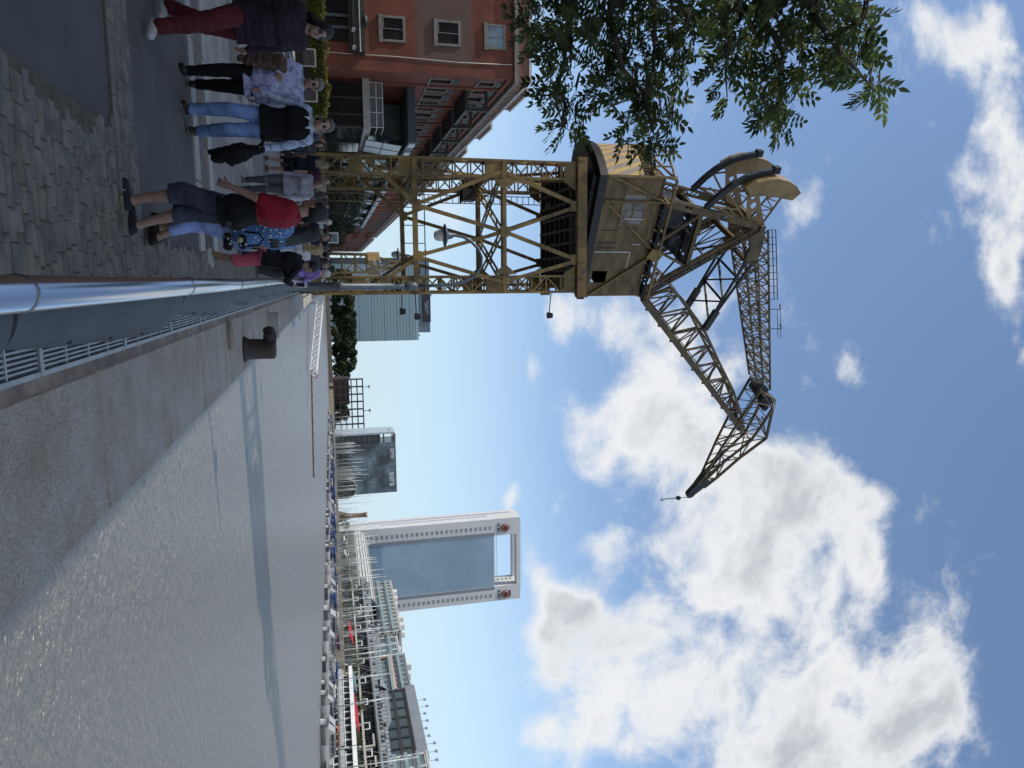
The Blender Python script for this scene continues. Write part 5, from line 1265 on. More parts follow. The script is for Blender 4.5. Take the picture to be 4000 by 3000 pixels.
XF, YE = -17.5, 64.3
def warehouse(name_label, y0, y1, detail, depth=30, first=False):
    rt = thing('brick_warehouse', name_label, 'building', (XF-depth/2, y0, 0)); inv_ = Matrix.Translation((-(XF-depth/2), -y0, 0))
    def part(mb, nm, m_, par=None):
        o = mb.build(nm, m_, rt if par is None else par)
        if par is None: o.matrix_parent_inverse = inv_
        return o
    H = 18.0; nb = max(1, round((y1-y0-3.4)/7.7)); bw = (y1-y0-3.4)/nb
    w = MB(); w.b2((XF-depth, y0, 0), (XF-.35, y1, H)); 
    # front skin with the openings left out, built per bay
    WINS = []
    def skin_col(ya, yb, zs):                    # solid strip over [ya,yb] except z intervals
        z = 0
        for a, b in zs: w.b2((XF-.35,ya,z),(XF,yb,a)); z = b
        w.b2((XF-.35,ya,z),(XF,yb,H))
    levels = [(10.9,12.9),(15.2,16.8)]
    ya = y0
    skin_col(y0, y0+1.2, []); skin_col(y0+1.2, y0+3.0, levels); skin_col(y0+3.0, y0+3.4, [])
    for a, b in levels: WINS.append((y0+1.2, y0+3.0, a, b, False))
    for i in range(nb):
        s0 = y0+3.4+i*bw
        cuts = [.9,2.3,3.0,5.2,5.9,7.3]
        sc_ = bw/7.7; cuts = [s0+c*sc_ for c in cuts]
        skin_col(s0, cuts[0], []); skin_col(cuts[1], cuts[2], []); skin_col(cuts[3], cuts[4], []); skin_col(cuts[5], s0+bw, [])
        for k in (0,2,4):
            skin_col(cuts[k], cuts[k+1], levels)
            for a, b in levels: WINS.append((cuts[k], cuts[k+1], a, b, k == 2))
    wl_ = part(w, 'wall', M_BRICK)
    pl = MB()
    for i in range(nb+1): s0 = y0+3.4+i*bw; pl.b2((XF,s0-.25,0),(XF+.18,s0+.25,H))
    pl.b2((XF,y0,17.35),(XF+.22,y1,17.62)); part(pl, 'pilaster', M_BRICK)
    co = MB(); co.b2((XF-depth-.3,y0-.3,H),(XF+.38,y1+.3,H+.32)); part(co, 'cornice', M_STONE)
    pr = MB(); pr.b2((XF-depth,y0-.02,H+.32),(XF+.06,y1,H+1.35)); cp_ = MB(); cp_.b2((XF-depth-.1,y0-.14,H+1.35),(XF+.2,y1,H+1.58))
    for i in range(nb):
        s0 = y0+3.4+i*bw+.35
        if i % 2 == 0 or not detail: pr.b2((XF-.4,s0,H+1.58),(XF+.10,s0+bw-.7,H+2.15)); cp_.b2((XF-.5,s0-.1,H+2.15),(XF+.25,s0+bw-.6,H+2.36))
    pp = part(pr, 'parapet', M_BRICK2); part(cp_, 'coping', M_COPING, pp)
    for i in range(nb):
        s0 = y0+3.4+i*bw; pnl = MB()
        for q in range(3): a = s0+.8+q*bw*.3; pnl.b2((XF+.06,a,H+.55),(XF+.14,a+.1,H+1.25)); pnl.b2((XF+.06,a+1.6,H+.55),(XF+.14,a+1.7,H+1.25)); pnl.b2((XF+.06,a+.1,H+1.15),(XF+.14,a+1.6,H+1.25)); pnl.b2((XF+.06,a+.1,H+.55),(XF+.14,a+1.6,H+.65))
        part(pnl, 'panel_moulding', M_STONE, pp)
    WINS = WINS[:60]
    for (a, b, z0, z1, wide) in WINS:
        fr = MB(); fr.b2((XF-.12,a-.02,z0),(XF+.03,a+.14,z1)); fr.b2((XF-.12,b-.14,z0),(XF+.03,b+.02,z1)); fr.b2((XF-.12,a-.1,z0-.16),(XF+.10,b+.1,z0)); fr.b2((XF-.12,a+.14,z1-.14),(XF+.02,b-.14,z1)); fr.b2((XF-.2,(a+b)/2-.05,z0),(XF-.13,(a+b)/2+.05,z1-.14))
        f_ = part(fr, 'window', M_STONE)
        gl = MB(); gl.b2((XF-.34,a,z0),(XF-.28,b,z1)); part(gl, 'pane', M_DKWIN, f_)
        ar = MB(); n_ = 8; c_ = (a+b)/2; rr = (b-a)/2+.1
        pts = [(XF+.004, c_+rr*math.cos(math.pi*k/n_), z1+.05+.62*math.sin(math.pi*k/n_)) for k in range(n_+1)]
        ar.prism(pts, (.05,0,0)); part(ar, 'arch', M_DARK, f_)
    # end wall: three framed windows one above the other, grey steel shopfront
    if first:
        X0, X1 = -21.75, -20.05
        for z0, z1, gm in ((6.75,8.4,M_DKWIN),(11.35,13.1,M_DKWIN),(15.7,17.05,M_BLUEWIN)):
            for dx in (0,-7.5):
                fr = MB(); a, b = X0+dx, X1+dx; y = y0
                fr.b2((a-.25,y-.14,z0-.35),(b+.25,y-.002,z0-.02)); fr.b2((a-.18,y-.10,z0-.02),(a,y-.002,z1)); fr.b2((b,y-.10,z0-.02),(b+.18,y-.002,z1)); fr.b2((a-.18,y-.10,z1),(b+.18,y-.002,z1+.22))
                f_ = part(fr, 'window', M_STONE); gl = MB(); gl.b2((a,y-.03,z0-.02),(b,y-.002,z1)); part(gl, 'pane', gm, f_)
                mu = MB(); mu.b2(((a+b)/2-.03,y-.06,z0-.02),((a+b)/2+.03,y-.031,z1)); mu.b2((a,y-.06,z0+.03),((a+b)/2-.03,y-.031,z0+.09)); part(mu, 'mullion', M_STONE, f_)
        aw = MB(); aw.b2((-40,y0-1.1,4.25),(-18.62,y0-.002,5.2)); aw.b2((-40,y0-.9,3.95),(-18.7,y0-.1,4.25)); a_ = part(aw, 'canopy', M_DARK)
        st_ = MB(); st_.b2((-40,y0-1.16,4.78),(-18.6,y0-1.102,4.86)); part(st_, 'edge_trim', M_OFFWHITE, a_)
        dk = MB(); dk.b2((-40,y0-.06,0),(-19.6,y0-.002,3.95)); part(dk, 'shopfront', M_DKWIN)
        for x in (-18.95,-20.3,-23.2): 
            sp_ = MB(); sp_.bar((x,y0-1.3,4.35),(x+.25,y0-1.55,4.25),.22,.22); sp_.bar((x,y0-1.16,4.5),(x,y0-1.35,4.4),.06); part(sp_, 'spotlight', M_GREYMETAL)
        pc = MB()
        for x in (-22.9,-21.6,-20.7): pc.b2((x,y0-.5,0),(x+.18,y0-.3,3.95))
        part(pc, 'column', M_LAMP)
        lf = MB(); lf.lathe([(.0,.34),(.25,.30),(.52,.08),(.56,0),(.5,0)], (-21.1,y0-.75,5.22), 20); part(lf, 'lamp_dome', M_DARK)
        cn = MB(); cn.tube([(-18.7,y0-.04,.3),(-18.72,y0-.05,8),(-18.6,y0-.05,13),(-18.7,y0-.05,17.9)], .03, 6); part(cn, 'conduit', M_OFFWHITE)
        rr_ = MB()
        for z in (.6,1.1): rr_.bar((XF-6,y0+.3,H+1.58+z),(XF-1.5,y0+.3,H+1.58+z),.05)
        for k in range(4): rr_.bar((XF-6+1.5*k,y0+.3,H+1.58),(XF-6+1.5*k,y0+.3,H+2.68),.05)
        part(rr_, 'roof_railing', M_GREYMETAL)
    # steel balconies
    if detail:
        for i in range(min(nb,8)):
            s0 = y0+3.4+i*bw+.6
            for z in (14.35,):
                bl = MB(); bl.b2((XF+.02,s0,z),(XF+1.9,s0+bw-1.4,z+.28)); bl.b2((XF+1.6,s0,z+.28),(XF+1.9,s0+.3,z+1.9)); bl.b2((XF+.02,s0,z+1.9),(XF+1.9,s0+.3,z+2.15)); bl.bar((XF+1.8,s0+bw-1.5,z+.2),(XF+.1,s0+bw-1.0,z+2.6),.07)
                part(bl, 'balcony', M_DARK)
    return rt
warehouse('nearest red brick warehouse with framed end windows and a raised stepped parapet', YE, 176, True, first=True)
warehouse('second brick warehouse in the row, glimpsed low between the crane legs', 184, 296, False)
warehouse('third brick warehouse at the far end of the row by the teal office tower', 304, 430, False)
# unseen warehouse added beside the camera, its height set so it shades the quay
nw = thing('brick_warehouse', 'unseen red brick warehouse added left of the view for shade', 'building', (-33,-20,0))
mb = MB(); mb.b2((-48,-70,0),(XF-.6,43,20.6)); o = mb.build('wall', M_BRICK2, nw); o.matrix_parent_inverse = Matrix.Translation((33,20,0))
# glass restaurant pavilion along the warehouse
pv = thing('restaurant_pavilion', 'glass and steel restaurant pavilion with roof terrace in front of the brick warehouse', 'pavilion', (-15.4,66.7,0)); PI_ = Matrix.Translation((15.4,-66.7,0))
def pvp(mb, nm, m_, par=None):
    o = mb.build(nm, m_, pv if par is None else par)
    if par is None: o.matrix_parent_inverse = PI_
    return o
PX, PY0, PY1 = -13.3, 66.7, 176
mb = MB(); mb.b2((XF+.02,PY0,5.05),(PX,PY1,5.66)); pvp(mb, 'terrace_slab', pbr('fascia_beige', (.33,.32,.285), .7, 0, .12, 2))
mb = MB(); mb.b2((XF+.3,PY0+.25,0),(PX-.25,PY1,5.04)); pvp(mb, 'glass_hall', pbr('dark_glass', (.012,.014,.015), .1, 0, .3, .8, spec=.7))
mb = MB()
for k in range(16): y = PY0+.2+k*7.2; mb.b2((PX-.24,y,0),(PX-.06,y+.18,5.04))
for x in (XF+1.6,XF+3.0): mb.b2((x,PY0+.06,0),(x+.12,PY0+.24,5.04))
pvp(mb, 'column', M_DARK)
mb = MB()
for z in (6.2,6.75): mb.bar((XF+.3,PY0+.1,z),(PX-.1,PY0+.1,z),.07); mb.bar((PX-.1,PY0+.1,z),(PX-.1,PY0+3.2,z),.06)
for k in range(4): x = XF+.3+k*1.25; mb.bar((x,PY0+.1,5.66),(x,PY0+.1,6.75),.06)
pvp(mb, 'terrace_railing', M_COPING)
mb = MB(); mb.b2((XF+.4,PY0+.14,5.67),(PX-.2,PY0+.16,6.7)); 
pvp(mb, 'railing_glass', pbr('pale_glass', (.20,.24,.25), .1, 0, .05, 1, alpha=.35))
mb = MB(); mb.b2((XF+.02,68.0,9.05),(-12.5,PY1,9.75)); pvp(mb, 'roof_canopy', pbr('canopy_slate', (.055,.07,.078), .5, .2, .12, 2))
mb = MB()
for k in range(24): y = 68.5+k*4.4; mb.b2((-12.49,y,9.15),(-12.40,y+(2.9 if k%3 else 1.6),9.72))
pvp(mb, 'light_panel', pbr('panel_white', (.62,.64,.64), .5, 0, .1, 2))
mb = MB(); mb.b2((XF+.3,74.5,5.67),(-14.2,PY1,9.04)); pvp(mb, 'upper_glass_hall', pbr('teal_glass', (.13,.17,.175), .12, 0, .2, .5, spec=.7))
# white awning panels on the water side and sloped glass skirt
y = 69.6
M_AWN = pbr('awning_white', (.60,.64,.65), .45, 0, .06, 1)
while y < 170:
    L2 = 6.4; mb = MB(); fr_ = MB()
    for k in range(2):
        a = y+k*L2/2
        mb.prism([(-12.95,a+.06,5.4),(-12.95,a+L2/2-.06,5.4),(-12.5,a+L2/2-.06,8.6),(-12.5,a+.06,8.6)], (.03,0,0))
    fr_.bar((-12.9,y,5.3),(-12.45,y,8.7),.07); fr_.bar((-12.9,y+L2/2,5.3),(-12.45,y+L2/2,8.7),.07); fr_.bar((-12.7,y,6.95),(-12.7,y+L2,6.95),.07)
    aw_ = pvp(mb, 'awning', M_AWN); pvp(fr_, 'awning_frame', M_DARK, aw_)
    y += 15.4
mb = MB(); y = 76.2
while y < 172:
    mb.prism([(-11.6,y,4.9),(-11.6,y+8.6,4.9),(-13.25,y+8.6,8.9),(-13.25,y,8.9)], (.04,0,.03)); y += 15.4
pvp(mb, 'sloped_glazing', pbr('sloped_glass', (.15,.19,.195), .12, .1, .2, .4, spec=.8))
mb = MB(); y = 76.2
while y < 172:
    for k in range(7): a = y+8.6*k/6; mb.bar((-11.55,a,4.95),(-13.2,a,8.95),.05)
    for t in (.33,.66): mb.bar((-11.55-1.65*t,y,4.95+4*t),(-11.55-1.65*t,y+8.6,4.95+4*t),.05)
    y += 15.4
pvp(mb, 'glazing_bar', M_DARK)
# ------------------------------------------------------------------ far side of the dock
M_TEAL = pbr('tower_glass', (.27,.375,.41), .18, .0, .06, .02, spec=.6)
M_BANK = pbr('bank_wall', (.17,.145,.11), .9, 0, .3, .25, tint=(.09,.078,.06))
M_CREAM = pbr('cream_render', (.42,.40,.35), .8, 0, .12, .3)
M_GREYROOF = pbr('grey_roof', (.22,.235,.25), .6, 0, .12, .2)
M_DKGLASS = pbr('far_dark_glass', (.035,.045,.052), .15, 0, .35, .12, spec=.6)
BZ = 1.4
tag(MB().b2((BX,-60,-3),(BX+.8,BY,BZ)).b2((.3,BY,-3),(BX+.8,BY+.8,BZ)).build('dock_wall', M_BANK), kind='structure')
tag(MB().quad((BX+.8,-60,BZ-.01),(900,-60,BZ-.01),(900,BY+400,BZ-.01),(BX+.8,BY+400,BZ-.01)).quad((-60,BY+.8,BZ-.02),(BX+.8,BY+.8,BZ-.02),(BX+.8,BY+400,BZ-.02),(-60,BY+400,BZ-.02)).build('embankment', M_CONC), kind='structure')
def far_thing(name, label, cat, c, group=None):
    t = thing(name, label, cat, c, 0, group); t['_i'] = 0; del t['_i']
    iv = Matrix.Translation((-c[0],-c[1],-c[2]))
    def part(mb, nm, m_, par=None):
        o = mb.build(nm, m_, t if par is None else par)
        if par is None: o.matrix_parent_inverse = iv
        return o
    return t, part
def text_obj(name, s, size, mat, parent, loc, rot, depth=.05):
    cu = bpy.data.curves.new(name, 'FONT'); cu.body = s; cu.size = size; cu.extrude = depth; cu.align_x = 'CENTER'; cu.align_y = 'CENTER'
    tmp = bpy.data.objects.new(name, cu); COL.objects.link(tmp)
    bpy.context.view_layer.update()
    me = bpy.data.meshes.new_from_object(tmp.evaluated_get(bpy.context.evaluated_depsgraph_get())); bpy.data.objects.remove(tmp)
    me.name = name; me.materials.clear(); me.materials.append(mat)
    o = bpy.data.objects.new(name, me); COL.objects.link(o)
    o.parent = parent; o.matrix_parent_inverse = parent.matrix_basis.inverted() if parent.parent is None else Matrix.Identity(4); o.location = loc; o.rotation_euler = rot
    return o
# teal office tower at the end of the dock
tw, P = far_thing('office_tower', 'broad pale teal glass office tower behind the crane at the dock end', 'tower', (17,720,BZ))
mb = MB(); mb.b2((-23.3,720,0),(57.4,770,86)); wl_ = P(mb, 'glass_wall', M_TEAL)
mb = MB(); mb2 = MB()
for k in range(27):
    z = 4+k*3.05
    (mb if k % 4 == 0 else mb2).b2((-23.4,719.5,z),(57.5,719.99,z+(.32 if k % 4 == 0 else .16)))
P(mb, 'floor_band', pbr('tower_band', (.08,.10,.12), .5, 0, 0)); P(mb2, 'floor_line', pbr('tower_line', (.17,.225,.25), .5, 0, 0))
mb = MB(); mb.b2((-23.32,719.3,0),(-17.6,719.98,86)); P(mb, 'corner_strip', M_DKGLASS)
mb = MB(); mb.b2((-23,722,86.02),(50,765,98)); P(mb, 'penthouse', pbr('penthouse_glass', (.10,.15,.18), .2, 0, .1, .05))
mb = MB(); mb.b2((8.5,721.2,90.2),(39.8,721.95,98.6)); sg_ = P(mb, 'sign_panel', pbr('sign_black', (.014,.013,.022), .5, 0, 0))
text_obj('sign_letters', 'TELECOM', 3.1, pbr('letter_grey', (.34,.35,.38), .5, 0, 0), tw, (25,721.1,95.3), (R(90),0,0))
mb = MB(); mb.tube([(20.5,721.1,92.6),(23,721.1,93.4),(26,721.1,93.3),(29.5,721.1,92.4)], [.15,.5,.5,.12], 8); P(mb, 'sign_swoosh', pbr('swoosh_blue', (.10,.22,.34), .5, 0, 0))
mb = MB()
for x, z in ((-6,98.6),(12,98.6),(52,86)): P(MB().b2((x,724,z),(x+2.2,725,z+1.8)), 'roof_plant', M_GREYMETAL)
# sura building
sb_, P = far_thing('office_building', 'dark mirrored glass office building with white lettering along its roof edge', 'building', (135,545,BZ))
SX0, SX1, SY, SH = 118.6, 157.3, 535.5, 45
mb = MB(); mb.b2((SX0,SY,0),(SX1,SY+21,SH)); 
def mirror_mat():
    mt, t, b, N, L = node_mat('mirror_glass'); tc = N('ShaderNodeTexCoord'); br = N('ShaderNodeTexBrick')
    s_ = N('ShaderNodeSeparateXYZ'); L(tc.outputs['Object'], s_.inputs[0]); ad = N('ShaderNodeMath', operation='ADD'); L(s_.outputs[0], ad.inputs[0]); L(s_.outputs[1], ad.inputs[1]); c_ = N('ShaderNodeCombineXYZ'); L(ad.outputs[0], c_.inputs[0]); L(s_.outputs[2], c_.inputs[1]); L(c_.outputs[0], br.inputs['Vector'])
    br.inputs['Scale'].default_value = .42; br.offset = 0; br.inputs['Color1'].default_value = (.04,.058,.07,1); br.inputs['Color2'].default_value = (.095,.13,.15,1); br.inputs['Mortar'].default_value = (.02,.024,.03,1); br.inputs['Mortar Size'].default_value = .008; br.inputs['Bias'].default_value = -.2
    n = N('ShaderNodeTexNoise'); n.inputs['Scale'].default_value = .08; n.inputs['Detail'].default_value = 4; L(tc.outputs['Object'], n.inputs[0]); r = N('ShaderNodeValToRGB'); L(n.outputs[0], r.inputs[0]); r.color_ramp.elements[0].position = .42; r.color_ramp.elements[0].color = (.45,.45,.45,1); r.color_ramp.elements[1].position = .62; r.color_ramp.elements[1].color = (2.2,2.2,2.2,1)
    m_ = N('ShaderNodeMix', data_type='RGBA', blend_type='MULTIPLY'); m_.inputs[0].default_value = 1; L(br.outputs[0], m_.inputs[6]); L(r.outputs[0], m_.inputs[7]); L(m_.outputs[2], b.inputs['Base Color']); b.inputs['Roughness'].default_value = .12; b.inputs['Metallic'].default_value = 0
    return mt
M_MIRROR = mirror_mat()
P(mb, 'glass_wall', M_MIRROR)
mb = MB(); mb.b2((112.6,SY+1.2,0),(SX0-.02,SY+21,34)); mb.b2((112.4,SY+.8,43.6),(SX0-.02,SY+21,45)); P(mb, 'side_bay', M_DKGLASS)
mb = MB()
for k in range(9): mb.b2((112.5,SY+.7,4+k*4),(SX0-.03,SY+1.19,5+k*4))
P(mb, 'balcony_band', M_DARK)
mb = MB(); mb.b2((111.0,SY+.5,0),(112.38,SY+21,44.6)); P(mb, 'white_fin', pbr('fin_sky_tint', (.36,.42,.46), .3, 0, .05, .1))  # blue-grey is the sky's reflection put into the base colour
mb = MB(); mb.b2((112.4,SY+.4,SH),(SX1+.3,SY+21,SH+.35)); P(mb, 'roof_edge', M_OFFWHITE)
lt = pbr('letter_white', (.72,.73,.75), .5, 0, 0)
text_obj('sign_letters', 'sura', 6.4, lt, sb_, (147,SY-.3,42), (R(90),0,0)); text_obj('sign_letters', 'EMV', 4.2, lt, sb_, (127.5,SY-.3,42.2), (R(90),0,0))
mb = MB(); mb.lathe([(1.4,0),(1.4,.3)], (110.9,SY+8,41), 14); P(mb, 'fin_emblem', pbr('emblem_dark', (.09,.07,.09), .5, 0, 0))
# bank tower with the open frame at its head
it, P = far_thing('bank_tower', 'tall white framed tower with a blue glass front and a square opening at its top', 'tower', (131,326,BZ))
X0, X1, Y0, Y1, HH = 110.6, 151.2, 319.5, 331.5, 85.0
xa, xb = 118.8, 144.0; ztop = 71.8; zbeam = 83.2
M_TWHITE = pbr('tower_white', (.56,.555,.545), .7, 0, .05, .08)
mb = MB(); mb.b2((X0,Y0,0),(xa,Y1,HH)); mb.b2((xb,Y0,0),(X1,Y1,HH)); mb.b2((xa,Y0,zbeam-.1),(xb,Y0+3.5,HH)); mb.b2((xa,Y1-2.5,zbeam),(xb,Y1,HH-.5))
fr = P(mb, 'frame', M_TWHITE)
mb = MB(); mb.b2((xa-1.6,Y0-.02,0),(xa-.02,Y0+.6,ztop+.6)); mb.b2((xb+.02,Y0-.02,0),(xb+1.6,Y0+.6,ztop+.6)); P(mb, 'glass_edge', pbr('edge_grey', (.19,.21,.235), .5, 0, 0))
def glassgrid():
    mt, t, b, N, L = node_mat('curtain_glass'); tc = N('ShaderNodeTexCoord'); s_ = N('ShaderNodeSeparateXYZ'); L(tc.outputs['Object'], s_.inputs[0]); c_ = N('ShaderNodeCombineXYZ'); L(s_.outputs[0], c_.inputs[0]); L(s_.outputs[2], c_.inputs[1])
    br = N('ShaderNodeTexBrick'); L(c_.outputs[0], br.inputs['Vector']); br.offset = 0; br.inputs['Scale'].default_value = .55; br.inputs['Color1'].default_value = (.20,.30,.395,1); br.inputs['Color2'].default_value = (.235,.34,.44,1); br.inputs['Mortar'].default_value = (.13,.20,.27,1); br.inputs['Mortar Size'].default_value = .02
    n = N('ShaderNodeTexNoise'); n.inputs['Scale'].default_value = .06; n.inputs['Detail'].default_value = 5; L(tc.outputs['Object'], n.inputs[0]); r = N('ShaderNodeValToRGB'); L(n.outputs[0], r.inputs[0]); r.color_ramp.elements[0].position = .35; r.color_ramp.elements[0].color = (.85,.85,.85,1); r.color_ramp.elements[1].position = .7; r.color_ramp.elements[1].color = (1.15,1.12,1.1,1)
    m_ = N('ShaderNodeMix', data_type='RGBA', blend_type='MULTIPLY'); m_.inputs[0].default_value = 1; L(br.outputs[0], m_.inputs[6]); L(r.outputs[0], m_.inputs[7]); L(m_.outputs[2], b.inputs['Base Color']); b.inputs['Roughness'].default_value = .08; b.inputs['Specular IOR Level'].default_value = .9
    return mt
mb = MB(); mb.b2((xa,Y0+.15,0),(xb,Y1-.2,ztop)); P(mb, 'curtain_wall', glassgrid())
mb = MB(); mb.b2((xa,Y0+.1,ztop),(xb,Y0+.5,ztop+.6)); 
for k in range(26): mb.bar((xa+.5+k*.96,Y0+.3,ztop+.6),(xa+.5+k*.96,Y0+.3,ztop+1.9),.12)
mb.bar((xa,Y0+.3,ztop+1.9),(xb,Y0+.3,ztop+1.9),.14); P(mb, 'terrace_rail', M_GREYMETAL)
wm_ = pbr('tower_window', (.27,.26,.26), .4, 0, .2, 1); 
for (xc, n0) in ((X0+4.2,0),(X1-2.9,0)):
    for k in range(30):
        z = 6+k*2.28
        if z > 70.5: break
        P(MB().b2((xc-.85,Y0-.06,z),(xc+.85,Y0+.02,z+1.15)), 'window', wm_)
mb = MB()
for k in range(26): z = 9+k*2.28; mb.b2((xa-2.6,Y0-.05,z),(xa-1.8,Y0+.02,z+.35)) if z < 70.5 else None
P(mb, 'vent_column', pbr('vent_grey', (.42,.42,.42), .5, 0, 0))
mb = MB(); mb.b2((X0-.08,Y0+4.5,20),(X0+.02,Y0+5.6,70)); mb.b2((X0-.08,Y0+7.6,8),(X0+.02,Y0+9.4,82)); P(mb, 'side_slot', pbr('slot_grey', (.33,.33,.38), .5, 0, 0))
mb = MB(); mb.b2((X1-4.6,Y0-.08,79.0),(X1-1.4,Y0+.02,80.3)); P(mb, 'louvre', M_DKGLASS); mb = MB(); mb.b2((X0+3.2,Y0-.06,77.6),(X0+5.6,Y0+.02,80.3)); P(mb, 'hatch', pbr('hatch_grey', (.36,.37,.37), .5, 0, 0))
M_RED = pbr('logo_red', (.20,.028,.022), .5, 0, .05, 1); M_LOGOW = pbr('logo_pale', (.40,.30,.27), .5, 0, 0); M_LET = pbr('logo_navy', (.02,.025,.04), .4, 0, 0)
for xc in (X0+4.7,X1-2.9):
    mb = MB(); mb.tube([(xc,Y0-.5,77.6),(xc,Y0-.05,77.6)], 1.95, 28); d_ = P(mb, 'logo_disc', M_RED)
    mb = MB()
    for a in range(24):
        t0, t1 = 2*math.pi*a/24, 2*math.pi*(a+1)/24
        mb.bar((xc+1.42*math.cos(t0),Y0-.55,77.6+1.42*math.sin(t0)),(xc+1.42*math.cos(t1),Y0-.55,77.6+1.42*math.sin(t1)),.2)
    P(mb, 'logo_ring', M_LOGOW, None); mb = MB(); mb.b2((xc-.85,Y0-.62,76.75),(xc+.85,Y0-.51,78.45)); P(mb, 'logo_square', pbr('logo_dark', (.07,.02,.02), .5, 0, 0), None)
    text_obj('logo_letters', 'ICBC', 2.2, M_LET, it, (xc,Y0-.15,74.5), (R(90),0,0), .12)
mb = MB()
for k in range(6): mb.bar((X0+3+k*6.5,Y0+2,HH),(X0+3+k*6.5,Y0+2,HH+1.0),.15)
mb.bar((X0+3,Y0+2,HH+1.0),(X1-4,Y0+2,HH+1.0),.12); P(mb, 'roof_rail', M_GREYMETAL)
for k in range(2):
    mb = MB()
    for q in range(5): mb.b2((xb-.06,Y0+2+k*4.5,73.3+q*2.0),(xb-.001,Y0+4.4+k*4.5,74.4+q*2.0))
    P(mb, 'inner_window', wm_)
# glass vaulted hall
vt, P = far_thing('vaulted_hall', 'long hall under a ribbed pale barrel roof in front of the bank tower', 'hall', (112,270,BZ))
VX, VR, VY0, VY1, VZ = 111.5, 6.6, 236, 304, 8.0
n = 14; prof = [(VX-VR*math.cos(math.pi*k/n), VZ+VR*.78*math.sin(math.pi*k/n)) for k in range(n+1)]
mb = MB(); mb.smooth = True; mb.add([(x,VY0,z) for x,z in prof]+[(x,VY1,z) for x,z in prof], [(k,n+1+k,n+2+k,k+1) for k in range(n)]); P(mb, 'roof', pbr('vault_white', (.55,.55,.52), .5, 0, .08, .3))
mb = MB()
for k in range(0,n+1): x, z = prof[k]; mb.bar((x-.05*math.cos(math.pi*k/n)*3,VY0,z+.12),(x-.05*math.cos(math.pi*k/n)*3,VY1,z+.12),.2)
P(mb, 'rib', pbr('rib_grey', (.18,.17,.16), .6, 0, 0))
mb = MB()
for i in range(n): mb.bar((prof[i][0],VY0-.3,prof[i][1]+.1),(prof[i+1][0],VY0-.3,prof[i+1][1]+.1),1.2,.8)
P(mb, 'end_arch', pbr('arch_slate', (.07,.09,.10), .4, 0, .1, 1))
mb = MB(); mb.b2((VX-VR,VY0+.3,BZ),(VX+VR,VY1,VZ)); P(mb, 'glass_wall', M_DKGLASS)
mb = MB(); 
for k in range(18): mb.b2((VX-VR-.15,VY0+k*4,BZ),(VX-VR-.01,VY0+k*4+.3,VZ))
mb.b2((VX-VR-.2,VY0,4.6),(VX-VR-.01,VY1,5.0)); mb.b2((VX-VR-.2,VY0,7.5),(VX-VR-.01,VY1,8.0)); P(mb, 'post', M_CREAM)
mb = MB(); mb.b2((103.2,232.5,5.2),(103.5,239.8,7.6)); P(mb, 'sign_board', M_OFFWHITE)
# long podium terrace along the bank, cream posts below and glass balustrades above
pd, P = far_thing('podium_building', 'long low podium with cream posts and two tiers of terrace railings along the far bank', 'building', (102,170,BZ))
mb = MB(); mb.b2((99,70,BZ),(124,236,5.0)); mb.b2((101,70,5.0),(124,236,8.0)); P(mb, 'dark_front', M_DKGLASS)
mb = MB(); y = 72; rnd = random.Random(8)
while y < 232:
    mb.b2((98.2,y,BZ),(98.7,y+.55,5.0)); 
    if rnd.random() < .45: mb.b2((98.3,y+.55,6.9),(98.7,y+rnd.uniform(4,8),7.4)); mb.b2((98.3,y,5.0),(98.7,y+.5,7.4))
    y += rnd.choice([4.2,6.4,8.0])
mb.b2((98.0,70,4.75),(98.9,236,5.25)); P(mb, 'colonnade', M_CREAM)
mb = MB(); mb.b2((97.8,70,8.05),(124,236,8.5)); mb.b2((99.5,70,9.5),(124,236,9.85)); P(mb, 'terrace_slab', M_GREYROOF)
mb = MB(); mb.b2((98.0,70,8.5),(98.08,236,9.4)); mb.b2((99.7,70,9.85),(99.78,236,10.5)); P(mb, 'balustrade', pbr('balustrade_glass', (.30,.325,.34), .3, 0, .3, .9))
mb = MB(); y = 71; rnd = random.Random(19)
while y < 235:
    mb.b2((97.9,y,8.5),(97.97,y+.14,9.55)); mb.b2((99.6,y+.4,9.85),(99.67,y+.5,10.7))
    if rnd.random() < (.8 if y < 165 else .3): mb.b2((97.92,y+.3,8.65),(97.98,y+1.1,9.0)); mb.b2((97.92,y+.3,9.1),(97.98,y+1.0,9.35))
    if rnd.random() < .3: mb.b2((99.0,y,8.5),(99.4,y+rnd.uniform(.5,1.6),8.5+rnd.uniform(.8,1.7)))
    y += 1.55
mb.b2((97.85,70,7.7),(97.99,236,8.04)); P(mb, 'railing_post', M_DARK)
mb = MB(); y = 74
while y < 234: mb.b2((97.9,y,5.25),(98.0,y+.25,6.6)); mb.b2((97.9,y+2.4,5.25),(98.0,y+2.65,6.6)); mb.b2((97.9,y+.25,6.35),(98.0,y+2.4,6.6)); y += 9.6
P(mb, 'window_frame', M_OFFWHITE)
mb = MB(); y = 71
while y < 235: mb.b2((98.80,y,BZ),(98.98,y+.12,5.0)); mb.b2((100.8,y+.7,5.0),(100.98,y+.8,8.0)); y += 2.1
for z in (2.8,3.9): mb.b2((98.85,70,z),(98.97,236,z+.09))
for z in (6.0,7.1): mb.b2((100.85,70,z),(100.97,236,z+.09))
P(mb, 'mullion', pbr('mullion_grey', (.16,.17,.17), .5, 0, 0))
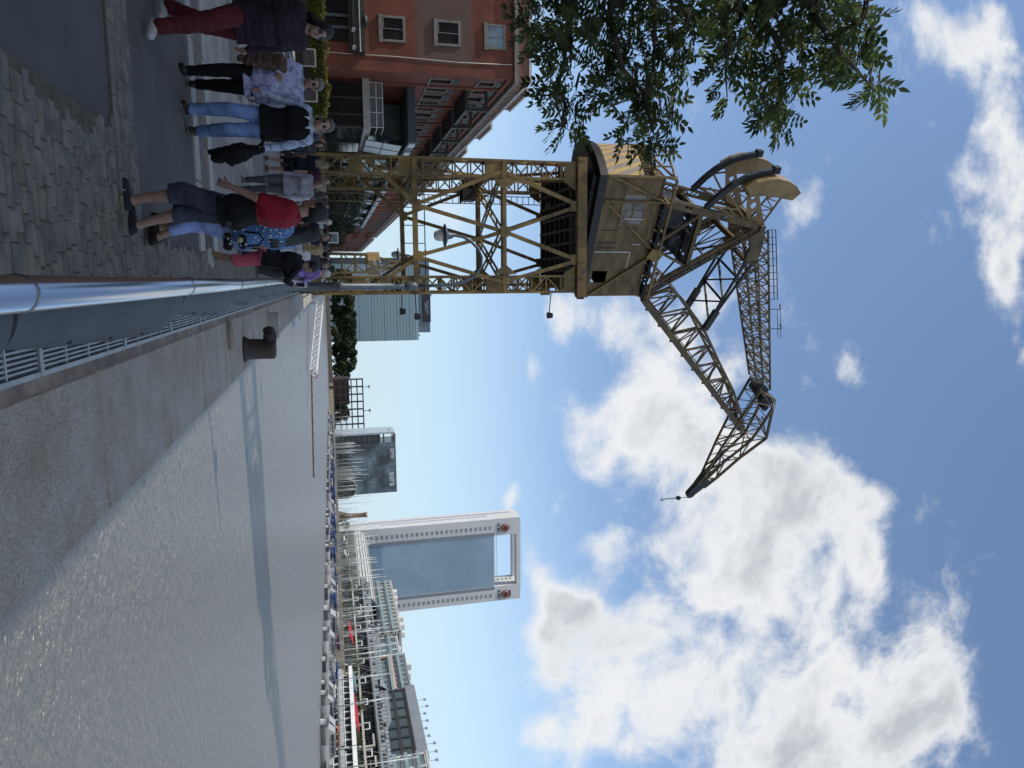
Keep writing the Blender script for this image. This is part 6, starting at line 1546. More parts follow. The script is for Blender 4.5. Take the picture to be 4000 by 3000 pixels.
def awning(y0, y1, z0, z1, x=97.0):
    mb = MB(); mb.prism([(x+3.4,y0,z0+.5),(x+3.4,y0+(y1-y0)*.25,z1),(x+3.4,y0+(y1-y0)*.8,z1-.2),(x+3.4,y1,z0)], (.2,0,0)); mb.prism([(x+3.4,y0,z0+.5),(x+3.4,y0+(y1-y0)*.25,z1),(x,y0+(y1-y0)*.4,z0-.2)], (.1,0,0)); P(mb, 'awning', M_GREYROOF)
awning(205,190,9.9,11.6); awning(176,152,9.9,11.8); awning(140,128,9.9,11.6); awning(128,112,5.6,7.5,95.5)
# flats behind
def block(label, x0, x1, y0, y1, z0, z1, wall, glass, floors, bay, bands=True, extra=None, name='apartment_building'):
    t, P = far_thing(name, label, 'building', ((x0+x1)/2,(y0+y1)/2,BZ))
    mb = MB(); mb.b2((x0+.25,y0+.2,BZ),(x1,y1-.2,z1-.01)); P(mb, 'window_band', glass)
    fh = (z1-z0)/floors; mb = MB()
    for k in range(floors+1): mb.b2((x0,y0,z0+k*fh-.45),(x0+.6,y1,z0+k*fh+.45)); mb.b2((x0+.6,y0,z0+k*fh-.45),(x1,y0+.5,z0+k*fh+.45))
    mb.b2((x0,y0,BZ),(x0+.6,y1,z0-.45))
    ny = max(1,int((y1-y0)/bay))
    for k in range(ny+1): y = y0+(y1-y0-.8)*k/ny; mb.b2((x0+.02,y,z0-.4),(x0+.58,y+.8,z1))
    nx = max(1,int((x1-x0)/bay))
    for k in range(nx+1): x = x0+.6+(x1-x0-1.2)*k/nx; mb.b2((x,y0+.02,z0-.4),(x+.6,y0+.48,z1))
    mb.b2((x0-.2,y0-.2,z1),(x1,y1+.2,z1+.5)); P(mb, 'wall', wall)
    if bands:
        mb = MB()
        for k in range(floors): mb.b2((x0-.9,y0+.3,z0+k*fh+.45),(x0-.84,y1-.3,z0+k*fh+1.3))
        P(mb, 'balcony_glass', pbr('balcony_teal', (.20,.27,.27), .2, 0, .15, .6))
    mb = MB(); rnd = random.Random(int(y0)); 
    for k in range(int((y1-y0)/6)): yy_ = y0+2+k*6; hgt = rnd.uniform(.6,2.0); P(MB().b2((x0+2,yy_,z1+.5),(x0+4,yy_+rnd.uniform(.8,2.5),z1+.5+hgt)), 'roof_plant', M_OFFWHITE)
    if extra: extra(P)
M_APWHITE = pbr('apartment_white', (.45,.44,.41), .8, 0, .1, .3); M_PINK = pbr('pink_render', (.46,.31,.25), .8, 0, .1, .3); M_TG = pbr('teal_window', (.10,.14,.145), .15, 0, .3, .3, spec=.6)
block('cream apartment block with rows of balconies left of the pink fronted one', 124, 146, 247, 292, 9, 21.4, M_APWHITE, M_TG, 4, 3.2)
block('grey white apartment block with small square windows between cream and pink blocks', 125.5, 146, 232, 246.5, 9, 19.8, pbr('grey_white', (.46,.47,.48), .8, 0, .08, .3), M_TG, 3, 4.5)
def pinkx(P):
    mb = MB(); mb.b2((124.2,210,9.8),(124.9,231.5,11.2)); mb.b2((124.2,210,15.6),(124.9,231.5,17)); mb.b2((124.2,230,11.2),(124.9,231.5,15.6)); P(mb, 'pink_surround', M_PINK)
block('apartment block with a pink framed balcony front and glass storeys above', 125, 146, 208, 232, 9, 21.0, M_GREYROOF, M_TG, 4, 3.0, extra=pinkx)
def antennas(P):
    mb = MB(); rnd = random.Random(12)
    for k in range(9):
        y = 176+k*3.6; h = rnd.uniform(1.2,3.2); mb.bar((126,y,22.5),(126,y,22.5+h),.10)
        for q in range(3): mb.bar((126,y-.5,22.5+h-.25*q),(126,y+.5,22.5+h-.25*q),.16,.3)
    P(mb, 'antenna', M_GREYMETAL)
    mb = MB(); mb.b2((123.4,174,19.2),(146,209.5,22.2)); P(mb, 'roof_box', pbr('roof_box_grey', (.20,.215,.235), .6, 0, .1, .3))
block('dark glass office block with a grey roof box carrying antennas', 123, 146, 174, 207.5, 9, 18.7, M_DARK, M_DKGLASS, 3, 4.2, False, antennas, 'office_block')
block('white fronted hotel with green glass balconies at the right end of the far bank', 121, 146, 118, 173, 9, 21.0, M_APWHITE, M_TG, 4, 5.0, True)
mb = MB(); t, P = far_thing('apartment_building', 'pale stepped apartment block rising behind the white hotel', 'building', (165,140,BZ))
mb.b2((152,100,BZ),(175,168,27)); mb.b2((152,100,27),(170,140,30)); P(mb, 'wall', M_APWHITE)
mb = MB()
for k in range(5):
    for q in range(9): mb.b2((151.9,104+q*7,10+k*3.4),(151.99,106.4+q*7,12+k*3.4))
P(mb, 'window', M_DKGLASS)
# yacht club pavilion standing in the dock
yc, P = far_thing('yacht_club', 'two storey white framed yacht club with wide flat roof standing over the water', 'building', (80,118,-2))
for (ya, yb, zf) in ((112.5,137,0),(84,111.5,.1)):
    mb = MB(); mb.b2((76.6,ya,-2.4),(90,yb,2.3)); P(mb, 'dark_interior', M_DKGLASS)
    mb = MB(); mb.b2((75.2,ya-.6,2.3),(91,yb+.6,3.0)); P(mb, 'roof', M_WHITE)
    mb = MB(); mb.b2((75.6,ya,.05),(77.2,yb,.35)); mb.b2((75.4,ya,-2.4),(90,yb,-1.6)); P(mb, 'deck', M_OFFWHITE)
    mb = MB(); k = 0
    while ya+k*2.05 < yb: mb.b2((75.7,ya+k*2.05,-1.6),(75.9,ya+k*2.05+.17,2.3)); k += 1
    mb.b2((75.65,ya,-.8),(75.75,yb,-.68)); mb.b2((75.65,ya,1.15),(75.75,yb,1.27)); P(mb, 'post', M_WHITE)
    mb = MB(); mb.b2((75.3,ya,.36),(75.36,yb,1.05)); P(mb, 'balustrade', pbr('rail_glass', (.42,.45,.46), .3, 0, .3, 1.2))
mb = MB(); mb.b2((74.0,125,-1.9),(76.5,137.5,-1.75)); mb.b2((74.0,124,-.35),(76.4,138,-.12)); P(mb, 'side_roof', M_OFFWHITE)
# promenade trees, hedges and colour along the far bank
tag(MB().b2((90.2,80,BZ),(90.5,300,BZ+.25)).build('bank_kerb', M_BANK), kind='structure')
for i, (y, L2, c, lb) in enumerate(((187,9,(.42,.03,.04),'red awning on the far promenade right of the white sign board'),(163,6,(.10,.22,.24),'teal awning on the far promenade between the two red ones'),(150,11,(.42,.03,.05),'long red awning on the far promenade beside the yacht club'),(258,5,(.66,.66,.66),'small white parasol awning before the vaulted hall'),(244,5,(.62,.62,.64),'second small white awning before the vaulted hall'))):
    t, P = far_thing('promenade_awning', lb, 'awning', (93,y,BZ))
    mb = MB(); mb.prism([(91.6,y-L2/2,3.3),(91.6,y+L2/2,3.3),(94.6,y+L2/2,4.0),(94.6,y-L2/2,4.0)], (0,0,.1)); mb.b2((91.58,y-L2/2,2.95),(91.64,y+L2/2,3.3)); P(mb, 'canopy', cloth(c))
    mb = MB(); mb.bar((91.7,y-L2/2+.2,BZ),(91.7,y-L2/2+.2,3.3),.1); mb.bar((91.7,y+L2/2-.2,BZ),(91.7,y+L2/2-.2,3.3),.1); P(mb, 'pole', M_GREYMETAL)
# brown open frame building at the dock end
t, P = far_thing('frame_building', 'brown open framed building with bare beams beside the mirrored office block', 'building', (98,600,BZ))
mb = MB()
for x in range(7):
    for z in range(6): mb.b2((78+x*6.2,598,BZ+z*4.6),(78+x*6.2+6.2,600,BZ+z*4.6+.9))
    mb.b2((78+x*6.2,598.1,BZ),(78+x*6.2+1.0,599.9,25)); 
mb.b2((78,603,BZ),(100,616,14)); P(mb, 'frame', pbr('frame_brown', (.05,.033,.028), .7, 0, .2, .3))
for k, x in enumerate((86,106)): mb = MB(); mb.bar((x,605,24),(x,605,31),.5); mb.b2((x-1.2,604.5,29.5),(x+1.2,605.5,31)); P(mb, 'mast_light', M_GREYMETAL)
t, P = far_thing('brick_chimney', 'slender round brick chimney beside the white bank tower', 'chimney', (128,400,BZ))
MBc = MB(); MBc.lathe([(3.2,BZ),(1.5,8),(1.2,15.5),(1.6,15.7),(1.6,17.2)], (129.5,400,0), 16); P(MBc, 'shaft', pbr('chimney_brick', (.26,.18,.14), .85, 0, .2, .5))
t, P = far_thing('low_hall', 'low round roofed dark hall with greenery between the office block and the chimney', 'hall', (118,400,BZ))
mb = MB(); n = 10; pr_ = [(115-5.8*math.cos(math.pi*k/n), BZ+5+5.6*math.sin(math.pi*k/n)) for k in range(n+1)]
mb.prism([(x,405,z) for x,z in pr_]+[(120.8,405,BZ),(109.2,405,BZ)], (0,25,0)); P(mb, 'shell', pbr('hall_dark', (.06,.062,.05), .7, 0, .4, .3))
mb = MB()
for i in range(n): mb.bar((pr_[i][0],404.6,pr_[i][1]),(pr_[i+1][0],404.6,pr_[i+1][1]),.25)
P(mb, 'rim', M_OFFWHITE)
# second crane far along the quay
c2 = thing('harbour_crane', 'small distant yellow crane farther along the same quay', 'crane', (-5.0,200,0))
mb = MB()
for dx in (-2.6,2.6):
    for dy in (-2.6,2.6): mb.bar((dx,dy,0),(dx*.9,dy,11.5),.6)
for z in (5,8.5,11.5): 
    for s in (-2.5,2.5): mb.bar((-2.6,s,z),(2.6,s,z),.4); mb.bar((s,-2.6,z),(s,2.6,z),.4)
mb.bar((-2.6,-2.6,5),(2.6,-2.6,11),.3); mb.bar((2.6,-2.6,5),(-2.6,-2.6,11),.3); mb.build('portal_frame', M_OCHRE, c2)
MB().box((0,0,13.4),(4.2,5,3.2),.5).build('machine_house', M_TAN, c2)
mb = MB(); lattice(mb, (1,0,15),(-3.5,2,28),(2.4,0,15),(-3.0,2,28),8,.3,.2); mb.bar((-1.5,0,15),(0,0,21),.5); mb.bar((1.5,0,15),(0,0,21),.5); mb.bar((0,0,21),(-3.2,2,28),.3); mb.build('jib', M_OCHRE, c2)
# gangway truss and the floating boom
gw = thing('gangway', 'white lattice gangway bridge crossing low over the dock water', 'gangway', (6,120,-2))
giv = Matrix.Translation((-6,-120,2)); mb = MB(); A0, A1 = V(3.6,128,-.55), V(12.9,108,-1.55)
for dx in (-.5,.5):
    off = V(.4*dx*2,.2*dx*2,0); lattice(mb, A0+off, A1+off, A0+off+V(0,0,1.0), A1+off+V(0,0,.9), 14, .09, .055)
for k in range(15): p = A0.lerp(A1,k/14); mb.bar(p+V(-.4,-.2,0), p+V(.4,.2,0), .09)
o = mb.build('truss', M_WHITE, gw); o.matrix_parent_inverse = giv
mb = MB(); mb.bar(A0+V(0,0,.05), A1+V(0,0,.05), .8, .06); o = mb.build('walkway', M_GREYMETAL, gw); o.matrix_parent_inverse = giv
mb = MB(); mb.bar((3.4,128,-2.2),(3.4,128,.8),.3); mb.bar(A1, A1+V(4.3,-9.2,-.5), .06); o = mb.build('mooring_post', M_GREYMETAL, gw); o.matrix_parent_inverse = giv
fb = thing('floating_boom', 'long dark brown timber boom floating across the dock water', 'boom', (21,120,-2))
mb = MB(); rnd = random.Random(6); p = V(13.0,127,-1.92)
for k in range(9):
    q = V(13+16.5*(k+1)/9, 127-14.5*(k+1)/9+rnd.uniform(-.15,.15), -1.92); mb.bar(p, q, .42, .26); mb.bar(q+V(-.15,.1,.02), q+V(.15,-.1,.02), .5, .3); p = q
o = mb.build('timber', pbr('wet_timber', (.075,.055,.038), .7, 0, .4, 1), fb); o.matrix_parent_inverse = Matrix.Translation((-21,-120,2))
bu = thing('buoy', 'small red ring buoy floating beyond the gangway end', 'buoy', (16.5,133,-1.95)); mb = MB(); mb.tube([(.45*math.cos(a),0,.45+.45*math.sin(a)) for a in [i*math.pi/10 for i in range(21)]], .07, 8, cap=False); mb.build('ring', pbr('buoy_red', (.35,.05,.04), .5, 0, 0), bu); mb = MB(); mb.sphere((0,0,.05),.18,10,6); mb.build('float', M_WHITE, bu)
# ------------------------------------------------------------------ boats
M_BOATW = pbr('boat_white', (.36,.36,.355), .4, 0, .15, .8)
M_HULL = pbr('hull_white', (.27,.275,.28), .35, 0, .08, .5); M_NAVY = pbr('navy_canvas', (.012,.035,.13), .8, 0, .15, 1); M_MAST = pbr('mast_alu', (.50,.51,.50), .4, .3, .1, 1); M_STRIPE = pbr('hull_stripe', (.02,.03,.06), .4, 0, 0); M_ORANGE = pbr('orange_canvas', (.42,.10,.03), .8, 0, .1, 1)
def hull_mesh(L, B, D, mb, sheer=.35, transom=.7):
    n = 12; secs = []
    for i in range(n+1):
        t = i/n; w = B/2*(1-(max(0,t-.35)/.65)**2.2)*(transom+(1-transom)*min(1,t/.3)); z = D*(1+sheer*(t-.35)**2*1.6)
        x = -L/2+L*t
        secs.append([(x,-w,z),(x,-w*.96,z*.45),(x+.0,-w*.72,-.15),(x,0,-.35),(x,w*.72,-.15),(x,w*.96,z*.45),(x,w,z)])
    vs = [p for s in secs for p in s]; m_ = 7; fs = []
    for i in range(n):
        for k in range(m_-1): fs.append((i*m_+k, i*m_+k+1, (i+1)*m_+k+1, (i+1)*m_+k))
        fs.append((i*m_+m_-1, i*m_, (i+1)*m_, (i+1)*m_+m_-1))
    fs.append(tuple(range(m_)))
    mb.smooth = True; mb.add(vs, fs); mb.smooth = False; return mb
def sailboat(L, mast, cover):
    t = thing('sailing_boat', 'boat', 'boat'); mb = hull_mesh(L, L*.3, L*.10, MB(), .35, .62); h = mb.build('hull', M_HULL, t)
    mb = MB(); mb.b2((-L/2*.96,-L*.151,L*.06),(L*.30,L*.151,L*.075)); mb.build('stripe', M_STRIPE, h)
    mb = MB(); mb.prism([(-L*.12,-L*.08,L*.11),(L*.22,-L*.06,L*.115),(L*.22,L*.06,L*.115),(-L*.12,L*.08,L*.11)], (0,0,L*.055)); cb_ = mb.build('cabin', M_BOATW, t)
    mb = MB(); mb.b2((-L*.10,-L*.082,L*.135),(L*.16,-L*.079,L*.15)); mb.b2((-L*.10,L*.079,L*.135),(L*.16,L*.082,L*.15)); mb.build('cabin_window', M_DARK, cb_)
    mb = MB(); mb.tube([(L*.08,0,L*.11),(L*.075,0,mast)], .10, 8, r2=.07); ms = mb.build('mast', M_MAST, t)
    mb = MB()
    for z in (.5,.75): mb.bar((L*.078,-.5,mast*z),(L*.078,.5,mast*z),.06)
    mb.build('spreader', M_MAST, ms)
    mb = MB()
    for p in ((L*.48,0,L*.13),(-L*.48,0,L*.13),(L*.07,-L*.14,L*.12),(L*.07,L*.14,L*.12)): mb.bar(p, (L*.075,0,mast*.97), .025)
    mb.build('rigging', M_MAST, t)
    mb = MB()
    for k in range(4): mb.sphere((-L*.30+k*L*.17,-L*.155,L*.045),.13,8,6,(1,1,1.7)); mb.sphere((-L*.30+k*L*.17,L*.155,L*.045),.13,8,6,(1,1,1.7))
    mb.build('fender', M_STRIPE, h)
    mb = MB(); mb.tube([(L*.06,0,L*.24),(-L*.36,0,L*.23)], L*.022, 8, r2=L*.014); mb.build('sail_cover', cover, t)
    if cover is M_NAVY: mb = MB(); mb.prism([(-L*.34,-L*.11,L*.12),(-L*.12,-L*.10,L*.12),(-L*.14,-L*.09,L*.22),(-L*.30,-L*.09,L*.21)], (0,L*.2,0)); mb.build('cockpit_cover', M_NAVY, t)
    mb = MB()
    for k in range(5): mb.bar((L*.46-k*.2*L,-L*.10-.02*k*.5,L*.12),(L*.46-k*.2*L,-L*.10-.02*k*.5,L*.12+.6),.03)
    mb.bar((L*.46,-L*.10,L*.12+.6),(-L*.34,-L*.13,L*.12+.6),.03); mb.build('guard_rail', M_MAST, t)
    return t
def cruiser(L, canvas):
    t = thing('motor_cruiser', 'boat', 'boat'); mb = hull_mesh(L, L*.32, L*.135, MB(), .5, .8); h = mb.build('hull', M_HULL, t)
    mb = MB(); mb.prism([(-L*.42,-L*.12,L*.14),(L*.25,-L*.10,L*.15),(L*.10,-L*.09,L*.26),(-L*.30,-L*.10,L*.26)], (0,L*.21,0)); cb_ = mb.build('cabin', M_BOATW, t)
    mb = MB(); mb.prism([(-L*.30,-L*.125,L*.19),(L*.14,-L*.108,L*.19),(L*.10,-L*.098,L*.235),(-L*.28,-L*.112,L*.235)], (0,.03,0)); mb.build('cabin_window', M_DARK, cb_)
    mb = MB(); mb.b2((-L*.30,-L*.11,L*.30),(L*.0,L*.11,L*.315)); 
    for x in (-L*.28,-L*.03):
        for y in (-L*.09,L*.09): mb.bar((x,y,L*.26),(x,y,L*.30),.05)
    mb.build('fly_bridge', canvas, t)
    mb = MB(); mb.bar((-L*.1,0,L*.31),(-L*.12,0,L*.46),.06); mb.box((-L*.12,0,L*.46),(.5,.12,.06)); mb.build('antenna', M_MAST, t)
    return t
BS = [sailboat(9.2,13.0,M_NAVY), sailboat(7.6,10.5,M_BOATW), sailboat(10.5,15.5,M_NAVY)]
LBL = {0:('white sailing boat with navy sail cover and cockpit canvas in the far row','sailing boats with navy covers'), 1:('small white sailing boat with pale sail cover in the far row','sailing boats with pale covers'), 2:('long white sailing boat with a tall mast and navy canvas in the far row','long tall masted sailing boats')}
for i, b_ in enumerate(BS): tag(b_, LBL[i][0], 'boat', LBL[i][1])
CR_ = [cruiser(8.6, M_OFFWHITE), cruiser(6.6, M_NAVY), cruiser(7.5, M_ORANGE)]
LBC = ('white motor cruiser with pale fly bridge moored in the far row','small white motor boat under a navy canvas top in the far row','white motor boat under an orange canvas top near the yacht club')
for i, c in enumerate(CR_): tag(c, LBC[i], 'boat', ('cruisers with pale tops','motor boats with navy tops','motor boats with orange tops')[i])
rnd = random.Random(17); used = set()
def moor(x, y, kind):
    src = (BS if kind[0] == 's' else CR_)[int(kind[1])]
    if kind in used: o = copy_tree(src)
    else: o = src; used.add(kind)
    o.location = (x+rnd.uniform(-.6,.6), y, WZ+.02); o.rotation_euler = (R(rnd.uniform(-1.5,1.5)), R(rnd.uniform(-1,1)), R((180 if rnd.random() < .6 else 0)+rnd.uniform(-9,9)))
y = 92.0
while y < 415:
    x = float(np.interp(y,[90,100,112,135,160,190,230,330,420],[66,64,65.5,68,71,73.0,73.5,74.5,76]))
    moor(x, y, rnd.choice(['c0','c1','c2','c1','s0','s1']) if 86 < y < 139 else rnd.choice(['s0','s1','s2','s0','s1','s0','c0','c1']))
    y += rnd.uniform(3.6,4.8)*(1 if y < 230 else 1.5)
y = 143.0
while y < 420:
    moor(float(np.interp(y,[140,230,420],[80.5,81,82])), y, rnd.choice(['s0','s1','s2','s1','s0','c1'])); y += rnd.uniform(4.6,7.5)
# jetty poles between the boats
pj = thing('floating_jetty', 'long grey floating jetty behind the moored boats', 'jetty', (80,200,-2))
mb = MB(); mb.b2((85.0,84,-1.75),(85.9,420,-1.45)); o = mb.build('deck', M_CONC, pj); o.matrix_parent_inverse = Matrix.Translation((-80,-200,2))
mb = MB(); y = 88
while y < 418: mb.tube([(84.8,y,-2.5),(84.8,y,.6)], .16, 8); y += 9
o = mb.build('pile', M_BANK, pj); o.matrix_parent_inverse = Matrix.Translation((-80,-200,2))
# ------------------------------------------------------------------ foliage
def leaf_mat(name, c, back=.35):
    mt = bpy.data.materials.new(name); mt.use_nodes = True; t = mt.node_tree; t.nodes.clear(); MATS[name] = mt
    N = t.nodes.new; o = N('ShaderNodeOutputMaterial'); d = N('ShaderNodeBsdfPrincipled'); tr = N('ShaderNodeBsdfTranslucent'); mx_ = N('ShaderNodeMixShader'); mx_.inputs[0].default_value = back
    oi = N('ShaderNodeTexCoord'); n = N('ShaderNodeTexNoise'); n.inputs['Scale'].default_value = 1.7; n.inputs['Detail'].default_value = 3; t.links.new(oi.outputs['Object'], n.inputs[0])
    r = N('ShaderNodeValToRGB'); t.links.new(n.outputs[0], r.inputs[0]); r.color_ramp.elements[0].position = .35; r.color_ramp.elements[0].color = tuple(x*.6 for x in c)+(1,); r.color_ramp.elements[1].position = .65; r.color_ramp.elements[1].color = tuple(x*1.25 for x in c)+(1,)
    t.links.new(r.outputs[0], d.inputs['Base Color']); t.links.new(r.outputs[0], tr.inputs[0]); d.inputs['Roughness'].default_value = .5; d.inputs['Specular IOR Level'].default_value = .35
    t.links.new(d.outputs[0], mx_.inputs[1]); t.links.new(tr.outputs[0], mx_.inputs[2]); t.links.new(mx_.outputs[0], o.inputs[0])
    return mt
L_DARK = leaf_mat('leaf_dark', (.058,.086,.030), .45); L_MID = leaf_mat('leaf_mid', (.115,.16,.052), .5); L_LIGHT = leaf_mat('leaf_light', (.16,.20,.06), .5); F_DARK = leaf_mat('far_leaf_dark', (.020,.032,.013), .2); F_MID = leaf_mat('far_leaf_mid', (.030,.046,.017), .2); L_HEDGE = leaf_mat('leaf_hedge_sunlit', (.14,.14,.018), .3); L_HEDGE2 = leaf_mat('leaf_hedge_dark', (.06,.075,.012), .3)
M_BARK = pbr('bark', (.085,.068,.052), .9, 0, .35, 6, .5, 20)
def rv(r): 
    while True:
        v = V(r.uniform(-1,1), r.uniform(-1,1), r.uniform(-1,1))
        if .05 < v.length < 1: return v
def leaf_quads(mb, r, c, rad, n, size, sq=(1,1,1), shell=.55):
    for _ in range(n):
        d = rv(r).normalized(); t = shell+(1-shell)*r.random() if r.random() < .8 else r.random()
        p = V(c)+V(d.x*rad*sq[0]*t, d.y*rad*sq[1]*t, d.z*rad*sq[2]*t)
        a = rv(r).normalized(); b = a.cross(rv(r)).normalized(); s = size*r.uniform(.6,1.3)
        mb.cur = r.choices((0,1,2), (4,4,1.4))[0]
        mb.add([p-a*s, p-b*s*.45, p+a*s, p+b*s*.45], [(0,1,2,3)])
def tree(label, x, y, z, h, w, seed, n=700, leaf=.3, group=None, name='tree', trunk=.32, lean=0, far=False):
    r = random.Random(seed); t = thing(name, label, 'tree', (x,y,z), 0, group)
    mb = MB(); tr_ = h*trunk; mb.tube([(0,0,-.2),(lean*.3,0,tr_*.6),(lean*.6,.05*h*.2,tr_*1.2),(lean,0,h*.72)], [w*.045+.05,w*.038+.04,w*.03+.03,.03], 7)
    for k in range(5): a = r.uniform(0,6.28); q = tr_*r.uniform(.8,1.3); mb.tube([(lean*.5,0,q),(lean*.5+math.cos(a)*w*.22,math.sin(a)*w*.22,q+h*.17),(lean*.5+math.cos(a)*w*.36,math.sin(a)*w*.36,q+h*.26)], [w*.02+.02,w*.014+.015,.015], 5)
    mb.build('trunk', M_BARK, t)
    mb = MB(); k = 9
    for i in range(k):
        a = r.uniform(0,6.28); q = r.uniform(0,.62); hh = r.uniform(trunk+.12,.86)
        rad = w*r.uniform(.20,.30)*(1.15-.35*abs(hh-.6)/.4)
        leaf_quads(mb, r, (lean*.7+math.cos(a)*w*.5*q*1.15, math.sin(a)*w*.5*q*1.15, h*hh), rad, n//k, leaf, (1,1,.78))
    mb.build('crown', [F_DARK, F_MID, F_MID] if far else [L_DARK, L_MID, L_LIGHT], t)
    return t
# trees closing the dock end
rnd = random.Random(33)
xs = [-6,2,9,15,21,27,33,39,45,51,57,63,69,75]
for i, x in enumerate(xs):
    h = (22,25,24,25.5,24,25,24,25,24,25,24,24.5,23,21)[i]*rnd.uniform(.95,1.04)
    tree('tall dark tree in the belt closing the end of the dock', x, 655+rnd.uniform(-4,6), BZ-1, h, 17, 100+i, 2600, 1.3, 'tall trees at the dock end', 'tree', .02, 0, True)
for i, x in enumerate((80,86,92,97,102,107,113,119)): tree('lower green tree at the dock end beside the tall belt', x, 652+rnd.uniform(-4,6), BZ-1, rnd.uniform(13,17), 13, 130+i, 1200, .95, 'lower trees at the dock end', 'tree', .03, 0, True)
# trees of the promenade beyond the crane
for i, (x, y, h, w, lb) in enumerate(((-9.6,84,6.3,5.4,'dark leafy tree before the pavilion glazing seen between the crane legs'),(-8.4,92,6.6,5.2,'second dark tree along the pavilion behind the first one'),(-7.6,104,5.6,4.6,'small dark tree farther along the promenade'),(-8.2,118,5.2,4.4,'low distant tree on the promenade near the end of the row'),(-7.6,136,5.0,5,'far low tree at the end of the promenade'))):
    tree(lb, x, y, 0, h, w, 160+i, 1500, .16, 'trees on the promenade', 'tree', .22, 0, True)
for i in range(17):
    y = 92+i*12.5+rnd.uniform(-3,3); tree('small dark round tree on the far promenade behind the boats', 93.5+rnd.uniform(-1,1.5), y, BZ, rnd.uniform(3.6,5.0), rnd.uniform(4.5,7), 180+i, 420, .22, 'trees on the far promenade', 'tree', .25)
for i, x in enumerate((112,119,126)): tree('bushy tree in front of the mirrored office block', x, 520+i*3, BZ, rnd.uniform(9,13), 9, 210+i, 500, .5, 'trees before the mirrored office', 'tree', .15, 0, True)
# hedge of the terrace, in a dark planter; sunlight put into its yellow top leaves
hg = thing('hedge', 'clipped yellow green hedge in a dark planter along the restaurant terrace', 'hedge', (-16.5,52,0))
MB().b2((-9,-.35,0),(5.6,.35,1.15)).build('planter', pbr('planter_dark', (.035,.033,.03), .8, 0, .3, 2), hg)
mb = MB(); r = random.Random(41)
for _ in range(9000):
    x = r.uniform(-9,5.6); f = r.random()
    top = 1.95+.10*math.sin(x*2.1)+.07*math.sin(x*5.3+1)+.05*math.sin(x*11)
    if f < .4: p = V(x, r.uniform(-.5,.5), top+r.gauss(0,.05))
    else: p = V(x, -.5+r.gauss(0,.06), r.uniform(.95,top))
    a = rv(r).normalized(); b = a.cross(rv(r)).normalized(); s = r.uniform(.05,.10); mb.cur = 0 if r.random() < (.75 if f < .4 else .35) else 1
    mb.add([p-a*s,p-b*s*.5,p+a*s,p+b*s*.5], [(0,1,2,3)])
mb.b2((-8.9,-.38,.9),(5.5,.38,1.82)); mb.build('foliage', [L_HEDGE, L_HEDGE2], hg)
# tables and screens on the terrace behind the hedge
for i, (x, y) in enumerate(((-14.2,50.2),(-11.9,49.6))):
    t = thing('menu_board', ('pale menu board standing before the hedge','second menu board nearer the crane leg before the hedge')[i], 'board', (x,y,0), R(8))
    MB().b2((-.45,-.03,.55),(.45,.03,1.25)).build('panel', pbr('board_dark', (.06,.06,.055), .6, 0, .2, 3), t)
    mb = MB()
    for dx in (-.5,.5): mb.b2((dx-.04,-.05,0),(dx+.04,.05,1.35))
    mb.b2((-.46,-.05,1.25),(.46,.05,1.35)); mb.build('frame', M_LIGHTSTONE, t)
# ------------------------------------------------------------------ the tree over the viewer's left: ash-like sprays in front of the sky
tr = thing('ash_tree', 'leafy tree whose dark green branches hang into the upper left of the view', 'tree', (-6.4,2.6,0))
tiv = Matrix.Translation((6.4,-2.6,0)); r = random.Random(77)
def px(x, y, D):                        # zoom coordinates of the branch area -> world at distance D
    return EYE + ray(2000+x/1.4747, y/1.4747)*D
CL = [(130,150,110),(210,60,100),(300,90,130),(420,60,120),(520,110,130),(640,60,120),(720,120,130),(820,60,110),(910,110,110),(1010,60,90),
 (230,260,110),(330,340,120),(430,230,110),(540,300,120),(640,400,130),(590,480,100),(740,330,120),(820,400,110),(930,390,90),(960,330,60),(700,530,110),(780,560,90),(560,560,60),(860,600,80),(880,690,75),(940,740,45),(800,800,60),(830,870,50),(700,720,60),(660,770,40),
 (250,550,85),(210,480,60),(300,690,80),(290,770,55),(360,720,50),(370,540,50),(480,520,50),
 (1100,110,110),(1200,60,110),(1310,90,120),(1420,70,120),(1520,110,120),(1640,60,120),(1750,100,110),(1860,70,100),(1960,100,80),(2020,140,60),(1040,260,60),(1000,190,70),
 (1250,240,65),(1215,380,85),(1260,450,70),(1240,560,60),(1300,300,50),(1390,250,70),(1460,310,95),(1580,330,100),(1660,370,80),(1550,460,80),(1500,430,60),(1570,580,90),(1520,680,85),(1560,750,55),(1620,620,50),(1440,620,50),
 (1880,320,85),(1960,350,70),(2040,300,50),(1800,290,55),(1790,380,45),(1960,420,60),(2050,500,70),(2110,540,50),(1900,190,70),(2000,210,55),(1990,420,50)]
leaves = MB(); twigs = MB()
def leaflet(p, d, nrm, ln, wd):
    sd_ = d.cross(nrm).normalized()*wd; up_ = nrm*ln*.06
    leaves.add([p, p+d*ln*.3+sd_-up_*.2, p+d*ln*.62+sd_*.8+up_*0, p+d*ln-up_*2, p+d*ln*.62-sd_*.8, p+d*ln*.3-sd_-up_*.2], [(0,1,2,3),(0,3,4,5)])
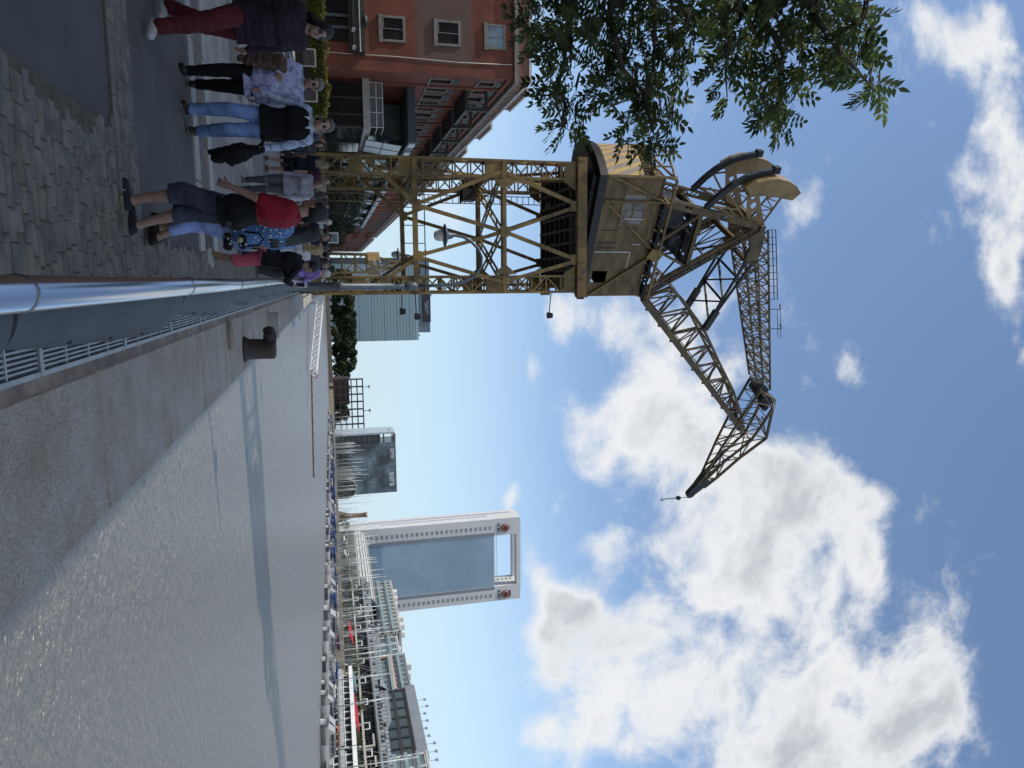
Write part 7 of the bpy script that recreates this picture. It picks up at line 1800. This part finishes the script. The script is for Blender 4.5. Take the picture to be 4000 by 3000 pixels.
def compound(p, d, L_):
    d = V(d).normalized(); nrm = (V(0,0,1)-d*d.z).normalized() if abs(d.z) < .95 else V(1,0,0)
    nrm = (nrm+rv(r)*.5).normalized(); sd_ = d.cross(nrm).normalized(); nrm = sd_.cross(d)
    k = r.choice((3,4,4)); leaves.cur = r.choices((0,1,2), (5,4,1.2))[0]
    twigs.bar(p, p+d*L_, .0025)
    for i in range(k):
        q = p+d*L_*(.28+.62*i/max(1,k-1))-V(0,0,.008*i)
        for s in (-1,1): leaflet(q, (d*.62+sd_*s*.8-V(0,0,.18)+rv(r)*.15).normalized(), nrm, L_*r.uniform(.34,.46), L_*.086)
    leaflet(p+d*L_*.95, (d-V(0,0,.2)).normalized(), nrm, L_*.45, L_*.09)
for (x, y, rd) in CL:
    D = 6.6+r.uniform(-.9,.9); c = px(x,y-34,D); rw = rd/1.4747/FQ*D
    n = int(11*(rd/90)**1.7)+3
    for _ in range(n):
        o_ = rv(r)*rw*.66; d = (o_.normalized()*1.0+V(.35,.1,-.25)+rv(r)*.6)
        compound(c+o_*.75, d, r.uniform(.15,.21))
        if r.random() < .35: twigs.tube([c-V(.12,0,-.02)+rv(r)*.02, c+o_*.4, c+o_*.75], [.006,.004,.003], 4)
lo_ = leaves.build('leaves', [L_DARK, L_MID, L_LIGHT], tr); lo_.matrix_parent_inverse = tiv
# limbs: from the trunk out to chains of sprays
def limb(pts, r0, r1): twigs.tube(pts, [r0+(r1-r0)*i/(len(pts)-1) for i in range(len(pts))], 6)
def chain(zs, D=6.6): return [px(x,y,D+r.uniform(-.2,.2)) for x,y in zs]
hub = [V(-5.6,3.0,4.2), V(-5.2,3.6,5.4), V(-4.8,4.0,6.4)]
for zs, h_, r0 in (([(420,-250),(330,60),(300,350),(250,560),(300,760)],0,.03),([(600,-260),(560,110),(640,400),(780,560),(830,860)],0,.035),([(780,-250),(820,60),(820,400),(870,690)],1,.03),([(1050,-260),(1200,60),(1250,240),(1230,420),(1240,560)],1,.03),([(1350,-260),(1420,70),(1520,200),(1620,320)],1,.04),([(1400,-200),(1460,120),(1560,300),(1540,460),(1540,720)],2,.03),([(1600,-260),(1750,100),(1880,280),(2000,420),(2110,550)],2,.035),([(1650,-250),(1860,70),(2000,140)],2,.025)):
    p = chain(zs); limb([hub[h_], hub[h_].lerp(p[0],.6)+V(0,0,.2)]+p, r0*1.5, .004)
to_ = twigs.build('branches', M_BARK, tr); to_.matrix_parent_inverse = tiv
mb = MB(); mb.tube([(-6.4,2.6,-.1),(-6.3,2.65,1.2),(-6.0,2.8,2.8),(-5.6,3.0,4.2),(-5.2,3.6,5.4),(-4.8,4.0,6.4),(-4.6,4.2,8.2)], [.27,.21,.18,.15,.11,.09,.03], 12)
for a in ((-8.4,1.2,7.0),(-7.6,4.8,7.4),(-6.8,.4,7.6),(-5.4,5.6,7.6)): mb.tube([(-5.6,3.0,4.2), V(-5.6,3.0,4.2).lerp(V(a),.5)+V(0,0,.5), a], [.11,.07,.03], 8)
o = mb.build('trunk', M_BARK, tr); o.matrix_parent_inverse = tiv
mb = MB()   # the rest of the crown, outside the frame
for c, rad in (((-6.6,2.6,6.6),2.2),((-8.2,1.4,7.0),1.8),((-7.6,4.6,7.4),1.8),((-6.6,.4,7.4),1.8),((-5.9,3.6,8.4),1.9),((-6.4,5.2,8.0),1.3)):
    leaf_quads(mb, r, c, rad, 1300, .10, (1,1,.8), .3)
o = mb.build('crown', [L_DARK, L_MID, L_LIGHT], tr); o.matrix_parent_inverse = tiv
